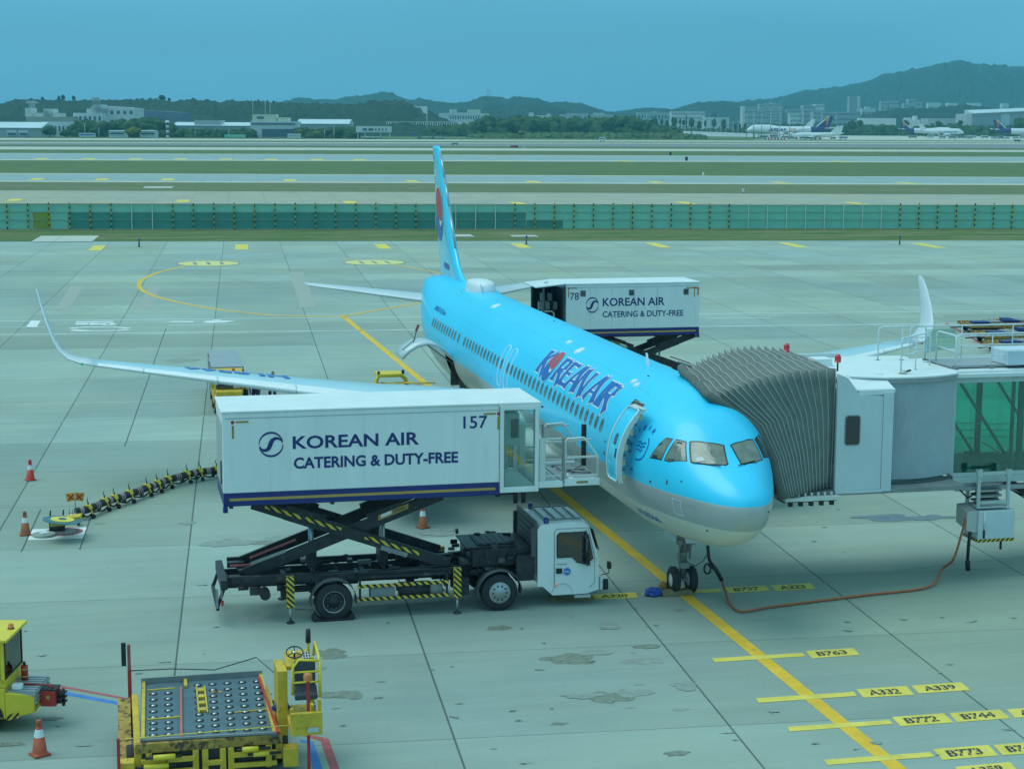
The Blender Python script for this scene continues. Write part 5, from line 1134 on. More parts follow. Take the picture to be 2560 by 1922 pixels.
# chocks / plate under the rear wheel
m = MB(); m.bb(4.28, 4.68, 9.28, 10.3, 0.005, .05); m.prism([(4.3, 9.2, .05), (4.3, 9.42, .05), (4.3, 9.3, .2)], (.35, 0, 0)); m.prism([(4.3, 10.34, .05), (4.3, 10.12, .05), (4.3, 10.25, .2)], (.35, 0, 0)); tag(m.build('wheel_chock', 'rubber', loc=(4.48, 9.77, 0)), 'black wheel chock tray under the rear wheel of the nearer catering truck', 'chock')
# ================================================================== JET BRIDGE
jb = thing('jet_bridge', 'white and green glass passenger boarding bridge with grey folding canopy at the airliner', 'jet bridge', (5.2, -7, 0))
# canopy ribs: each rib = polyline near-bottom, near-fold, near-top, far-top, far-bottom
NR = 17
cabrib = [Vector(p) for p in ((4.25, -3.95, 2.98), (4.2, -3.95, 4.1), (4.18, -3.95, 5.2), (4.15, -3.95, 6.28), (7.6, -3.95, 6.38), (7.8, -3.95, 3.0))]
front = [Vector(p) for p in ((3.2, -2.14, 2.95), (3.33, -1.86, 4.0), (3.38, -1.36, 4.9), (3.36, -.08, 5.76), (6.1, -.20, 6.14), (7.9, -2.1, 3.2))]
ribs = []
for i in range(NR*2+1):
    t_ = i/(NR*2); u = t_*(1.32-.32*t_); rb = []
    for j, (a, b) in enumerate(zip(cabrib, front)):
        p = a.lerp(b, u)
        if j in (3, 4): p = p+Vector((0, 0, (.20, .34)[j-3]*math.sin(u*math.pi)))
        if j == 2: p = p+Vector((0, 0, .05*math.sin(u*math.pi)))
        rb.append(p)
    c = sum(rb, Vector())/len(rb)
    if i % 2 == 1: rb = [p+(c-p)*(.060 if j in (3, 4) else .03) for j, p in enumerate(rb)]
    dn = []
    for j in range(len(rb)-1):
        n = (4, 4, 4, 8, 5)[j]
        for k in range(n):
            t = k/n; p = rb[j].lerp(rb[j+1], t)
            if j == 3: p = p-Vector((0, 0, .06*math.sin(t*math.pi*3)**2))
            dn.append(p)
    dn.append(rb[-1]); ribs.append(dn)
m = MB(); m.loft(ribs, False, (False, False), True); can = m.build('canopy', 'canvas', jb)
so_ = can.modifiers.new('thick', 'SOLIDIFY'); so_.thickness = .02
m = MB()
for i in range(0, NR*2+1, 2): m.tube([p+Vector((-.0, 0, .0)) for p in ribs[i]], .016, 5)
m.build('canopy_bow', mk('bowgrey', (.36, .40, .38), .7) and 'bowgrey', can)
m = MB(); pts = [Vector(p) for p in ribs[-1]]; m.tube(pts, .13, 8); m.build('canopy_cushion', mk('cushion', (.11, .13, .12), .75, nz=.15) and 'cushion', can)
m = MB(); m.bb(3.55, 3.75, -3.95, -2.35, 2.78, 2.88); m.m = 1; m.bb(3.8, 4.4, -3.95, -2.4, 2.70, 2.80)
for k in range(7): m.m = 0; m.box((3.70, -2.6-.19*k, 2.94), (.06, .05, .08))
m.m = 1
for k in range(5): m.box((3.8, -2.6-.3*k, 2.66), (.12, .1, .12))
m.build('bellows_rail', ['offwhite', 'chassis'], jb)
mk('bridgewhite', (.58, .66, .68), .45, nz=.05, sc_=.8, dirt=((.50, .55, .52), .66, 2)); mk('rooflight', (.72, .76, .76), .5, nz=.05, sc_=.7)
# floor of cab
m = MB(); m.bb(4.0, 7.9, -7.9, -2.2, 2.80, 2.92); m.build('cab_floor', 'midgrey', jb)
# cab wall with window (near side)
m = MB()
m.prism([(4.0, -5.32, 2.92), (4.0, -3.97, 2.92), (4.0, -3.97, 6.16), (4.0, -4.25, 6.05), (4.0, -4.45, 5.80), (4.0, -4.62, 5.56), (4.0, -5.32, 5.52)], (.12, 0, 0)); 
m.bb(3.97, 4.5, -5.62, -5.325, 2.86, 5.62); m.bb(3.96, 4.2, -5.36, -3.97, 2.84, 2.92)
cw_ = m.build('cab_wall', 'bridgewhite', jb, bevel=.012)
def rrect(x, y0, y1, z0, z1, r, n=6):
    out = []
    for cy, cz, t0 in ((y1-r, z1-r, 0), (y0+r, z1-r, 90), (y0+r, z0+r, 180), (y1-r, z0+r, 270)):
        for k in range(n+1): t = R(t0+90*k/n); out.append((x, cy+r*math.cos(t), cz+r*math.sin(t)))
    return out
m = MB(); m.prism(rrect(3.985, -4.66, -4.20, 4.18, 5.02, .09), (.02, 0, 0)); m.build('window_frame', 'dullsteel', cw_)
m = MB(); m.prism(rrect(3.975, -4.63, -4.23, 4.21, 4.99, .08), (.012, 0, 0)); m.build('cab_window', 'darkglass', cw_)
m = MB(); m.bb(4.5, 7.9, -4.1, -3.97, 2.92, 3.0); m.bb(7.78, 7.9, -5.6, -3.97, 2.92, 6.2); m.build('far_wall', 'bridgewhite', jb)
m = MB(); m.prism([(4.0, -5.62, 5.55), (4.02, -5.62, 5.72), (7.85, -5.62, 6.05), (7.85, -5.62, 5.9)], (0, 1.62, .0)); m.prism([(4.0, -5.66, 5.60), (4.0, -4.60, 5.60), (4.4, -4.2, 5.80), (4.9, -4.2, 5.98), (4.9, -5.66, 5.88)], (0, 0, .10)); m.bb(4.9, 7.8, -5.7, -3.98, 5.90, 6.0); m.build('cab_roof', 'rooflight', jb, bevel=.01)
m = MB(); m.bb(4.05, 4.4, -5.0, -4.45, 5.50, 5.56); m.m = 1; m.box((4.1, -4.75, 5.62), (.18, .5, .1)); m.tube([(4.05, -4.4, 5.72), (4.1, -4.7, 5.64), (4.08, -5.1, 5.60)], .03, 6); m.build('floodlight_bracket', ['corrug', 'black'], jb)
# beacons
for p, h, lb in (((7.2, -3.75, 6.36), .0, 'beacon'), ((4.15, -4.0, 6.22), .22, 'beacon')):
    m = MB(); m.m = 1; m.cyl(p, (p[0], p[1], p[2]+h+.02), .025 if h else .08, n=8); m.m = 0; m.s = True; m.lathe([(.085, 0), (.09, .14), (.06, .22), (.01, .23)], (p[0], p[1], p[2]+h+.02), n=14); m.build('beacon_lamp', ['beacon', 'black'], jb)
m = MB(); m.box((6.6, -4.55, 6.12), (.55, .5, .26)); m.build('roof_box', 'rooflight', jb, bevel=.02)
# rotunda curtain (corrugated, gently convex)
pts = []; NC = 90
for i in range(NC+1):
    t = i/NC; y = -5.62+(-7.95+5.62)*t; x = 4.66-.40*math.sin(t*math.pi*.80+.10)+.62*t; x += .010*(1 if (i % 2) else -1); pts.append((x, y))
m = MB(); m.loft([[(x, y, 3.05), (x, y, 5.78)] for x, y in pts], False, (False, False), False); m.build('slat_curtain', mk('curtain', (.44, .50, .53), .5, metal=.1, nz=.05) and 'curtain', jb)
def band_(z0, z1, off, nm, mt):
    P_ = [(4.66-.40*math.sin(t*math.pi*.80+.10)+.62*t-off, -5.60+(-8.02+5.60)*t) for t in [i/12 for i in range(13)]]
    m = MB(); m.loft([[(x, y, z0), (x, y, z1), (x+.15, y, z1), (x+.15, y, z0)] for x, y in P_], True, (True, True), False); m.build(nm, mt, jb)
band_(2.80, 2.98, .05, 'curtain_sill', 'darkgrey'); band_(2.72, 2.80, .08, 'curtain_track', 'corrug'); band_(5.78, 5.90, .07, 'curtain_header', 'corrug')
P_ = [(4.66-.40*math.sin(t*math.pi*.80+.10)+.62*t-.10, -5.60+(-8.05+5.60)*t) for t in [i/12 for i in range(13)]]
m = MB(); lo = [(x, y, 5.905) for x, y in P_]+[(7.9, -7.7, 6.02), (7.9, -4.2, 6.05), (5.2, -4.25, 6.02), (4.6, -4.6, 5.95)]; m.prism(lo, (0, 0, .045)); m.build('rotunda_roof', 'rooflight', jb)
m = MB(); m.s = True; m.lathe([(.02, 0), (.10, .01), (.09, .07), (.02, .10)], (5.0, -6.35, 5.97), n=10); m.m = 1; m.tube([(5.0, -6.35, 6.0), (5.05, -6.6, 6.05)], .03, 6); m.build('roof_camera', ['alu', 'black'], jb)
# tunnel
TX, TZ0, TZ1 = 5.22, 3.02, 5.62; TY0, TY1 = -7.98, -30.0; TX2 = 8.0
m = MB()
for x in (TX, TX2):
    m.bb(x-.06, x+.06, TY1, TY0, TZ1, TZ1+.16); m.bb(x-.06, x+.06, TY1, TY0, TZ0-.12, TZ0); m.bb(x-.09, x+.09, TY1, TY0, TZ0-.30, TZ0-.125)
    y = TY0-.06
    while y > TY1: m.bb(x-.06, x+.06, y-.06, y+.06, TZ0, TZ1); y -= 6.0
m.build('tunnel_frame', mk('framegrey', (.46, .54, .53), .5, nz=.06) and 'framegrey', jb, bevel=.01)
for x in (TX, TX2):
    m = MB(); m.bb(x-.012, x+.012, TY1, TY0-.12, TZ0, TZ1); m.build('glass_wall', 'tunnelglass', jb)
m = MB()
for x, o_ in ((TX, .16), (TX2, -.16)):
    for k in range(6):
        y0_ = TY0-.35-k*2.25; m.beam((x+o_, y0_, TZ1-.05), (x+o_, y0_-1.75, TZ0+.1), .06, .09, up=(1, 0, 0)); m.bb(x+o_-.05, x+o_+.05, y0_-2.0, y0_-1.85, TZ0, TZ1)
m.bb(TX+.1, TX+.15, TY0-2.05, TY0-1.95, TZ0, TZ1); m.build('tunnel_truss', mk('trussdark', (.05, .10, .10), .6) and 'trussdark', jb)
m = MB(); m.bb(TX+.1, TX2-.1, TY1, TY0, TZ0-.06, TZ0+.02); m.m = 1; m.bb(TX+.8, TX2-.8, TY1, TY0, TZ0+.03, TZ0+.06); m.m = 2
for k in range(3): m.tube([(TX+.5, TY0-.4-1.2*j, 3.9+.22*k+.06*math.sin(j*2+k)) for j in range(12)], .012, 5)
m.m = 1; m.box((TX+.5, TY0-1.0, TZ0+.25), (.3, .4, .5)); m.build('tunnel_floor', ['darkgrey', 'trussdark', mk('cableteal', (.35, .6, .55), .5) and 'cableteal'], jb)
m = MB(); m.box((TX+.45, TY0-1.95, TZ0+.16), (.22, .26, .14)); m.build('fire_box', 'red', jb)
m = MB(); m.bb(TX-.16, TX2+.16, TY1, TY0+.08, TZ1+.165, TZ1+.27); m.bb(TX+.0, TX2-.0, TY1, TY0-.0, TZ1+.27, TZ1+.33)
for k in range(14): m.bb(TX-.12, TX+.5, TY0-.8*k-.35, TY0-.8*k-.34, TZ1+.331, TZ1+.336)
m.build('tunnel_roof', 'rooflight', jb, bevel=.012)
# roof catwalk rails
def rail(p0, p1, h, npost, nbar=3, r_=.024, name_='guard_rail', rnd=True):
    p0, p1 = Vector(p0), Vector(p1); m = MB(); up_ = Vector((0, 0, 1)); L_ = (p1-p0); d = L_.normalized(); c = .12
    m.tube([p0, p0+up_*(h-c), p0+up_*(h-.03)+d*c*.3, p0+up_*h+d*c, p1+up_*h-d*c, p1+up_*(h-.03)-d*c*.3, p1+up_*(h-c), p1], r_, 7)
    for k in range(1, nbar): m.tube([p0+up_*h*k/nbar, p1+up_*h*k/nbar], r_*.85, 6)
    for k in range(1, npost): q = p0+L_*k/npost; m.tube([q, q+up_*h], r_*.85, 6)
    m.m = 1
    for k in range(0, npost+1): q = p0+L_*k/npost; m.box(q+Vector((0, 0, -.02)), (.10, .12, .05))
    return m.build(name_, [mk('railpaint', (.62, .70, .72), .45, nz=.03) and 'railpaint', 'midgrey'], jb)
Z0 = TZ1+.34
rail((5.0, -6.28, 5.98), (6.2, -7.75, 5.98), .98, 2, 2); rail((7.2, -6.6, 6.05), (7.2, -8.1, 6.05), .98, 2, 2)
rail((5.6, -8.28, Z0+.05), (5.6, -16.0, Z0+.05), .95, 7, 3); rail((7.4, -7.7, Z0+.05), (7.4, -16.0, Z0+.05), .98, 5, 3); rail((6.9, -8.3, Z0+.05), (5.7, -8.3, Z0+.05), .9, 1, 2)
m = MB(); m.bb(5.7, 7.3, -16, -8.2, Z0+.02, Z0+.08); m.build('catwalk', 'corrug', jb)
m = MB(); m.box((5.95, -11.4, Z0+.30), (1.0, 3.2, .42)); m.build('roof_unit', mk('unitgrey', (.55, .65, .72), .5) and 'unitgrey', jb, bevel=.02)
m = MB(); m.prism([(6.9, -8.0, Z0+.3), (6.9, -8.9, Z0+.45), (6.9, -8.9, Z0+1.0), (6.9, -8.0, Z0+1.0)], (.03, 0, 0)); m.build('weather_screen', 'clearglass', jb)
# service stair + lower rails under the tunnel
m = MB(); m.bb(TX-.1, TX+.12, -30, -8.2, 2.50, 2.62); m.bb(TX-.02, TX+.1, -9.6, -8.1, 2.56, 2.88); m.m = 1; m.tube([(TX-.1, -8.3, 2.55), (TX-.15, -8.55, 2.30), (TX-.1, -8.9, 2.50)], .03, 6); m.build('cable_tray', ['corrug', 'black'], jb)
m = MB()
for k in range(9): m.m = 0; m.box((7.2+.0*k, -10.6-.42*k, 2.45-.25*k), (.9, .30, .04))
for x in (6.75, 7.65): m.m = 1; m.beam((x, -10.3, 2.62), (x, -14.4, .2), .05, .22); m.m = 0; m.beam((x, -10.3, 3.4), (x, -14.4, 1.1), .04, .04)
m.build('service_stair', ['alu', 'chassis'], jb)
# hanging ground-power cabinet frame
HX = 4.75
a = [PX(*zm(2300, 1150, 6.642)(x, y), HX) for x, y in ((990, 150), (1480, 150), (990, 800), (1490, 800), (950, 840), (1550, 840), (950, 1340), (1550, 1340))]
m = MB()
for y_, zt_, zb_ in ((a[0].y, a[0].z, a[2].z), (a[1].y, a[1].z, a[3].z)):
    m.bb(HX-.035, HX+.035, y_-.045, y_+.045, zb_, zt_); m.bb(HX-.06, HX+.06, y_-.075, y_+.075, zt_-.22, zt_); m.bb(HX+.6, HX+.67, y_-.045, y_+.045, zb_, zt_)
yA, yB = a[1].y, a[0].y
for z in (a[2].z+.12, a[2].z+.95): m.bb(HX-.03, HX+.03, yA+.05, yB-.05, z, z+.09)
m.bb(HX-.03, HX+.65, yA, yB, a[2].z, a[2].z+.05); m.build('cabinet_frame', 'framegrey', jb)
m = MB()
for k in range(4): m.bb(HX+.2, HX+.62, yA+.08, yB-.08, a[2].z+.12+.16*k, a[2].z+.17+.16*k)
m.build('louvre', 'midgrey', jb)
m = MB(); m.bb(HX-.1, HX+.75, a[5].y, a[4].y, a[6].z+.06, a[4].z); cabn = m.build('power_cabinet', 'bridgewhite', jb, bevel=.015)
m = MB(); m.bb(HX-.115, HX+.76, a[5].y-.01, a[4].y+.01, a[6].z-.02, a[6].z+.06); m.build('hazard_edge', 'hazardj', cabn)
m = MB(); m.prism([(HX-.05, a[4].y, a[4].z), (HX-.05, a[4].y+.34, a[4].z-.02), (HX-.05, a[4].y+.34, a[4].z-.55), (HX-.05, a[4].y+.10, a[4].z-.62), (HX-.05, a[4].y, a[4].z-.62)], (.65, 0, .12)); m.build('reel_box', 'alu', cabn, bevel=.01)
m = MB(); m.cyl((HX-.12, a[4].y-.18, a[4].z-.02), (HX-.12, a[4].y-.18, a[6].z+.35), .03, n=8); m.m = 1; m.cyl((HX-.12, a[4].y-.18, a[6].z+.34), (HX-.12, a[4].y-.18, a[6].z+.10), .028, n=8); m.cyl((HX, a[5].y+.35, a[6].z-.02), (HX, a[5].y+.35, a[6].z-.28), .035, n=8); m.build('warning_tube', ['whitepaint', 'black'], cabn)
# support column
m = MB(); m.bb(6.2, 6.5, -17.2, -16.9, 0, 2.7); m.bb(7.1, 7.4, -17.2, -16.9, 0, 2.7); m.bb(5.9, 7.7, -17.3, -16.8, 2.4, 2.7); m.bb(5.8, 7.8, -17.6, -16.5, .3, .6)
for x in (6.0, 7.6): m.cyl((x-.2, -17.05, .5), (x+.2, -17.05, .5), .5, n=20)
m.build('drive_column', 'alu', jb)
# hanging plug cable & orange hose (their own things)
zq = zm(2300, 1150, 6.642)
pt = [PX(*zq(x, y), HX) for x, y in ((825, 1120), (830, 1200), (805, 1420), (790, 1640))]+[PX(*zm(2150, 780, 2.478)(668, 1600), HX)]
m = MB(); m.tube(pt[:2], .02, 6); m.tube([pt[1], pt[2], pt[3]], [.05, .05, .045], 8); m.tube([pt[3], pt[3].lerp(pt[4], .2), pt[4]], [.035, .075, .065], 8)
tag(m.build('power_plug', 'black', loc=tuple(pt[4])), 'black power plug hanging under the boarding bridge cabinet', 'cable')
q1 = zm(1400, 950, 2.7683)
hp = [PX(*zq(760, 975), HX), PX(*zq(680, 1260), HX-.1), PX(*zq(555, 1640), HX-.15)]
gp = [G(*z3(1850, 130), .25), G(*z3(1790, 205), .06), G(*z3(1500, 242), .05), G(*z3(1100, 292), .05), G(*z3(970, 312), .05), G(*z3(920, 272), .05), G(*z3(895, 205), .25)]
nose = [PX(*q1(1120, 1385), 3.4), PX(*q1(1085, 1320), 3.4), PX(*q1(1045, 1270), 3.35)]
hz = [hp[-1].lerp(gp[0], .35)+Vector((0, 0, -.0)), ]
allp = [tuple(p) for p in hp]+[tuple(gp[0])]+[tuple(p) for p in gp[1:]]+[tuple(nose[0])]
m = MB(); m.tube([Vector(p) for p in smooth(allp, 7)], .034, 8); m.m = 1; m.tube([nose[0], nose[1], nose[2]], .06, 8); m.tube([PX(*q1(1020+22*math.cos(t), 1305+34*math.sin(t)), 3.3) for t in [k*.45 for k in range(14)]], .03, 6, closed=True); m.tube([PX(*q1(x, y), 3.3) for x, y in ((1045, 1270), (1030, 1230), (1025, 1180), (1022, 1145))], .045, 8); m.tube([PX(*q1(x, y), 3.8) for x, y in ((1022, 1200), (990, 1250), (940, 1285), (890, 1265), (865, 1240))], .012, 5)
tag(m.build('power_cable', [mk('cableorange', (.46, .13, .05), .6) and 'cableorange', 'black'], loc=tuple(gp[4])), 'long orange ground power cable looping from the bridge cabinet to the airliner nose', 'cable')
# ================================================================== GROUND EQUIPMENT
def cone(c, label, h=.76, mt='coneorange', yaw=.3, lean=0):
    c = Vector(c); m = MB(); m.m = 0; rr = .24
    base = [c+Vector((rr*math.cos(yaw+R(45+90*k)), rr*math.sin(yaw+R(45+90*k)), .01)) for k in range(4)]; m.prism(base, (0, 0, .035))
    m.lathe([(.165, .045), (.15, .07), (.105, .40)], tuple(c), n=24); m.m = 1; m.lathe([(.105, .40), (.075, .56)], tuple(c), n=24, caps=(False, False)); m.m = 0; m.lathe([(.075, .56), (.055, h-.09), (.06, h-.085), (.055, h-.02), (.02, h)], tuple(c), n=20)
    return tag(m.build('traffic_cone', [mt, 'white'], loc=tuple(c)), label, 'traffic cone', 'traffic cones on the apron')
cone(G(66*1.15732, 1037*1.15732), 'bright red traffic cone farthest left beside a pavement joint', mt=mk('conered', (.62, .045, .03), .5) and 'conered')
cone(G(55*1.15732, 1155*1.15732), 'brownish traffic cone beside the hydrant pit at the left', mt='conebrown', yaw=.1)
cone(G(1057, 1319), 'orange traffic cone seen between the nearer catering truck box and its cab', mt='conebrown', yaw=.5)
cone(G(245/2.458, 1500+950/2.458), 'large orange traffic cone in the bottom left foreground', mt='coneorange', yaw=.5)
# ---------------- yellow tug, left edge
class Loc:      # builds in a local frame by rotating afterwards
    pass
tug = thing('tow_tractor', 'yellow tow tractor with cab, cut off by the left edge, red hitch behind', 'tractor', (0, 0, 0)); WL[tug.name] = (0, 0, 0)
m = MB(); m.bb(-.02, 2.6, -1.35, -.02, .30, .98); m.prism([(-.62, -.12, .42), (-.02, -.02, .28), (-.02, -.02, .88), (-.62, -.12, .82)], (0, -1.1, 0)); m.bb(-.05, 1.6, -1.33, -.03, .98, 1.12)
m.build('body', 'yellowclean', tug, bevel=.03)
m = MB()
for k in range(8): m.bb(-.64+.0*k, -.0, -.16-.135*k-.05, -.16-.135*k+.03, .86, .90)
for k in range(3): m.bb(-.655, -.622, -1.2, -.12, .62+.09*k, .67+.09*k)
m.bb(-.64, -.0, -1.22, -.10, .80, .862); m.build('rear_grille', 'corrug', tug)
m = MB()
for x in (0.0, 1.5):
    for y in (-.05, -1.32): m.bb(x-.03, x+.05, y-.03, y+.03, 1.1, 2.0)
m.bb(-.02, 1.55, -.07, -.02, 1.08, 1.16); m.bb(-.05, 0.02, -1.32, -.05, 1.08, 1.16); m.build('cab_frame', 'yellowclean', tug)
m = MB(); m.bb(.06, 1.45, -.052, -.042, 1.16, 1.98); m.bb(-.03, -.02, -1.28, -.08, 1.16, 1.98); m.build('cab_glass', 'clearglass', tug)
m = MB(); m.bb(-.045, -.03, -1.30, -1.25, 1.14, 2.0); m.bb(-.045, -.03, -.11, -.06, 1.14, 2.0); m.bb(-.045, -.03, -1.3, -.06, 1.14, 1.19); m.bb(-.045, -.03, -1.3, -.06, 1.95, 2.0); m.bb(.02, .06, -.06, -.03, 1.14, 2.0); m.bb(1.42, 1.46, -.06, -.03, 1.14, 2.0); m.bb(.02, 1.46, -.06, -.03, 1.12, 1.17); m.build('window_gasket', 'black', tug)
m = MB(); m.bb(.3, .8, -.9, -.45, 1.1, 1.3); m.bb(.22, .34, -.9, -.45, 1.2, 1.75); m.build('seat', 'darkgrey', tug, bevel=.03)
m = MB(); m.prism([(-.14, .08, 2.0), (2.2, .08, 2.0), (2.2, -1.42, 2.0), (-.14, -1.42, 2.0)], (0, 0, .07)); rf = m.build('roof', 'yellowclean', tug, bevel=.02)
m = MB(); mbtext(m, '08', (.75, -.95, 2.075), (0, .45, 0), (-.28, 0, 0), .03); m.build('roof_number', 'textblack', rf)
m = MB(); m.m = 1; m.lathe([(.07, 0), (.07, .03)], (.02, -.75, 2.07), n=12); m.m = 0; m.lathe([(.06, .03), (.055, .10), (.02, .12)], (.02, -.75, 2.07), n=12); m.build('beacon_lamp', ['orange', 'black'], rf)
wheelparts(tug, (.42, -.14, .33), .33, .24, 'Y', 1); wheelparts(tug, (.42, -1.23, .33), .33, .24, 'Y', -1); wheelparts(tug, (2.1, -.14, .33), .33, .24, 'Y', 1)
m = MB(); pr = arcpts(.42, .34, .40, -5, 185); m.loft([[(x, -.28, z), (x, .02, z)] for x, z in pr], False, (False, False), True); m.m = 1; m.prism([(.42+.40*math.cos(R(a)), -.015, .34+.40*math.sin(R(a))) for a in range(0, 181, 15)], (0, .018, 0)); m.build('wheel_arch', ['black', 'black'], tug)
m = MB(); m.bb(-.98, -.66, -.80, -.42, .46, .80); m.m = 1; m.bb(-1.0, -.66, -.79, -.43, .80, .83); 
for z in (.50, .60, .70): m.bb(-1.16, -.98, -.72, -.50, z, z+.03)
m.cyl((-1.10, -.61, .42), (-1.10, -.61, .80), .035, n=10); m.m = 0; m.tube([(-.2, -.5, .93), (-.75, -.55, .90), (-1.05, -.6, .78)], .018, 5); m.m = 2; m.poly([(-.82+.045*math.cos(t), -.415, .66+.045*math.sin(t)) for t in [2*math.pi*k/14 for k in range(14)]]); m.build('tow_hitch', ['red', 'black', 'gold'], tug)
m = MB(); m.m = 0; m.cyl((-.20, -.88, .90), (-.20, -.88, 1.22), .075, n=14); m.m = 1; m.cyl((-.20, -.88, 1.22), (-.20, -.88, 1.30), .03, n=8); m.m = 2; m.cyl((-.20, -.88, .96), (-.20, -.88, 1.0), .078, n=14); m.cyl((-.20, -.88, 1.12), (-.20, -.88, 1.16), .078, n=14); ex = m.build('fire_extinguisher', ['red', 'black', 'gold'], tug)
m = MB(); m.bb(-.34, -.12, -.34, -.16, .90, 1.02); m.build('work_light', 'white', tug, bevel=.03)
m = MB(); m.prism([(-.30, -.035, .34), (-.05, -.012, .28), (-.05, -.012, .40), (-.30, -.035, .46)], (0, .004, 0)); m.prism([(-.63, -.30, .46), (-.63, -.14, .46), (-.63, -.14, .58), (-.63, -.30, .58)], (-.004, 0, 0)); m.build('hazard_plate', 'hazardj', tug)
O_ = Vector((-2.62, 17.66, 0)); tug.location = O_; tug.rotation_euler = (0, 0, math.atan2(.97, .24))
# ---------------- container loader, bottom
DZ_ = .80; z5 = zm(300, 1600, 5.16); zc5 = zm(680, 1560, 4.589)
ld = thing('container_loader', 'worn yellow container loader with roller deck and raised driver stand in the foreground', 'loader', (-4, 13.5, 0))
dTL, dTR, dBR, dBL = [G(*p, DZ_) for p in (z5(275, 560), z5(1835, 455), z5(2020, 1200), z5(260, 1300))]
def dq(u, v, z=0): p = dTL.lerp(dTR, u).lerp(dBL.lerp(dBR, u), v); return p+Vector((0, 0, z))
m = MB(); m.prism([dq(0, 0, -.06), dq(1, 0, -.06), dq(1, 1, -.06), dq(0, 1, -.06)][::-1], (0, 0, .06)); deck = m.build('deck', mk('deckgrey', (.10, .15, .18), .55, metal=.2, nz=.16, sc_=3, dirt=((.22, .17, .10), .68, 2)) and 'deckgrey', ld)
tr_ = Vector((0, 0, .002))
m = MB(); a_ = (dTR-dTL).normalized(); b_ = (dBL-dTL).normalized()
def strip(mb, u0, v0, u1, v1, w_, h=.03, up=False): mb.beam(dq(u0, v0, h/2+.002), dq(u1, v1, h/2+.002), w_, h)
strip(m, .02, .0, .02, 1, .07, .05); strip(m, .985, 0, .985, 1, .07, .05); strip(m, .05, .14, .27, .13, .04, .02); strip(m, .05, .66, .30, .645, .05, .02); strip(m, .72, .63, .97, .61, .04, .02); strip(m, .36, .01, .36, .14, .07, .06)
m.build('deck_edge', 'yellow', deck)
m = MB(); m.m = 1; strip(m, .32, .14, .30, 1.0, .045, .05); m.m = 0
for k in range(4): m.box(dq(.475, .22+.115*k, .03), (.17, .14, .05))
m.beam(dq(.445, .16, .03), dq(.445, .62, .03), .03, .05); m.beam(dq(.51, .16, .03), dq(.51, .62, .03), .03, .05); m.m = 2; m.box(dq(.60, .25, .008), (.12, .22, .01)); m.build('deck_fitting', ['yellow', mk('paintpink', (.52, .14, .12), .6, nz=.15) and 'paintpink', 'rust'], deck)
m = MB(); strip(m, 0, .0, .36, 0, .03, .12); strip(m, .36, 0, 1, 0, .03, .12); strip(m, 0, 1, 1, 1, .05, .04); m.build('deck_lip', 'midgrey', deck)
rb_ = MB(); rb_.m = 0; rb_.lathe([(.055, 0), (.088, .0), (.088, .012), (.055, .012)], (0, 0, 0), n=16, caps=(False, False)); rb_.m = 1; rb_.s = True; rb_.lathe([(.052, .0), (.045, .016), (.025, .028), (.005, .031)], (0, 0, 0), n=14)
proto = None
for i in range(9):
    for j in range(8):
        if i > 7 and j < 3: continue
        if j == 2: continue
        px = 430+202*j-(i*10*(j-0)/7.0); yl = 1225-76*i; py = yl-85*j/7-(0)
        q = G(*z5(px, py), DZ_)
        if proto is None:
            proto = rb_.build('roller', ['black', 'steel'], ld); proto.location = q-Vector(WL[ld.name])+Vector((0, 0, .003)); o = proto
            for v in proto.data.vertices: v.co = v.co+Vector(WL[ld.name])
        else:
            o = proto.copy(); COL.objects.link(o); o.parent = ld; o.location = q-Vector(WL[ld.name])+Vector((0, 0, .003))
# front structure below the deck
m = MB(); fx0 = dBL.x-.02; yl, yr = dBL.y, dBR.y
m.bb(fx0-.10, fx0+.05, yr-.1, yl+.1, DZ_-.22, DZ_-.02); m.build('front_beam', 'rust', ld, bevel=.015)
m = MB()
for t in (.06, .40, .47, .60, .66, .94): y = yl+(yr-yl)*t; m.bb(fx0-.12, fx0+.02, y-.06, y+.06, .12, DZ_-.22)
for z, t0, t1 in ((.42, .0, .40), (.42, .66, 1), (.18, 0, .4), (.2, .66, 1), (.30, .47, .60)): m.bb(fx0-.14, fx0-.06, yl+(yr-yl)*t1, yl+(yr-yl)*t0, z-.05, z+.05)
m.bb(fx0-.04, fx0+3.2, yl-.02, yl+.12, .25, DZ_-.08); m.bb(fx0-.04, fx0+3.2, yr-.12, yr+.02, .25, DZ_-.08); m.bb(fx0-.2, fx0+.1, yr-.42, yr-.12, .12, .5); m.bb(fx0-.2, fx0+.1, yl+.12, yl+.42, .1, .45); m.build('chassis_frame', 'yellow', ld, bevel=.012)
m = MB(); m.bb(fx0+.05, fx0+3.0, yr+.1, yl-.1, .22, DZ_-.10); m.bb(fx0-.02, fx0+.04, yr+.05, yl-.05, .1, DZ_-.1); m.build('underbody', 'chassis', ld)
for t0, t1, z in ((.07, .25, .52), (.0, .20, .34), (.74, .90, .55), (.82, .98, .44)):
    m = MB(); m.m = 1; m.cyl((fx0-.20, yl+(yr-yl)*(t0-.04), z), (fx0-.20, yl+(yr-yl)*(t1+.05), z), .030, n=8); m.m = 0; m.cyl((fx0-.20, yl+(yr-yl)*(t0+.02 if t0 < .5 else t0), z), (fx0-.20, yl+(yr-yl)*(t1 if t0 < .5 else t1-.04), z), .055, n=14); m.build('hydraulic_cylinder', ['yellowclean', 'chassis'], ld)
for x in (fx0+.5, fx0+2.6):
    for y, sgn in ((yl+.16, 1), (yr-.16, -1)): wheelparts(ld, (x, y, .28), .28, .22, 'Y', sgn)
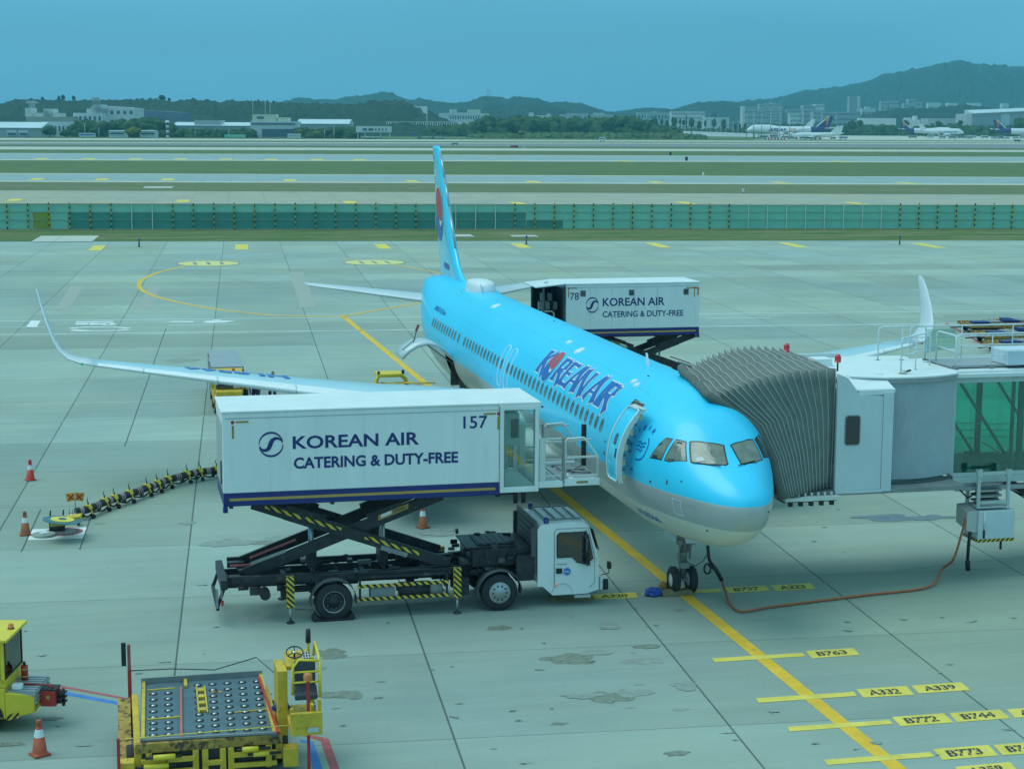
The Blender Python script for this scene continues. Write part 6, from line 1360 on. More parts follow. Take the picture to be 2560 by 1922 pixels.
# side red bars and posts
m = MB(); m.m = 0; m.beam((-2.6, 12.30, .86), (-6.2, 12.22, .86), .05, .06); m.beam((fx0+3.4, yl+.15, .3), (fx0+3.4, yl+.15, 1.2), .08, .08); m.m = 1; m.beam((fx0+3.4, yl+.15, 1.2), (fx0+3.4, yl+.15, 1.76), .09, .07); m.m = 2; m.beam((fx0+3.4, yl+.26, 1.3), (fx0+3.4, yl+.26, 1.80), .07, .10); m.m = 0; m.beam((fx0-.3, yl+.42, .05), (fx0-.3, yl+.42, 1.0), .07, .06); m.beam((fx0-.25, yr-.62, .02), (fx0-.25, yr-.62, 1.9), .06, .06); m.m = 3; m.beam((fx0+.0, yl+.30, .1), (fx0+2.9, yl+.28, .72), .26, .06)
build_split(m, 'guard_post', ['red', 'redpaint', 'black', 'rust'], ld)
m = MB(); m.tube([(fx0+3.4, yl+.15, 1.18), dq(.25, .05, .35), dq(.6, .08, .30), dq(.95, .02, .45), (-4.2, 12.0, 1.35)], .014, 5); m.build('safety_chain', 'darkgrey', ld)
m = MB(); m.tube([(fx0-.3, yl+.42, .98), (fx0-.28, yr-.55, 1.02)], .012, 5); m.build('safety_rope', 'yellowlight', ld)
# driver stand
def SB(x0, x1, y0, y1, z0, z1, mb): mb.bb(x0, x1, y0, y1, z0, z1)
m = MB(); m.bb(-6.35, -4.9, 11.36, 11.98, .82, .98); m.bb(-6.35, -6.25, 11.36, 11.98, .98, 1.28)
for x, y, zt_ in ((-6.2, 11.40, 1.5), (-5.0, 11.40, 2.0), (-6.2, 11.95, 1.35), (-5.0, 11.97, 1.9)): m.bb(x-.035, x+.035, y-.035, y+.035, .9, zt_)
m.bb(-5.5, -4.7, 11.96, 12.16, .5, 1.9); m.build('driver_stand', 'yellow', ld, bevel=.01)
m = MB(); m.tube([(-5.95, 11.36, 1.45), (-5.75, 11.34, 2.15), (-5.6, 11.34, 2.22), (-4.95, 11.34, 2.30), (-4.9, 11.36, 2.0)], .028, 7); m.tube([(-5.75, 11.34, 2.15), (-5.72, 11.75, 2.18), (-5.8, 11.88, 2.05), (-5.85, 11.9, 1.5)], .028, 7); m.tube([(-5.80, 11.34, 1.95), (-5.80, 11.88, 1.95)], .022, 6); m.tube([(-5.84, 11.34, 1.75), (-5.84, 11.88, 1.75)], .022, 6); m.tube([(-5.95, 11.34, 1.45), (-5.75, 11.34, 2.15)], .028, 7); m.build('stand_rail', 'yellowclean', ld)
m = MB(); m.bb(-5.74, -5.66, 11.42, 11.84, 1.60, 2.15); m.bb(-5.66, -5.2, 11.42, 11.84, 1.48, 1.58); m.prism([(-5.92, 11.40, 1.50), (-5.92, 11.86, 1.50), (-5.72, 11.86, 1.66), (-5.72, 11.40, 1.66)], (0, 0, -.10)); m.build('driver_seat', mk('seatgrey', (.05, .06, .07), .6) and 'seatgrey', ld, bevel=.02)
m = MB(); m.m = 0; m.prism([(-5.15, 11.40, 1.80), (-5.15, 11.95, 1.80), (-4.72, 11.95, 2.0), (-4.72, 11.40, 2.0)], (0, 0, .08)); m.m = 1; m.prism([(-5.12, 11.42, 1.905), (-5.12, 11.60, 1.905), (-4.82, 11.60, 2.045), (-4.82, 11.42, 2.045)], (0, 0, .02))
m.m = 2
for i in range(3):
    for j in range(4): m.box((-5.08+.075*j, 11.45+.055*i, 1.945+.034*j), (.04, .03, .03))
m.build('control_panel', ['yellow', 'alu', 'black'], ld)
m = MB(); cc = Vector((-5.02, 11.76, 2.13)); n_ = Vector((-.45, 0, .9)).normalized(); e1 = Vector((0, 1, 0)); e2 = n_.cross(e1)
m.tube([cc+(e1*math.cos(t)+e2*math.sin(t))*.17 for t in [2*math.pi*k/28 for k in range(28)]], .014, 6, closed=True)
for k in range(3): t = 2.1*k+.5; m.tube([cc, cc+(e1*math.cos(t)+e2*math.sin(t))*.17], .012, 5)
m.m = 1; m.s = True; m.lathe([(.045, 0), (.04, .02), (.005, .03)], tuple(cc), n=12); m.m = 0; m.tube([cc, cc-n_*.22], .022, 6); m.build('steering_wheel', ['black', 'alu'], ld)
m = MB(); m.m = 1; m.cyl((-4.75, 11.45, 1.9), (-4.75, 11.45, 2.28), .03, n=8); m.m = 0; m.cyl((-4.75, 11.45, 2.24), (-4.75, 11.45, 2.52), .055, .05, 12); m.build('work_lamp', ['black', 'yellow'], ld)
m = MB(); m.lathe([(.085, 0), (.09, .03), (.085, .13), (.03, .15)], (fx0-.25, yr-.62, 1.9), n=14); m.build('amber_beacon', 'orange', ld)
m = MB(); m.m = 0; m.bb(-6.1, -5.5, 11.5, 11.56, 1.0, 1.35); m.m = 1; m.bb(-6.0, -5.8, 11.45, 11.52, 1.05, 1.32); m.m = 2; m.box((-6.36, 11.55, .93), (.01, .22, .10)); m.build('pedal_box', ['yellowclean', 'midgrey', 'alu'], ld)
# blue jacket
m = MB(); bm = bmesh.new(); bmesh.ops.create_icosphere(bm, subdivisions=3, radius=1); c = G(*z5(2080, 860), 1.0)
for v in bm.verts:
    n1 = noise.noise(v.co*1.7); n2 = noise.noise(v.co*5+Vector((3, 1, 2))); k = 1+.35*n1+.18*n2; m.v.append(tuple(c+Vector((v.co.x*.17*k, v.co.y*.17*k, v.co.z*.13*k))))
for f in bm.faces: m.f.append([v.index for v in f.verts]); m.mi.append(0); m.sm.append(False)
bm.free(); tag(m.build('jacket', mk('jacketblue', (.02, .07, .20), .7, nz=.3, sc_=9) and 'jacketblue', loc=tuple(c)), 'crumpled dark blue jacket left on the side of the container loader', 'jacket')
# ---------------- hydrant pit cart and hose line
zh = zm(80, 1160, 7.908)
hl = thing('hose_line', 'black ribbed hose carried on small yellow wheeled stands, running behind the truck', 'hose', (19, 15, 0))
hp_ = [G(*zl(*q), 0) for q in [(700, 740), (810, 720), (960, 655), (1050, 625), (1190, 580), (1350, 520), (1445, 485), (1545, 445), (1720, 395), (1840, 370), (1990, 350)]]
ext = [hp_[-1]+(hp_[-1]-hp_[-2])*k for k in (1.2, 2.6, 4.2)]
hpp = [tuple(p) for p in smooth([tuple(p) for p in hp_+ext], 5)]
m = MB(); m.tube([Vector(p)+Vector((0, 0, .30)) for p in hpp], .125, 12); m.m = 2; m.tube([Vector(p)+Vector((.0, -.12, .13+.05*math.sin(i*1.3))) for i, p in enumerate(hpp)], .03, 6); m.m = 1
for i in range(len(hpp)-1):
    if (i % 5) == 2:
        p, q = Vector(hpp[i]), Vector(hpp[i+1])
        for k in range(3): a = p.lerp(q, k*.45)+Vector((0, 0, .27)); m.cyl(a+Vector((0, 0, .03)), a+Vector((0, 0, .03))+(q-p).normalized()*.05, .132, n=14)
m.build('hose_pipe', ['rubber', mk('hoseband', (.40, .28, .28), .6) and 'hoseband', 'black'], hl)
st_pts = hp_[1:]+ext[:2]
for i, p in enumerate(st_pts):
    nx_ = (st_pts[min(i+1, len(st_pts)-1)]-st_pts[max(i-1, 0)]).normalized(); sx_ = Vector((-nx_.y, nx_.x, 0))
    m = MB(); m.m = 0
    m.prism([p+sx_*a+nx_*-.08+Vector((0, 0, z)) for a, z in ((-.15, .33), (.15, .33), (.09, .45), (-.09, .45))], nx_*.16)
    for s_ in (-1, 1): m.beam(p+sx_*.12*s_+Vector((0, 0, .32)), p+sx_*.20*s_+Vector((0, 0, .12)), .04, .03)
    m.m = 1; m.tube([p+Vector((0, 0, .38)), p+nx_*.05+Vector((0, 0, .50)), p+nx_*-.02+Vector((0, 0, .62)), p+nx_*.04+Vector((0, 0, .70))], [.03, .022, .014, .006], 6)
    for s_ in (-1, 1): m.cyl(p+sx_*.20*s_-nx_*.03+Vector((0, 0, .08)), p+sx_*.20*s_+nx_*.03+Vector((0, 0, .08)), .08, n=12)
    m.build('hose_stand', ['yellowclean', 'black'], hl)
pc = thing('hydrant_cart', 'yellow hydrant coupler cart with round tilted lid over the open pit', 'hydrant cart', tuple(G(*zh(600, 1330))))
c0 = G(*zh(620, 1340)); m = MB(); m.m = 0
m.poly([c0+Vector((.55*math.cos(t), .60*math.sin(t), .012)) for t in [2*math.pi*k/32 for k in range(32)]]); m.m = 1; m.poly([c0+Vector((.47*math.cos(t), .5*math.sin(t), .018)) for t in [2*math.pi*k/32 for k in range(32)]]); pit = m.build('pit_ring', ['redpaint', 'darkgrey'], pc)
m = MB(); cl_ = G(*zh(240, 1415)); m.lathe([(.34, .0), (.36, .02), (.36, .07), (.30, .085), (.02, .09)], tuple(cl_), n=28); m.m = 1; m.box(tuple(cl_+Vector((0, 0, .10))), (.22, .25, .03), Matrix.Rotation(.4, 3, 'Z')); tag(m.build('pit_cover', [mk('covergrey', (.30, .33, .30), .6) and 'covergrey', 'white'], loc=tuple(cl_)), 'round grey pit cover lying beside the open hydrant pit', 'pit cover')
lc = G(*zh(600, 1110), .62); tl = Matrix.Rotation(.10, 3, 'X')
m = MB(); m.v = []; 
def dsk(mb, r_, z_, mi, ry=1.0): mb.m = mi; mb.prism([lc+tl @ Vector((r_*math.cos(t), r_*math.sin(t)*ry, z_)) for t in [2*math.pi*k/36 for k in range(36)]], tl @ Vector((0, 0, .02)))
dsk(m, .60, 0, 0); dsk(m, .36, .022, 1); dsk(m, .12, .045, 0); lid = m.build('lid', [mk('lidteal', (.06, .16, .20), .5) and 'lidteal', 'yellowlight'], pc)
m = MB(); b0 = G(*zh(500, 1300), 0)
for dx, dy in ((-.2, -.2), (.2, -.2), (.2, .2), (-.2, .2)): m.beam(b0+Vector((dx, dy, .02)), b0+Vector((dx, dy, .60)), .04, .04)
m.bb(b0.x-.24, b0.x+.24, b0.y-.24, b0.y+.24, .05, .40); m.m = 1; y0_ = G(*zh(720, 1150), .42); m.prism([y0_+Vector((-.3, .55, -.05)), y0_+Vector((.25, .30, -.05)), y0_+Vector((.15, -.42, .02)), y0_+Vector((-.35, -.35, .02))], (0, 0, .22)); m.m = 2; m.m = 0
w0 = G(*zh(920, 1200), 0); m.beam(y0_, w0+Vector((0, 0, .12)), .05, .05); m.cyl(w0+Vector((0, -.04, .13)), w0+Vector((0, .04, .13)), .13, n=16); m.m = 2; u_ = G(*zh(810, 1080), .4); m.cyl(u_, u_+Vector((0, 0, .18)), .10, n=12); m.tube([u_+Vector((0, .1, .1)), u_+Vector((0, .1, .42)), u_+Vector((0, .0, .42)), u_+Vector((0, .0, .1))], .015, 5); m.build('coupler_body', ['chassis', 'yellow', 'steel'], pc)
fp0 = G(*zh(865, 1080), .15); m = MB(); top = Vector((fp0.x, fp0.y, 1.02)); m.tube([fp0, top], .016, 6)
m.m = 1; cA = Vector((0, 0, 1.02)); a0 = top; fl_ = [(.0, .36, 0), (.06, .0, 0)]
def fpan(side):
    d = Vector((.10, side*.30, -.03)); p = [top+Vector((0, 0, .0)), top+d+Vector((0, 0, -.02)), top+d*.85+Vector((0, 0, -.30)), top+Vector((0, 0, -.26))]; m.m = 1; m.prism(p, (-.012, 0, 0)); m.m = 2
    for a, b in (((.15, .18), (.82, .82)), ((.15, .85), (.82, .15))):
        A_ = p[0].lerp(p[1], a[0]).lerp(p[3].lerp(p[2], a[0]), a[1]); B_ = p[0].lerp(p[1], b[0]).lerp(p[3].lerp(p[2], b[0]), b[1]); m.beam(A_+Vector((-.02, 0, 0)), B_+Vector((-.02, 0, 0)), .006, .045, up=(0, 0, 1))
fpan(1); fpan(-1); tag(m.build('warning_flag', ['dullsteel', mk('flagorange', (.80, .38, .05), .6) and 'flagorange', 'red'], loc=tuple(fp0)), 'orange four sided warning flag with red crosses on a pole by the hydrant pit', 'flag')
# ---------------- items at the nose wheel
c = G(*zn_(650, 1490)); m = MB(); bm = bmesh.new(); bmesh.ops.create_icosphere(bm, subdivisions=3, radius=1)
for v in bm.verts: k = 1+.4*noise.noise(v.co*2)+.2*noise.noise(v.co*6); m.v.append(tuple(c+Vector((v.co.x*.16*k, v.co.y*.26*k, max(.0, .10+v.co.z*.13*k)))))
for f in bm.faces: m.f.append([v.index for v in f.verts]); m.mi.append(0); m.sm.append(False)
bm.free(); tag(m.build('bundle', 'blue', loc=tuple(c)), 'crumpled blue canvas bundle on the ground by the nose wheels', 'bundle')
c = G(*zn_(815, 1488)); m = MB(); m.prism([(c.x-.10, c.y+.45, .01), (c.x-.10, c.y-.42, .01), (c.x-.02, c.y-.42, .15), (c.x-.02, c.y+.45, .15)], (.22, 0, 0)); tag(m.build('wheel_chock', mk('wood', (.24, .18, .10), .8, nz=.25, sc_=8) and 'wood', bevel=.02, loc=tuple(c)), 'long wooden wheel chock in front of the nose wheels', 'chock')
c = G(*zn_(715, 1455)); m = MB(); m.s = True; m.lathe([(.02, .0), (.12, .02), (.15, .10), (.10, .22), (.02, .26)], (c.x, c.y, 0), n=12); m.m = 1; m.tube([c+Vector((0, -.1, .05)), c+Vector((0, -.4, .03)), c+Vector((-.1, -.8, .03))], .02, 5); tag(m.build('sandbag', [mk('bagtan', (.36, .20, .06), .8, nz=.25, sc_=6) and 'bagtan', 'rubber'], loc=tuple(c)), 'small tan sandbag beside the left nose wheel', 'sandbag')
# ---------------- baggage train behind the wing
bt = thing('baggage_tractor', 'yellow baggage tractor with dark windscreen, half hidden behind the left wing', 'tractor', (38.8, 10.15, 0))
m = MB(); m.bb(37.4, 40.0, 9.55, 10.8, .30, .85); m.bb(37.3, 38.2, 9.6, 10.75, .85, 1.05); m.build('body', 'yellow', bt, bevel=.03)
m = MB(); m.bb(37.9, 39.6, 9.5, 10.82, 1.68, 1.78)
for x in (38.0, 39.5):
    for y in (9.55, 10.77): m.bb(x-.04, x+.04, y-.04, y+.04, .85, 1.68)
m.build('cab_frame', 'yellow', bt, bevel=.01)
m = MB(); m.bb(37.97, 37.99, 9.6, 10.72, 1.05, 1.66); m.build('windscreen', 'darkglass', bt); m = MB(); m.bb(37.95, 37.96, 9.65, 9.95, 1.10, 1.22); m.build('sticker', 'alu', bt)
for x in (37.9, 39.5):
    for y, sg in ((10.72, 1), (9.62, -1)): wheelparts(bt, (x, y, .30), .30, .2, 'Y', sg)
m = MB(); m.cyl((38.6, 9.9, 1.78), (38.6, 9.9, 1.92), .07, n=10); m.build('beacon_lamp', 'orange', bt)
for i, (x0, lab, txt) in enumerate(((40.1, 'nearer grey roofed baggage cart behind the yellow baggage tractor', 'AKH 0301 KE'), (43.0, 'farther grey roofed baggage cart, last behind the yellow baggage tractor', 'AKH 0244 KE'))):
    ct = thing('baggage_cart', lab, 'baggage cart', (x0+1.2, 10.05, 0), 'baggage carts in tow'); z0 = 1.72+.0*i; ya, yb = 9.32-.0*i, 10.78
    if i: ya, yb = 9.25, 10.66
    m = MB(); m.prism([(x0, ya, z0), (x0, yb, z0), (x0+2.35, yb, z0+.10), (x0+2.35, ya, z0+.10)], (0, 0, .05)); m.build('roof', 'corrug', ct, bevel=.01)
    m = MB(); m.bb(x0, x0+2.35, ya, yb, .42, .52); m.bb(x0, x0+.04, ya, yb, .5, 1.6); m.bb(x0+.1, x0+2.3, yb-.03, yb, .5, 1.65)
    for x in (x0+.03, x0+2.3):
        for y in (ya+.03, yb-.03): m.bb(x-.03, x+.03, y-.03, y+.03, .5, z0)
    m.build('body', 'midgrey', ct)
    m = MB(); m.m = 0; m.bb(x0-.05, x0-.03, ya+.18, yb-.22, z0-.22, z0-.02); m.m = 1; mbtext(m, txt, (x0-.053, yb-.28, z0-.18), (0, -(yb-ya-.55), 0), (0, 0, .11), .03); m.m = 2; m.bb(x0-.07, x0-.045, (ya+yb)/2+.08, (ya+yb)/2+.18, z0-.30, z0-.04); m.build('number_board', ['white', 'textblack', 'orange'], ct)
    for x in (x0+.4, x0+1.95):
        for y, sg in ((yb-.1, 1), (ya+.1, -1)): wheelparts(ct, (x, y, .22), .22, .14, 'Y', sg)
# ---------------- belt loader
bl = thing('belt_loader', 'yellow belt loader with rounded cab arch behind the left wing, by the open cargo door', 'belt loader', (33.5, 3.8, 0))
m = MB(); m.bb(31.5, 36.5, 2.6, 4.4, .35, .85); m.build('body', 'yellow', bl, bevel=.03)
m = MB(); m.tube([(33.2, 4.25, .8), (33.2, 4.25, 2.0), (33.2, 4.1, 2.18), (33.2, 3.2, 2.18), (33.2, 3.0, 2.02), (33.2, 2.7, .8)], .09, 8); m.bb(33.1, 34.2, 3.1, 4.2, 2.12, 2.24); m.m = 1; m.cyl((33.2, 4.15, 2.22), (33.2, 4.15, 2.36), .06, n=8); m.cyl((33.2, 3.1, 2.22), (33.2, 3.1, 2.40), .06, n=8); m.tube([(33.2, 3.05, 2.1), (33.2, 2.85, 1.6), (33.2, 2.65, 1.2)], .05, 6); m.build('cab_arch', ['yellowclean', 'black'], bl, bevel=.01)
m = MB()
for dy in (0, .9):
    m.tube([(36.6, 5.6-dy*.2, 1.3), (33.3, 4.0-dy, 1.85), (30.2, 2.55-dy*.3, 2.25)], .03, 6); m.tube([(36.6, 5.6-dy*.2, 1.05), (33.3, 4.0-dy, 1.6), (30.2, 2.55-dy*.3, 1.95)], .03, 6)
for t in (.1, .3, .5, .7, .9): q = Vector((36.6, 5.6, 1.3)).lerp(Vector((30.2, 2.55, 2.25)), t); m.tube([q, q-Vector((0, 0, .3))], .02, 5)
m.build('side_rail', 'yellow', bl)
m = MB(); m.beam((36.8, 5.3, .95), (29.9, 2.2, 1.85), .6, .12); m.build('conveyor', 'rubber', bl)
for x in (32.1, 35.9):
    for y, sg in ((4.3, 1), (2.7, -1)): wheelparts(bl, (x, y, .32), .32, .22, 'Y', sg)
# ---------------- container dollies, right
def dolly(c, lab, stack, yaw):
    t = thing('container_dolly', lab, 'dolly', (0, 0, 0), 'container dollies parked on the right'); WL[t.name] = (0, 0, 0)
    m = MB(); m.bb(-1.7, 1.7, -1.25, 1.25, .42, .52); m.bb(-1.7, 1.7, -1.25, -1.17, .52, .60); m.bb(-1.7, 1.7, 1.17, 1.25, .52, .60)
    for k in range(7): m.cyl((-1.5+.5*k, -1.15, .56), (-1.5+.5*k, 1.15, .56), .05, n=8)
    m.build('deck', 'rust', t)
    m = MB(); m.bb(-1.5, 1.5, -.9, .9, .25, .42); m.beam((1.7, 0, .35), (2.6, 0, .3), .08, .06); m.m = 1; m.bb(-1.6, -1.0, -1.1, -.3, .55, .80); m.bb(.4, 1.4, .1, .9, .55, .75); m.m = 2; m.bb(-.6, .2, -.8, .4, .55, .70); m.build('frame', ['chassis', 'navy', 'midgrey'], t)
    for x in (-1.2, 1.2):
        for y, sg in ((1.05, 1), (-1.05, -1)): wheelparts(t, (x, y, .2), .2, .14, 'Y', sg)
    t.location = c; t.rotation_euler = (0, 0, yaw); return t
for (px, py), lab, yaw in (((2475, 830), 'yellow edged container dolly farthest from the bridge roof rail', 1.45), ((2550, 826), 'container dolly with blue load at the far right edge of the row', 1.45), ((2515, 856), 'container dolly in the middle row seen through the bridge railing', 1.5), ((2590, 850), 'container dolly cut off by the right edge in the middle row', 1.5), ((2550, 880), 'container dolly nearest the bridge roof, seen through the railing', 1.55)): dolly(tuple(G(px, py)), lab, 0, yaw)
# ---------------- people
mk('skin', (.48, .30, .22), .6); mk('clothdark', (.030, .032, .065), .8); mk('clothnavy', (.02, .03, .08), .8); mk('hivis', (.65, .30, .05), .6); mk('hair', (.015, .012, .012), .6)
def person(c, lab, top, yaw, lean=.1, step=.16, vest=None):
    """continuous skinned figure standing at c, facing yaw"""
    c = Vector(c); f = Vector((math.cos(yaw), math.sin(yaw), 0)); l = Vector((-f.y, f.x, 0)); U_ = Vector((0, 0, 1))
    J = {'pel': (0, 0, .95, .13), 'wa': (.02+lean*.3, 0, 1.12, .125), 'ch': (.03+lean*.9, 0, 1.36, .15), 'ne': (.03+lean*1.25, 0, 1.50, .055), 'he': (.05+lean*1.45, 0, 1.60, .085), 'ht': (.05+lean*1.5, 0, 1.70, .075)}
    for s, n in ((1, 'L'), (-1, 'R')):
        J['sh'+n] = (.03+lean*1.05, s*.17, 1.42, .065); J['el'+n] = (.02+lean, s*.24, 1.14, .045); J['wr'+n] = (.14+lean, s*.20, .92, .032); J['hd'+n] = (.18+lean, s*.19, .84, .035)
        J['hi'+n] = (0, s*.09, .90, .095); J['kn'+n] = (s*step*.6+.02, s*.10, .50, .065); J['an'+n] = (s*step, s*.10, .09, .045); J['to'+n] = (s*step+.15, s*.11, .04, .035)
    E = [('pel', 'wa'), ('wa', 'ch'), ('ch', 'ne'), ('ne', 'he'), ('he', 'ht')]+[(a+n, b+n) for n in 'LR' for a, b in (('sh', 'el'), ('el', 'wr'), ('wr', 'hd'), ('hi', 'kn'), ('kn', 'an'), ('an', 'to'))]+[('ch', 'shL'), ('ch', 'shR'), ('pel', 'hiL'), ('pel', 'hiR')]
    K = list(J); me = bpy.data.meshes.new('person'); me.from_pydata([tuple(f*J[k][0]+l*J[k][1]+U_*J[k][2]) for k in K], [(K.index(a), K.index(b)) for a, b in E], [])
    o = bpy.data.objects.new('person', me); COL.objects.link(o); o.location = c; md = o.modifiers.new('skin', 'SKIN'); me.skin_vertices[0].data
    for i, k in enumerate(K): r_ = J[k][3]; me.skin_vertices[0].data[i].radius = (r_*1.0, r_*(1.25 if k in ('wa', 'ch', 'pel') else 1)); me.skin_vertices[0].data[i].use_root = (k == 'pel')
    sb = o.modifiers.new('sub', 'SUBSURF'); sb.levels = 1; sb.render_levels = 2
    m_ = bpy.data.materials.new('outfit'); m_.use_nodes = True; t = m_.node_tree; b = t.nodes['Principled BSDF']; b.inputs['Roughness'].default_value = .8
    tc_ = N(t, 'ShaderNodeTexCoord'); s_ = N(t, 'ShaderNodeSeparateXYZ'); t.links.new(tc_.outputs['Object'], s_.inputs[0]); r_ = N(t, 'ShaderNodeValToRGB'); r_.color_ramp.interpolation = 'CONSTANT'; d_ = N(t, 'ShaderNodeMath', operation='DIVIDE'); d_.inputs[1].default_value = 2; t.links.new(s_.outputs['Z'], d_.inputs[0]); t.links.new(d_.outputs[0], r_.inputs[0])
    e = r_.color_ramp.elements; e[0].position = 0; e[0].color = (.02, .02, .02, 1); e[1].position = .05; e[1].color = (.022, .028, .07, 1)
    for p_, c_ in ((.50, top), (.745, (.48, .30, .22)), (.83, (.015, .012, .012))): q = e.new(p_); q.color = (*c_, 1)
    t.links.new(r_.outputs[0], b.inputs['Base Color']); me.materials.append(m_); WL[o.name] = tuple(c); tag(o, lab, 'person', 'ground crew behind the wing'); return o
person((38.3, 9.42, 0), 'person in orange vest and dark trousers beside the baggage tractor', (.65, .32, .06), 2.6)
person((38.0, 8.98, 0), 'person in dark uniform leaning forward, seen below the wing beside the orange vest', (.035, .03, .05), 3.0, .2)
person((38.9, 8.15, 0), 'person in dark clothes standing apart, right of the other ground crew', (.02, .025, .05), 3.4, .05)
# ================================================================== FAR BACKGROUND
ORD = ['first', 'second', 'third', 'fourth', 'fifth', 'sixth', 'seventh', 'eighth', 'ninth', 'tenth', 'eleventh', 'twelfth', 'thirteenth', 'fourteenth', 'fifteenth', 'sixteenth', 'seventeenth', 'eighteenth', 'nineteenth', 'twentieth']
def foliage(name, a, b_, sc_):
    grassmat(name, a, b_, sc_, (1, 1, 1))
foliage('foliage', (.040, .085, .040), (.075, .12, .045), .12); foliage('foliage_light', (.10, .155, .06), (.14, .17, .05), .2); foliage('foliage_yellow', (.17, .19, .03), (.12, .15, .04), .3); foliage('hillwood', (.030, .058, .042), (.048, .078, .050), .012); foliage('scrub', (.13, .18, .08), (.09, .14, .06), .1)
mk('bwhite', (.66, .68, .68), .6, nz=.06, sc_=.05); mk('bgrey', (.42, .46, .48), .6, nz=.06, sc_=.05); mk('bbeige', (.38, .37, .32), .7, nz=.05, sc_=.05); mk('bcream', (.66, .66, .52), .6); mk('bblue', (.16, .19, .28), .6); mk('broof', (.60, .68, .72), .45, nz=.05, sc_=.04); mk('bwin', (.08, .12, .16), .15); mk('btower', (.44, .46, .47), .6)
_ico = {}
def ico(sub):
    if sub not in _ico:
        bm = bmesh.new(); bmesh.ops.create_icosphere(bm, subdivisions=sub, radius=1); _ico[sub] = ([v.co.copy() for v in bm.verts], [[v.index for v in f.verts] for f in bm.faces]); bm.free()
    return _ico[sub]
def clump(mb, c, rx, rz, seed, sub=2, leaves=26):
    vs, fs = ico(sub); o = Vector((seed*3.7, seed*1.3, seed)); out = []
    for v in vs: k = 1+.32*noise.noise(v*1.6+o)+.20*noise.noise(v*4.2+o); out.append(Vector((c[0]+v.x*rx*k, c[1]+v.y*rx*k, c[2]+v.z*rz*k)))
    mb.add(out, fs); rnd = random.Random(seed*17+3)
    for i in range(leaves):
        v = rnd.choice(vs); k = 1+.32*noise.noise(v*1.6+o)+rnd.uniform(.0, .18); p = Vector((c[0]+v.x*rx*k, c[1]+v.y*rx*k, c[2]+v.z*rz*k)); s_ = rx*rnd.uniform(.08, .17)
        a, b = Vector((rnd.uniform(-1, 1), rnd.uniform(-1, 1), rnd.uniform(-1, 1))).normalized()*s_, Vector((rnd.uniform(-1, 1), rnd.uniform(-1, 1), rnd.uniform(-1, 1))).normalized()*s_
        mb.add([p-a-b, p+a-b, p+a+b, p-a+b], [(0, 1, 2, 3)])
def ground_at(px, dist):    # ground point under photo column px at camera depth dist
    p = W(px, 330, dist); return Vector((p.x, p.y, 0))
def topz(px, py, dist): return W(px, py, dist).z
VD = Vector((fw.x, fw.y, 0)).normalized(); VR = Vector((rt.x, rt.y, 0)).normalized()
def quadbox(mb, p0, p1, depth, z0, z1, z1b=None):
    """box whose front face runs p0->p1 (ground pts), going back by depth"""
    b = VD*depth; z1b = z1 if z1b is None else z1b
    mb.hexa([p0+Vector((0, 0, z0)), p1+Vector((0, 0, z0)), p1+b+Vector((0, 0, z0)), p0+b+Vector((0, 0, z0)), p0+Vector((0, 0, z1)), p1+Vector((0, 0, z1)), p1+b+Vector((0, 0, z1b)), p0+b+Vector((0, 0, z1b))])
def building(name, label, x0, x1, yt, dist, depth, wall, blocks=(), rows=0, cols=0, roof=None, base=0.0, cat='building', group=None, wmat='bwin', y0=None, ytr=None):
    """photo columns x0..x1, roof line row yt; blocks: extra (x0,x1,ytop,mat) volumes on top/side"""
    p0, p1 = ground_at(x0, dist), ground_at(x1, dist); zt_ = topz((x0+x1)/2, yt, dist); zb0 = base
    t = thing(name, label, cat, tuple(p0.lerp(p1, .5)+Vector((0, 0, zb0))), group)
    m = MB()
    if ytr is None: quadbox(m, p0, p1, depth, zb0, zt_)
    else:
        za, zb_ = topz(x0, yt, dist), topz(x1, ytr, dist); b = VD*depth
        m.hexa([p0+Vector((0, 0, zb0)), p1+Vector((0, 0, zb0)), p1+b+Vector((0, 0, zb0)), p0+b+Vector((0, 0, zb0)), p0+Vector((0, 0, za)), p1+Vector((0, 0, zb_)), p1+b+Vector((0, 0, zb_)), p0+b+Vector((0, 0, za))]); zt_ = min(za, zb_)
    m.build('wall', wall, t)
    if roof:
        m = MB(); q0, q1 = ground_at(x0-1, dist), ground_at(x1+1, dist); h = zt_; rz = topz((x0+x1)/2, roof[0], dist)
        o = VD*-1.2; q0 = q0+o; q1 = q1+o; b = VD*(depth+2); m.hexa([q0+Vector((0, 0, h)), q1+Vector((0, 0, h)), q1+b+Vector((0, 0, h)), q0+b+Vector((0, 0, h)), q0+Vector((0, 0, h+.4)), q1+Vector((0, 0, h+.4)), q1+b*.5+Vector((0, 0, rz)), q0+b*.5+Vector((0, 0, rz))]); m.build('roof', roof[1], t)
    for bx0, bx1, byt, mt in blocks:
        m = MB(); a, b = ground_at(bx0, dist), ground_at(bx1, dist); zz = topz((bx0+bx1)/2, byt, dist); quadbox(m, a+VD*1.0, b+VD*1.0, depth*.6, min(zt_-.1, zz-3) if zz > zt_ else zb0, zz); m.build('upper_block', mt, t)
    if rows and cols:
        wd = (p1-p0); H = zt_-zb0
        for r_ in range(rows):
            m = MB(); z0 = zb0+H*(r_+.35)/rows; z1 = zb0+H*(r_+.70)/rows
            for c_ in range(cols):
                a = p0+wd*((c_+.28)/cols)-VD*.15; b = p0+wd*((c_+.74)/cols)-VD*.15; m.add([a+Vector((0, 0, z0)), b+Vector((0, 0, z0)), b+Vector((0, 0, z1)), a+Vector((0, 0, z1))], [(0, 1, 2, 3)])
            m.build('window_row', wmat, t)
    return t
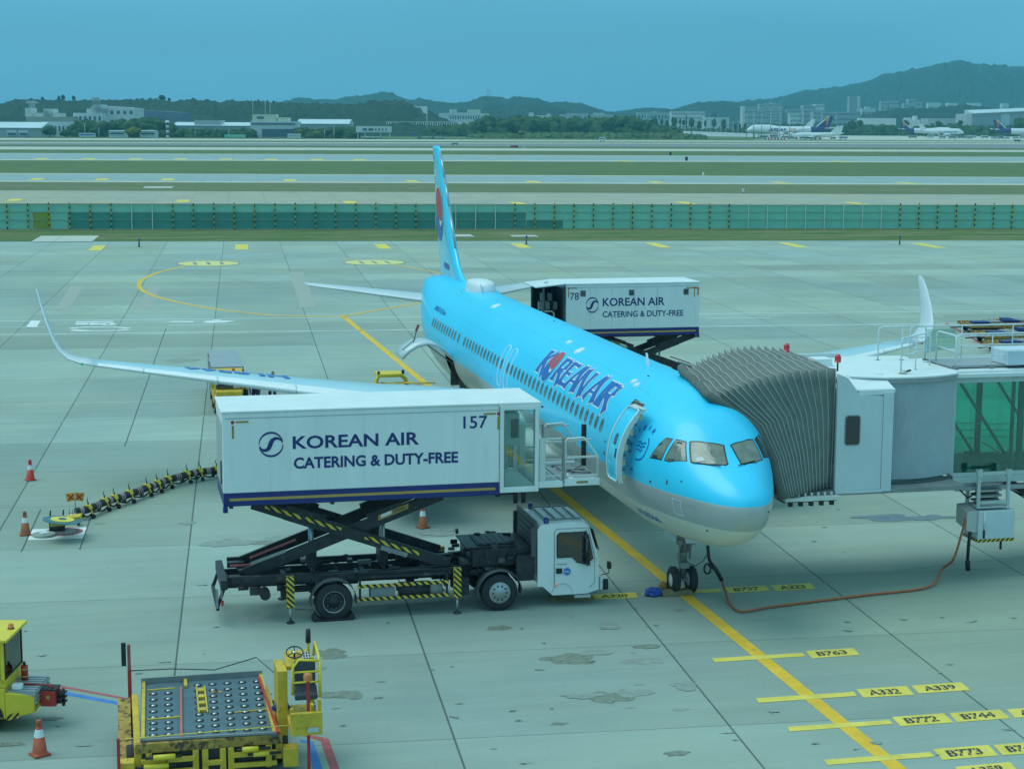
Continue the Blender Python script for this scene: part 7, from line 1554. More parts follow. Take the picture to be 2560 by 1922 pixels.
# ---- left field
h1 = building('hangar', 'long white hangar with two sectional doors at the far left of the airfield', -45, 104, 321, 1350, 40, 'bgrey', roof=(305.5, 'broof'))
for a, b in ((17, 41), (46, 70)):
    m = MB(); p0, p1 = ground_at(a, 1349), ground_at(b, 1349); quadbox(m, p0, p1, .5, .4, 5.2); dr_ = m.build('door', 'bwhite', h1)
    m = MB(); p0, p1 = ground_at(a+2, 1348.4), ground_at(b-2, 1348.4); quadbox(m, p0, p1, .3, 1.4, 3.2); m.build('window', 'bwin', dr_)
building('office_building', 'beige office building with white rooftop rooms beside the control tower', 66.5, 182, 292.5, 1480, 30, 'bbeige', blocks=((63.6, 79.6, 270.6, 'bwhite'), (88, 152, 283, 'bwhite'), (112, 128, 277, 'bwhite'), (110, 133, 272.5, 'bwhite')), rows=1, cols=9)
building('annex_building', 'pale blue wide annex with small windows between the hangar and the trees', 104, 184, 305, 1400, 25, 'bwhite', rows=1, cols=8)
ct = thing('control_tower', 'grey airport control tower with flat wide top in front of the wooded hill', 'control tower', tuple(ground_at(81, 1500)))
m = MB(); p0, p1 = ground_at(75, 1500), ground_at(87, 1500); quadbox(m, p0, p1, 4, 0, topz(81, 260, 1500)); m.build('shaft', 'btower', ct)
m = MB(); p0, p1 = ground_at(66.5, 1498.5), ground_at(92.6, 1498.5); quadbox(m, p0, p1, 8, topz(81, 259.5, 1500), topz(81, 257, 1500)); quadbox(m, ground_at(69, 1499), ground_at(90, 1499), 7, topz(81, 257, 1500), topz(81, 253.5, 1500)); m.build('tower_cab', 'btower', ct)
m = MB()
for x in (70, 76, 84, 89): a = ground_at(x, 1501); m.cyl(a+Vector((0, 0, topz(81, 254, 1500))), a+Vector((0, 0, topz(81, 250, 1500))), .2, n=5)
m.build('antenna', 'btower', ct)
building('headquarters', 'large stepped white building with rooftop antenna cluster before the hill', 184, 256, 283, 1500, 40, 'bwhite', blocks=((217, 256, 272.5, 'bwhite'), (228, 256, 266.5, 'bwhite'), (232, 253, 262, 'bwhite')), rows=2, cols=6)
ma = thing('antenna_cluster', 'grey dish and mast cluster standing on the stepped white building', 'antenna', tuple(ground_at(243, 1499)+Vector((0, 0, topz(243, 262, 1500)))))
m = MB(); 
for k in range(9): x = 233+k*2.3; a = ground_at(x, 1500+k % 3); m.cyl(a+Vector((0, 0, topz(243, 262.5, 1500))), a+Vector((0, 0, topz(243, 243+abs(k-4)*1.2, 1500))), .25, n=5)
for k in range(6): x = 234+k*3.4; a = ground_at(x, 1499); m.box(a+Vector((0, 0, topz(243, 246+(k % 2)*4, 1500))), (1.0, 1.6, 1.6))
m.build('mast', 'btower', ma)
building('white_building', 'white slope-roofed building with dark square windows right of the stepped one', 257, 337, 265.5, 1520, 40, 'bwhite', rows=3, cols=5, ytr=271)
building('cargo_hangar', 'long dark blue grey hangar with a pale roof edge below the hill', 337, 450, 275, 1600, 60, 'bblue', ytr=281.5, blocks=((337, 382, 286, 'bwhite'),))
building('warehouse', 'long low warehouse with pale ribbed metal roof behind the tree row', 431, 628, 315.5, 1420, 40, 'bgrey', roof=(306, 'broof'), blocks=((486, 550, 301, 'bgrey'),))
tb = building('terminal_office', 'cream tower block on a wide glazed base in the middle left', 626, 741, 303.5, 1400, 30, 'bwhite', blocks=((631, 689, 286.5, 'bcream'), (694, 720, 294, 'bcream')))
m = MB(); quadbox(m, ground_at(628, 1399), ground_at(739, 1399), .3, topz(680, 312, 1400), topz(680, 308, 1400)); quadbox(m, ground_at(655, 1399), ground_at(739, 1399), .3, 1, topz(680, 323, 1400)); m.build('window_band', 'bwin', tb)
m = MB(); quadbox(m, ground_at(643, 1398), ground_at(660, 1398), .3, topz(680, 298, 1400), topz(680, 292, 1400)); m.build('window', 'bwin', tb)
m = MB()
for x in (633, 664, 676): a = ground_at(x, 1404); m.cyl(a+Vector((0, 0, 15)), a+Vector((0, 0, topz(x, 252, 1404))), .22, n=5)
m.build('antenna', 'btower', tb)
building('maintenance_shed', 'wide pale blue shed roof right of the cream tower block', 741, 872, 311, 1450, 45, 'bgrey', roof=(298.5, 'broof'))
t = thing('small_terminal', 'small white building raised on legs with narrow dark windows', 'building', tuple(ground_at(933, 1380)))
m = MB(); quadbox(m, ground_at(890, 1380), ground_at(976, 1380), 14, topz(933, 331.5, 1380), topz(933, 316, 1380)); m.build('wall', 'bwhite', t)
m = MB()
for a, b in ((906, 917), (921, 933), (938, 941), (946.5, 949.5), (955, 958), (964, 967)): quadbox(m, ground_at(a, 1379.6), ground_at(b, 1379.6), .3, topz(933, 327, 1380), topz(933, 321.5, 1380))
m.build('window', 'bwin', t)
m = MB()
for x in (893, 912, 950, 973): quadbox(m, ground_at(x, 1382), ground_at(x+2.5, 1382), 3, 0, topz(933, 331.5, 1380))
m.build('leg', 'bwhite', t)
for a, b, lb in ((272, 312, 'low white hut with dark window strip left of the yellow green tree'), (349, 388, 'low white hut with flat roof right of the yellow green tree')):
    t = building('hut', lb, a, b, 329, 1340, 12, 'bwhite', roof=(326.5, 'broof')); m = MB(); quadbox(m, ground_at(a+3, 1339.5), ground_at(b-3, 1339.5), .3, 2.6, 3.6); m.build('window', 'bwin', t)
bc = ground_at(419, 1330); t = thing('beacon_tower', 'slim tower with black and white bands and round top', 'tower', tuple(bc))
H_ = topz(419, 307, 1330)
for k in range(6): m = MB(); m.cyl(bc+Vector((0, 0, H_*k/6)), bc+Vector((0, 0, H_*(k+1)/6)), 1.2, n=10); m.build('band', ('bwhite', 'darkgrey')[k % 2], t)
m = MB(); m.s = True; m.lathe([(1.8, 0), (1.9, .6), (1.2, 1.3), (.2, 1.7)], tuple(bc+Vector((0, 0, H_))), n=12); m.build('dome', 'bwhite', t)
# vehicles at the far edge
def farvehicle(name, lab, px, dist, L_, Hh, col, col2=None, cat='vehicle', group=None, base=0):
    c = ground_at(px, dist); t = thing(name, lab, cat, tuple(c), group); a, b = c-VR*L_/2, c+VR*L_/2
    m = MB(); quadbox(m, a, b, 2.4, .5, Hh); m.build('body', col, t, bevel=.1)
    m = MB(); quadbox(m, a+VR*.4-VD*.05, b-VR*.4-VD*.05, .1, Hh*.5, Hh*.78); m.build('window', col2 or 'bwin', t)
    m = MB()
    for q in (a+VR*L_*.2, b-VR*L_*.2): m.cyl(q+VD*.1+Vector((0, 0, .5)), q+VD*.5+Vector((0, 0, .5)), .5, n=10)
    m.build('wheel', 'rubber', t); return t
farvehicle('bus', 'blue and white bus parked at the far edge beside the trees', 217, 1330, 12, 3.3, 'bwhite', 'blue', 'bus'); farvehicle('white_truck', 'white box truck parked at the far edge below the cream tower', 735, 1330, 10, 3.8, 'bwhite', 'bgrey', 'truck')
farvehicle('green_container', 'pale green container near the tree row', 587, 1345, 16, 2.8, 'fencegreen', 'fencegreen', 'container'); farvehicle('white_van', 'white service van on the far runway road near the middle', 1506, 1260, 4.2, 3.0, 'bwhite', 'bwin', 'van')
farvehicle('dark_car', 'dark car on the cargo apron at the far right', 2545, 1420, 5, 1.7, 'darkgrey', 'bwin', 'car')
farvehicle('service_truck', 'small white vehicle near the far runway edge, left of centre', 1137, 1000, 4, 1.6, 'bwhite', 'bwin', 'van')
for k in range(14):
    px = 910+k*5.1 if k < 8 else 1050+(k-8)*11
    farvehicle('parked_car', ORD[k]+' parked car from the left, by the small raised building', px, 1360+3*(k % 3), 4.4, 1.6, ('bwhite', 'bgrey', 'darkgrey')[k % 3], 'bwin', 'car', 'cars parked at the far airfield edge')
# ---- woods and trees
def woodmass(label, pts, dist, depth, mat_, seed, spacing=7, rr=(4, 7)):
    rnd = random.Random(seed); m = MB(); i = 0
    x = pts[0][0]
    while x < pts[-1][0]:
        for j in range(len(pts)-1):
            if pts[j][0] <= x <= pts[j+1][0]: u = (x-pts[j][0])/(pts[j+1][0]-pts[j][0]); yt = pts[j][1]+(pts[j+1][1]-pts[j][1])*u; break
        nrow = 3
        for r_ in range(nrow):
            d = dist+rnd.uniform(0, depth)*(.2+r_/nrow); zt_ = topz(x, yt, dist); r0_ = rnd.uniform(*rr); h = max(2.5, zt_*(1-.27*(nrow-1-r_))*rnd.uniform(.85, 1.04)); c = ground_at(x+rnd.uniform(-2, 2), d); i += 1
            clump(m, (c.x, c.y, h-r0_*.9), r0_*1.05, r0_*.95, seed*100+i, 2, 14)
            if h > r0_*2.2: clump(m, (c.x, c.y, (h-r0_*1.6)*.5), r0_*1.1, max(2, (h-r0_)*.5), seed*200+i, 1, 4)
        x += spacing*rnd.uniform(.7, 1.2)*4347/dist/3.0
    o = m.build('wood', mat_, loc=tuple(ground_at(pts[0][0], dist))); o['kind'] = 'stuff'; return o
woodmass('', [(182, 312), (205, 300), (250, 304), (300, 299), (345, 296), (378, 294), (410, 301), (430, 308)], 1385, 60, 'foliage', 1)
woodmass('', [(440, 324), (470, 322), (520, 322), (570, 325), (600, 321), (640, 322)], 1390, 20, 'foliage', 2, rr=(3, 5))
woodmass('', [(741, 322), (770, 320), (800, 322), (850, 316), (890, 318)], 1395, 30, 'foliage', 3, rr=(3, 5))
woodmass('', [(975, 334), (1020, 330), (1072, 322), (1130, 314), (1180, 309), (1207, 293), (1235, 292), (1262, 300), (1285, 292), (1320, 289), (1360, 293), (1395, 290), (1450, 294), (1500, 292), (1560, 290), (1600, 297), (1640, 310), (1690, 318)], 1650, 90, 'foliage', 4, spacing=8, rr=(5, 9))
woodmass('', [(1180, 334), (1300, 332), (1420, 331), (1550, 333), (1680, 333), (1760, 337)], 1500, 40, 'scrub', 5, spacing=8, rr=(3, 5))
woodmass('', [(1690, 322), (1840, 322), (1905, 312), (2010, 310), (2100, 312), (2200, 311), (2270, 318), (2350, 312), (2440, 313), (2520, 312), (2620, 311)], 2120, 60, 'foliage', 6, spacing=12, rr=(6, 9))
def tree(lab, px, yt, dist, wpx, mat_='foliage', seed=1, base=0.0, group=None, name='broadleaf_tree', ell=1.0):
    c = ground_at(px, dist)+Vector((0, 0, base)); zt_ = topz(px, yt, dist); r_ = wpx/2*dist/4347; t = thing(name, lab, 'tree', tuple(c), group); h = zt_-base
    m = MB(); rnd = random.Random(seed)
    zc = base+h-min(r_*ell, h*.45); rzz = min(r_*ell, h*.45)
    clump(m, (c.x, c.y, zc), r_*.8, rzz*.85, seed*31, 2, 30)
    for k in range(6):
        a = rnd.uniform(0, 6.28); clump(m, (c.x+math.cos(a)*r_*.5, c.y+math.sin(a)*r_*.5, zc+rnd.uniform(-.45, .4)*rzz), r_*.45, rzz*.42, seed*31+k+1, 2, 14)
    m.build('crown', mat_, t); m = MB(); m.tube([c, (c.x+.1, c.y, base+h*.35), (c.x, c.y, base+h*.7)], [.35+.02*h, .28, .12], 6)
    for k in range(3): a = rnd.uniform(0, 6.28); m.tube([(c.x, c.y, base+h*.35), (c.x+math.cos(a)*r_*.5, c.y+math.sin(a)*r_*.5, base+h*.62)], [.2, .08], 5)
    m.build('trunk', mk('bark', (.10, .08, .06), .9) and 'bark' if 'bark' not in MATS else 'bark', t); return t
tree('dark round tree standing right beside the far left hangar', 124, 313, 1338, 40, seed=3, ell=.9); tree('dark tree between the hangar tree and the white bus', 165, 322, 1340, 34, 'foliage', 4, ell=.7)
tree('round yellow green tree between two low white huts', 331, 317, 1332, 44, 'foliage_yellow', 5, ell=.65); tree('yellow green bushy tree below the shed roof', 795, 325, 1375, 24, 'foliage_yellow', 6, ell=.8); tree('small yellow tree just right of the cream tower base', 752, 322, 1380, 14, 'foliage_yellow', 7)
tree('light green tree standing out in the dark wood at the centre', 1225, 314, 1560, 17, 'foliage_light', 8, ell=1.2); tree('pale green round bush before the central wood', 1303, 326, 1490, 22, 'foliage_light', 9, ell=.6)
for i, (px, yt, wpx) in enumerate([(1618, 298, 10), (1636, 292, 19), (1654, 297, 9), (1667, 299, 11), (1685, 291, 16), (1700, 297, 8), (1709, 299, 9), (1728, 292, 17), (1748, 301, 13), (1763, 301, 9), (1785, 296, 14), (1810, 296, 16), (1838, 309, 9), (1848, 308, 9), (1862, 307, 8)]):
    tree(ORD[i]+' from the left in the row of dark street trees at the right', px, yt, 1950, wpx, 'foliage', 20+i, base=4.5, group='street trees in a row', ell=1.7)
for i, (px, yt, wpx) in enumerate([(2130, 300, 22), (2150, 299, 18), (2262, 298, 22), (2345, 302, 16), (2400, 299, 16), (2550, 292, 34)]):
    tree(['dark tree behind the right parked jets, left of two', 'dark tree behind the right parked jets, right of two', 'dark tree behind the purple tail fin', 'small dark tree left in front of the long low hangar', 'dark tree in front of the long low hangar', 'large dark tree in front of the big right hangar'][i], px, yt, 1980 if i == 5 else 2100, wpx, 'foliage', 50+i, base=0)
m = MB(); 
def wedge(x0, x1, d0, d1, z0, z1): 
    a, b = ground_at(x0, d0), ground_at(x1, d1); back = VD*160; m.add([a, b, b+VD*6+Vector((0, 0, z1)), a+VD*6+Vector((0, 0, z0)), a+back+Vector((0, 0, z0)), b+back+Vector((0, 0, z1))], [(0, 1, 2, 3), (3, 2, 5, 4)])
wedge(1674, 2080, 1900, 1720, 5.5, 1.5); o = m.build('embankment', 'bgrey'); o['kind'] = 'structure'
# ---- hills
def hill(name, pts, dist, depth, mat_, bump, seed, step=6.0, tree_=0):
    m = MB(); xs = []; x = pts[0][0]
    while x <= pts[-1][0]: xs.append(x); x += step*4347/dist/4
    prof = []
    for x in xs:
        for j in range(len(pts)-1):
            if pts[j][0] <= x <= pts[j+1][0]:
                u = (x-pts[j][0])/(pts[j+1][0]-pts[j][0]); u2 = u*u*(3-2*u)*.5+u*.5; yt = pts[j][1]+(pts[j+1][1]-pts[j][1])*u2; break
        prof.append(yt)
    rows = [0, .1, .25, .4, .55, .7, .82, .92, 1.0, 1.15]; rings = []
    NR_ = 26
    for r_ in range(NR_):
        t = r_/(NR_-1)*1.12; rg = []
        for x, yt in zip(xs, prof):
            d = dist-depth*(1-t); p = ground_at(x, d); zt_ = topz(x, yt, dist); s = min(1, t)
            z = zt_*(math.sin(s*math.pi/2)**.85) if t <= 1 else zt_*(1-(t-1)*1.2)
            q = Vector((p.x, p.y, 0)); n_ = noise.noise(q*.012+Vector((seed, 0, 0)))*.5+noise.noise(q*.035)*.3
            ed = 1-s**6*.8; z = z+n_*zt_*.22*ed*s
            c_ = 1-min(1, noise.voronoi(q*(1/ (bump*2.2)))[0][0]*1.6); z += (c_*bump*.9+noise.noise(q*.25)*bump*.3)*(.25+.75*min(1, s*3))-bump*.45 if s > 0 else 0
            rg.append((p.x, p.y, max(-.5, z)))
        rings.append(rg)
    m.loft(rings, False, (False, False), False); o = m.build(name, mat_); o['kind'] = 'structure'; return o
hill('hill', [(-160, 262), (0, 260.5), (43, 249), (93, 250), (140, 251), (231, 251), (342, 250), (446, 253.5), (483, 248), (533, 250.5), (550, 255), (569, 251), (640, 252), (689, 256.5), (754, 258.5), (851, 261), (900, 261), (922, 254), (1000, 252), (1024, 258.5), (1042, 272), (1072, 279), (1101, 293), (1127, 301), (1160, 312)], 2100, 480, 'hillwood', 3.6, 1, 5.0)
hill('hill', [(640, 262), (689, 256), (754, 245), (791, 249), (835, 249), (881, 243), (965, 234), (982, 236), (1000, 243.5), (1060, 262), (1120, 290)], 5200, 900, 'hillwood', 5, 2, 14)
hill('hill', [(960, 280), (1020, 252.5), (1054, 246), (1087, 253.5), (1137, 258), (1163, 257), (1190, 250), (1212, 241.7), (1251, 242.6), (1269, 247), (1282, 241.7), (1334, 245.3), (1376, 257), (1400, 256), (1458, 260.5), (1483, 270), (1521, 280), (1562, 290)], 4400, 800, 'hillwood', 5, 3, 12)
hill('hill', [(1090, 300), (1175, 270), (1250, 267), (1325, 263), (1362, 263), (1400, 272), (1437, 281), (1500, 296)], 3400, 500, 'hillwood', 5, 4, 10)
hill('hill', [(1470, 300), (1521, 281), (1562, 277), (1596, 271), (1639, 270), (1681, 274.5), (1712, 264.7), (1743, 257.4), (1816, 252), (1843, 257), (1930, 262), (2050, 275)], 4800, 900, 'hillwood', 5, 5, 13)
hill('mountain', [(1760, 282), (1843, 257.4), (1872, 251.7), (1938, 246), (2011, 227.3), (2084, 220.8), (2147, 209.7), (2225, 186), (2314, 171), (2361, 158), (2380, 155.7), (2400, 159), (2427, 164), (2560, 171), (2760, 185), (2950, 230)], 6600, 1700, 'hillwood', 8, 6, 20)
hill('hill', [(2060, 314), (2125, 296), (2149, 288), (2200, 278), (2246, 269), (2291, 270.5), (2342, 269), (2403, 262), (2452, 267), (2509, 273), (2560, 274), (2700, 280)], 3300, 500, 'hillwood', 5, 7, 10)
# individual tall trees on the near ridge
for i, (px, yt, wpx, lb) in enumerate([(108.5, 242, 9, 'pointed tree on the left ridge left of the tall pair'), (150, 239.5, 9, 'left tree of the tall pair on the left ridge'), (160, 237, 12, 'right tree of the tall pair on the left ridge'), (187, 239, 10, 'single round tree on the left ridge'), (344, 245.5, 8, 'small ridge tree first in the clump above the long hangar'), (357, 244.5, 10, 'ridge tree second in the clump above the long hangar'), (378, 243.5, 8, 'ridge tree third in the clump above the long hangar'), (407, 237.5, 20, 'largest rounded tree on the left ridge'), (425, 244, 9, 'tree at the right side of the largest ridge tree'), (483, 245, 12, 'broad tree on the ridge right of the beacon tower'), (647, 248, 7, 'left slender tree above the cream tower'), (669, 250, 6, 'middle slender tree above the cream tower'), (685, 251, 7, 'right slender tree above the cream tower'), (793, 254, 9, 'lone dark tree on the ridge left of centre'), (924, 251, 14, 'broad tree on the ridge right of centre')]):
    tree(lb, px, yt, 2095, wpx, 'hillwood', 80+i, base=max(2, topz(px, yt+15, 2095)), name='ridge_tree', ell=1.5)
# hilltop masts
t = thing('lattice_mast', 'pair of thin grey masts on the summit of the central hill', 'mast', tuple(ground_at(1222, 4400)))
for x, yt in ((1219, 222), (1225, 224)):
    a = ground_at(x, 4395); m = MB(); m.cyl(a+Vector((0, 0, topz(x, 246, 4395))), a+Vector((0, 0, topz(x, yt, 4395))), .9, .6, 6); m.box(a+Vector((0, 0, topz(x, yt+3, 4395))), (2, 2.6, 4)); m.build('mast', 'btower', t)
# ---- centre and right town
building('campus', 'white building group with two rooftop blocks in front of the central hill', 1123, 1200, 282, 2250, 40, 'bwhite', blocks=((1123, 1140, 273.5, 'bwhite'), (1168, 1200, 274, 'bcream'), (1097, 1125, 283, 'bwhite'), (1200, 1222, 284, 'bwhite')), rows=2, cols=12)
building('low_office', 'low white building left of the wood gap with small roof block', 1307, 1380, 289, 2500, 30, 'bwhite', blocks=((1322, 1334, 282, 'bwhite'), (1368, 1376, 284.5, 'bwhite')), rows=1, cols=10)
building('factory', 'long pale factory roofs behind the central wood', 1400, 1534, 286.5, 2800, 40, 'bgrey', blocks=((1484, 1510, 283, 'bwhite'), (1417, 1470, 283.5, 'bgrey')), rows=1, cols=14)
building('grey_block', 'group of small grey blocks left of the white gridded offices', 1536, 1574, 289, 2800, 30, 'bgrey', rows=2, cols=6); building('grey_tower', 'narrow grey block in front of the pale apartment row', 1617, 1630, 286, 2500, 20, 'bgrey', rows=3, cols=3); building('apartment_row', 'pale pinkish apartment row behind the street trees', 1593, 1676, 281.5, 2900, 30, 'bgrey', rows=2, cols=10, blocks=((1632, 1645, 278.5, 'bgrey'),))
building('office_block', 'left of two white gridded office blocks', 1678, 1714, 279.5, 2350, 30, 'bwhite', rows=5, cols=10); building('office_block', 'right of two white gridded office blocks', 1717, 1762, 279.5, 2350, 30, 'bwhite', rows=5, cols=12)
building('glass_block', 'small blue glass block right of the gridded offices', 1775, 1792, 281.5, 2500, 20, 'bblue', rows=2, cols=3); building('low_hall', 'low white hall right of the gridded offices', 1760, 1822, 294, 2300, 20, 'bwhite')
building('apartment_tower', 'apartment tower with a bright white left side', 1862, 1889, 267, 3000, 30, 'bgrey', rows=7, cols=6, blocks=()); building('apartment_tower', 'slim white tower slab left of the apartment tower', 1855, 1861.5, 266, 2990, 30, 'bwhite')
building('hotel_slab', 'broad pale slab building with rooftop box left of the white tail', 1911, 1955, 260, 3000, 30, 'bgrey', rows=9, cols=10, blocks=((1926, 1939, 257.5, 'bgrey'),), y0=0); building('hotel_wing', 'lower wing joined left of the broad slab building', 1897, 1910.5, 261, 3005, 30, 'bgrey', rows=8, cols=3)
building('podium_block', 'wide low block in front of the slab towers', 1862, 1920, 287.5, 2850, 25, 'bgrey', rows=3, cols=12)
building('town_block', 'stepped grey block above the white tail fin', 1968, 2003, 273, 3000, 30, 'bgrey', rows=5, cols=8); building('town_block', 'flat topped grey block with bright face right of the stepped one', 2006, 2035, 264, 3050, 30, 'bgrey', rows=6, cols=6); building('town_block', 'taller pale block with dark top row', 2036, 2059, 261, 3050, 30, 'bwhite', rows=6, cols=5)
building('town_block', 'white gridded mid block behind the masts', 1975, 2000, 285, 2900, 30, 'bwhite', rows=4, cols=6); building('town_block', 'pale block behind the purple fin', 2032, 2052, 279.5, 2900, 30, 'bgrey', rows=5, cols=5); building('town_block', 'low grey block left of the tall tower', 2055, 2088, 281, 2950, 30, 'bgrey', rows=4, cols=8); building('town_block', 'wide grey block at the foot of the tall tower', 2090, 2150, 280, 3000, 30, 'bgrey', rows=4, cols=14)
building('high_rise', 'tallest single tower block with bright right edge before the mountain', 2121, 2141, 241.5, 3200, 20, 'bgrey', rows=14, cols=4); building('high_rise_core', 'bright white stair core joined to the tallest tower block', 2141.5, 2148, 241, 3195, 18, 'bwhite')
building('white_flats', 'small white flats right of the tallest tower', 2153, 2187, 272, 3250, 20, 'bwhite', rows=2, cols=6, blocks=((2162, 2174, 268, 'bwhite'),))
for x0, x1, yt, ls, lb in [(2200, 2218, 254, 3700, 'left apartment block above the low wooded hill'), (2220, 2246, 253, 3700, 'second apartment block above the low wooded hill'), (2257, 2268, 259, 3720, 'low pale block between apartment groups'), (2268, 2286, 248.5, 3720, 'tallest block of the hillside apartment group'), (2286, 2304, 256, 3720, 'right stepped block of the hillside apartment group'), (2318, 2350, 257.5, 3800, 'white flats group first right of the apartments'), (2366, 2392, 258, 3800, 'white flats group second right of the apartments'), (2419, 2450, 258, 3800, 'white flats group third right of the apartments'), (2503, 2519, 259, 3700, 'pair of pale blocks far right on the slope'), (2540, 2556, 270, 3600, 'small white building at the far right on the slope')]:
    building('apartment_block', lb, x0, x1, yt, ls, 20, 'bgrey' if x0 < 2300 else 'bwhite', rows=6 if x0 < 2310 else 2, cols=6)
building('low_hangar', 'long low white hangar right of the parked twin fins', 2156, 2239, 296, 2290, 40, 'bwhite'); building('low_hangar', 'long low pale hangar behind the jet with a blue stripe', 2319, 2429, 296.5, 2250, 40, 'bgrey', rows=1, cols=5); building('small_hall', 'small white hall with two roof stacks behind the purple tail', 2263, 2300, 300, 2250, 20, 'bwhite', blocks=((2285, 2293, 290, 'bwhite'), (2263, 2278, 295, 'bwhite')))
bh = building('big_hangar', 'huge pale hangar with sloping roof at the far right', 2428, 2640, 285, 2150, 80, 'bgrey', ytr=274); m = MB(); quadbox(m, ground_at(2501, 2149), ground_at(2523, 2149), .5, 0, topz(2512, 285, 2150)); m.build('door', 'broof', bh)
m = MB(); a, b = ground_at(2430, 2146), ground_at(2640, 2146); z0, z1 = topz(2430, 285.5, 2146), topz(2640, 276, 2146); m.hexa([a+Vector((0, 0, z0)), b+Vector((0, 0, z1)), b+VD*40+Vector((0, 0, z1)), a+VD*40+Vector((0, 0, z0)), a+Vector((0, 0, z0+1)), b+Vector((0, 0, z1+1)), b+VD*40+Vector((0, 0, z1+4)), a+VD*40+Vector((0, 0, z0+5))]); m.build('roof', 'broof', bh)
# driving-range net
nf = thing('net_fence', 'row of tall pale net posts with fine netting in front of the left hill', 'fence', tuple(ground_at(1060, 1700)))
for k in range(36):
    x = 966+k*5.8; a = ground_at(x, 1700+k*2); m = MB(); zt_ = topz(x, 304.5+max(0, k-18)*.05, 1700+k*2); m.cyl(a, a+Vector((0, 0, zt_)), .35, n=5); m.build('post', 'bwhite' if k % 3 else 'bgrey', nf)
for k in range(12): x = 896+k*5; a = ground_at(x, 1760); m = MB(); m.cyl(a, a+Vector((0, 0, topz(x, 308, 1760))), .3, n=5); m.build('post', 'bgrey', nf)
m = MB(); a, b = ground_at(966, 1700), ground_at(1170, 1772); z_ = topz(1060, 305, 1735); m.tube([a+Vector((0, 0, z_)), b+Vector((0, 0, z_))], .3, 5); m.tube([a+Vector((0, 0, z_*.6)), b+Vector((0, 0, z_*.6))], .15, 5); m.build('top_cable', 'bgrey', nf)
bb_ = thing('billboard', 'white panel board high on a single pole before the hill edge', 'billboard', tuple(ground_at(1067, 1650)))
m = MB(); a = ground_at(1067.5, 1650); m.cyl(a, a+Vector((0, 0, topz(1067, 270, 1650))), .5, n=8); m.build('pole', 'bgrey', bb_)
m = MB(); q = [W(x, y, 1649) for x, y in ((1032, 265.5), (1040, 268.5), (1052, 270), (1058, 283), (1068, 285), (1068, 267), (1064, 266), (1045, 266.5))]; m.prism(q, VD*1.5); m.build('board', 'bwhite', bb_)
farvehicle('blue_sign', 'small blue road sign panel in the wood edge', 1036, 1640, 4.6, 3.4, 'blue', 'bluepaint', 'sign')
# light masts
def mast(px, yt, dist, lab, h2=True):
    c = ground_at(px, dist); t = thing('light_mast', lab, 'light mast', tuple(c), 'tall apron light masts'); z = topz(px, yt, dist); m = MB(); m.cyl(c, c+Vector((0, 0, z)), .42, .25, 8); m.build('pole', 'bgrey', t); m = MB(); m.box(c+Vector((0, 0, z)), (2.0, 3.6 if h2 else 1.6, .8)); m.build('lamp_head', 'btower', t)
for i, (px, yt, d) in enumerate(sorted([(1867, 275.5, 1560), (1884, 275, 1565), (1904, 273.5, 1570), (1926, 272, 1575), (1949, 271, 1580), (1973.5, 284, 1560), (2007.6, 276, 1560), (1755, 300, 1880), (1766, 300, 1880), (1776, 300, 1880), (1791, 297, 1870), (1801, 298, 1870), (1815, 297, 1860), (1832, 306, 1850), (1846, 305, 1840)])): mast(px, yt, d, ORD[i]+' tall light mast from the left by the street trees and cargo jets')
for px, yt, d, lb in [(488, 319, 1340, 'thin light pole in front of the long warehouse'), (835, 313, 1345, 'tall pale pole below the shed roof'), (247, 321, 1335, 'thin light pole right of the bus'), (212, 309, 1335, 'thin light pole left of the bus'), (571, 326, 1335, 'short light pole near the green container'), (811, 325, 1332, 'windsock style pole with stacked plates near the white truck')]:
    c = ground_at(px, d); t = thing('light_pole', lb, 'light pole', tuple(c)); z = topz(px, yt, d); m = MB(); m.cyl(c, c+Vector((0, 0, z)), .3, .2, 8); m.build('pole', 'bgrey', t); m = MB(); m.box(c+Vector((0, 0, z)), (.8, 2.0, .4)); m.build('lamp_head', 'btower', t)
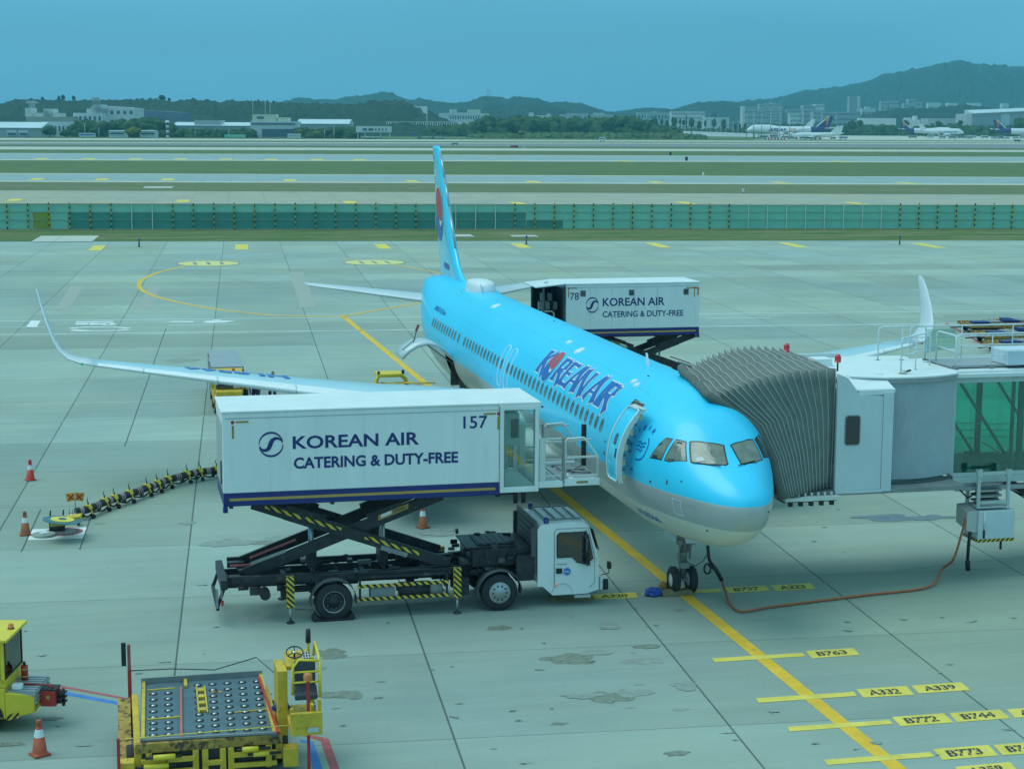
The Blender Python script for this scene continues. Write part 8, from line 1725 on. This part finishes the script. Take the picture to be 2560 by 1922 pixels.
# ---- parked jets
mk('jetwhite', (.76, .79, .80), .4, nz=.04, sc_=.1); mk('jetpurple', (.045, .04, .17), .4); mk('jetgold', (.62, .32, .08), .5); mk('jetteal', (.02, .28, .36), .5); mk('jetorange', (.75, .28, .03), .5)
def jet(lab, npx, tpx, dist, Lm, Dm, Hf, tailmat, hump=False, engines=2, txt=None, stripe=None, tailmark=None, zb_=None, aftpaint=False):
    """nose at photo column npx, tail cone at tpx"""
    a, b = ground_at(npx, dist), ground_at(tpx, dist); d = (b-a).normalized(); L_ = (b-a).length; k = L_/Lm; n_ = Vector((d.y, -d.x, 0));
    if n_.dot(VD) > 0: n_ = -n_       # n_ points to the camera
    t = thing('cargo_jet' if hump else 'parked_jet', lab, 'airplane', tuple(a), None); R_ = Dm/2*k*1.0; zc = (zb_ if zb_ is not None else Dm*.38*k)+R_
    def P3(x, y, z): return a+d*x*k+n_*y*k+Vector((0, 0, z))
    prof = [(0, .05, -.35), (.6, .35, -.28), (1.8, .58, -.18), (4, .82, -.06), (7, .97, 0), (10, 1, 0), (Lm*.68, 1, 0), (Lm*.80, .80, .16), (Lm*.92, .42, .45), (Lm, .12, .68)]
    m = MB(); rings = []; rr = Dm/2*k
    for x, r_, dz in prof:
        rg = []
        for i in range(20):
            th = 2*math.pi*i/20; zz = math.sin(th)*r_*rr+dz*rr
            if hump and 2.5 < x < Lm*.36 and math.sin(th) > .3: zz += rr*.42*min(1, (x-2.0)/3)*(1 if x < Lm*.3 else .6)*(math.sin(th)-.3)/.7
            rg.append(P3(x, math.cos(th)*r_*Dm/2, zc+zz))
        rings.append(rg)
    # extra stations for smooth hump
    if hump:
        rings2 = []; xs_ = [p[0] for p in prof]; 
        def at(x):
            for i in range(len(prof)-1):
                if prof[i][0] <= x <= prof[i+1][0]: u = (x-prof[i][0])/(prof[i+1][0]-prof[i][0]); return [prof[i][j]+(prof[i+1][j]-prof[i][j])*u for j in (1, 2)]
        for x in [0, .6, 1.8, 3, 4.5, 6, 8, 10, 14, 18, 21, 24, 27, 30, 36, Lm*.68, Lm*.74, Lm*.80, Lm*.86, Lm*.92, Lm*.97, Lm]:
            r_, dz = at(x); hh = 0 if x < 1.5 else (min(1, (x-1.5)/5) if x < 21 else max(0, 1-(x-21)/8)); rg = []
            for i in range(20):
                th = 2*math.pi*i/20; s_ = math.sin(th); zz = s_*r_*rr+dz*rr+(rr*.40*hh*max(0, s_)**1.5); rg.append(P3(x, math.cos(th)*r_*Dm/2*(1-.15*hh*max(0, s_)), zc+zz))
            rings2.append(rg)
        rings = rings2
    m.loft(rings, True, (True, True), True); fz = m.build('fuselage', 'jetwhite', t)
    if aftpaint:
        m = MB(); sub = rings[-6:]; m.loft([[q+(q-sum(r_, Vector())/20)*.02 for q in r_] for r_ in sub], True, (False, True), True); m.build('tail_band', 'jetpurple', t)
    # fin
    zt_ = zc+rr*.8; m = MB(); m.prism([P3(Lm*.78, -.25, zt_-.6), P3(Lm*.955, -.25, zt_-.3), P3(Lm*1.0, -.25, Hf*k), P3(Lm*.945, -.25, Hf*k)], n_*.5); fn__ = m.build('tail_fin', tailmat, t)
    if tailmat != 'jetwhite':
        m = MB(); m.prism([P3(Lm*.775, -.3, zt_-.6), P3(Lm*.80, -.3, zt_-.6), P3(Lm*.958, -.3, Hf*k), P3(Lm*.942, -.3, Hf*k)], n_*.62); m.build('leading_edge', 'jetwhite', fn__)
    if tailmark:
        m = MB(); c = P3(Lm*.925, .4, zt_+(Hf*k-zt_)*.62); s_ = 3.2*k
        m.beam(c-Vector((0, 0, s_*1.2))-d*-.0, c-Vector((0, 0, s_*.3)), s_*.35, .2, up=n_)
        for q in (-1, -.35, .35, 1): m.tube([c-Vector((0, 0, s_*.35)), c+d*q*s_*.35+Vector((0, 0, 0)), c+d*(q*s_*.42+s_*.2)+Vector((0, 0, s_*.85))], .35*k, 5)
        m.box(c+Vector((0, 0, s_*.35)), (.3, s_*.9, .3)); m.build('tail_emblem', 'jetgold', fn__)
    sp_ = Lm*.42
    for sg in (1, -1):
        m = MB(); wz = zc-rr*.55
        m.prism([P3(Lm*.36, sg*Dm*.4, wz), P3(Lm*.56, sg*Dm*.4, wz), P3(Lm*.665, sg*sp_, wz+sp_*.10), P3(Lm*.635, sg*sp_, wz+sp_*.10)], (0, 0, .5*k)); m.build('wing', 'jetwhite', t)
        m = MB(); m.prism([P3(Lm*.89, sg*1, zc+rr*.45), P3(Lm*.97, sg*1, zc+rr*.45), P3(Lm*1.0, sg*Lm*.15, zc+rr*.8), P3(Lm*.97, sg*Lm*.15, zc+rr*.8)], (0, 0, .35*k)); m.build('tailplane', 'jetwhite', t)
        for e in range(engines//2):
            ex, ey = Lm*(.38+.09*e), sg*(Lm*(.15+.14*e)); m = MB(); q = P3(ex-2, ey, wz-1.2*k); m.tube([q, q+d*.4*k, q+d*3*k, q+d*5*k], [1.0*k, 1.25*k, 1.2*k, .6*k], 12); m.build('engine', 'jetwhite', t)
    m = MB()
    for x, y in ((Lm*.1, 0), (Lm*.5, 2.5), (Lm*.5, -2.5)): m.tube([P3(x, y, .0), P3(x, y, zc-rr*.8)], .3*k, 6); m.cyl(P3(x-.2, y-.7, .6*k), P3(x-.2, y+.7, .6*k), .6*k, n=12)
    m.build('landing_gear', 'darkgrey', t)
    sg = 1 if (b-a).dot(VR) > 0 else -1
    if txt:
        for s_, x0, x1, mt, z0, z1 in txt:
            m = MB(); o_ = P3(x0, Dm/2+.15, zc+rr*z0) if sg > 0 else P3(x1, Dm/2+.15, zc+rr*z0); mbtext(m, s_, o_, VR*abs(x1-x0)*k, Vector((0, 0, rr*(z1-z0)))+VR*1.2*k, .05); m.build('lettering', mt, fz)
    if stripe:
        m = MB(); m.prism([P3(stripe[0], Dm/2+.1, zc-.1*rr), P3(stripe[1], Dm/2+.1, zc-.1*rr), P3(stripe[1], Dm/2+.1, zc+.2*rr), P3(stripe[0], Dm/2+.1, zc+.2*rr)], n_*.1); m.build('stripe', stripe[2], fz)
    return t
jet('white cargo jet with purple and gold tail and large dark and orange letters', 1864, 2083, 1600, 76, 6.5, 19.4, 'jetpurple', True, 4, [('ATLAS', 19, 34, 'jetpurple', -.35, .45), ('AIR', 36, 43, 'jetorange', -.35, .45)], tailmark=True, zb_=4.3, aftpaint=True)
jet('plain white cargo jet behind the lettered one, only its fin rising clear', 1880, 2037, 1700, 70, 6.3, 20.5, 'jetwhite', False, 2, zb_=3.5)
jet('small white jet in front of the large cargo jet, nose to the left', 1981, 2098, 1520, 40, 4.0, 11.8, 'jetwhite', False, 2, tailmark=False, zb_=2.0)
jet('second small white jet, its marked fin rising just right of the first', 1995, 2108, 1545, 40, 4.0, 12.2, 'jetwhite', False, 2, zb_=2.0)
jet('cargo jet with purple tail at left, mostly hidden by the blue striped jet', 2385, 2249, 1950, 70, 6.4, 19.4, 'jetpurple', True, 4, tailmark=True, zb_=4.0, aftpaint=True)
jet('white cargo jet with blue stripe facing right on the cargo apron', 2410, 2296, 1850, 56, 6.0, 16.5, 'jetwhite', True, 4, zb_=3.5, stripe=(9, 26, 'jetteal'))
jet('cargo jet cut off by the right edge, purple and gold tail at left', 2655, 2481, 1800, 74, 6.4, 19.4, 'jetpurple', True, 4, tailmark=True, zb_=4.0, aftpaint=True)
random.seed(21)
svc = sorted([random.choice([random.uniform(1905, 2110), random.uniform(2250, 2440), random.uniform(2430, 2560)]) for _ in range(32)])
for k in range(32):
    px = svc[k]; left_ = [q for q in svc if (q < 2180) == (px < 2180)]; where = ORD[left_.index(px)]+(' from the left by the lettered cargo jet' if px < 2180 else ' from the left by the striped cargo jet'); d = 1480+random.uniform(0, 90) if px < 2150 else 1640+random.uniform(0, 160); mt = random.choice(['bwhite', 'bgrey', 'bgrey', 'darkgrey', 'bbeige', 'red' if k % 9 == 0 else 'bwhite', 'yellow' if k % 7 == 0 else 'bgrey'])
    farvehicle('service_vehicle', {'bwhite': 'white', 'bgrey': 'pale grey', 'darkgrey': 'dark', 'bbeige': 'beige', 'red': 'red', 'yellow': 'yellow'}[mt]+' service vehicle, '+where, px, d, random.uniform(4, 9), random.uniform(1.8, 3.6), mt, 'bwin', 'service vehicle', 'service vehicles on the cargo apron')
br = thing('barrier_row', 'row of red and white barriers in front of the parked cargo jets', 'barrier', tuple(ground_at(1940, 1490)))
for k in range(14): m = MB(); a, b = ground_at(1912+k*4, 1490), ground_at(1915.6+k*4, 1490); quadbox(m, a, b, .6, 0, 1.6); m.build('barrier', ('red', 'white')[k % 2], br)
# ---------------- haze: the air between the apron and the mountain
hz_ = MB(); hz_.bb(-450, 9800, -4600, 3400, -1.5, 620)
hm = bpy.data.materials.new('haze'); hm.use_nodes = True; t = hm.node_tree; t.nodes.clear(); o = N(t, 'ShaderNodeOutputMaterial'); v = N(t, 'ShaderNodeVolumePrincipled'); v.inputs['Color'].default_value = (.26, .80, 1.0, 1); v.inputs['Density'].default_value = HAZE; v.inputs['Anisotropy'].default_value = 0.0
t.links.new(v.outputs[0], o.inputs['Volume']); MATS['haze'] = hm; ho = hz_.build('haze', 'haze'); ho['kind'] = 'stuff'
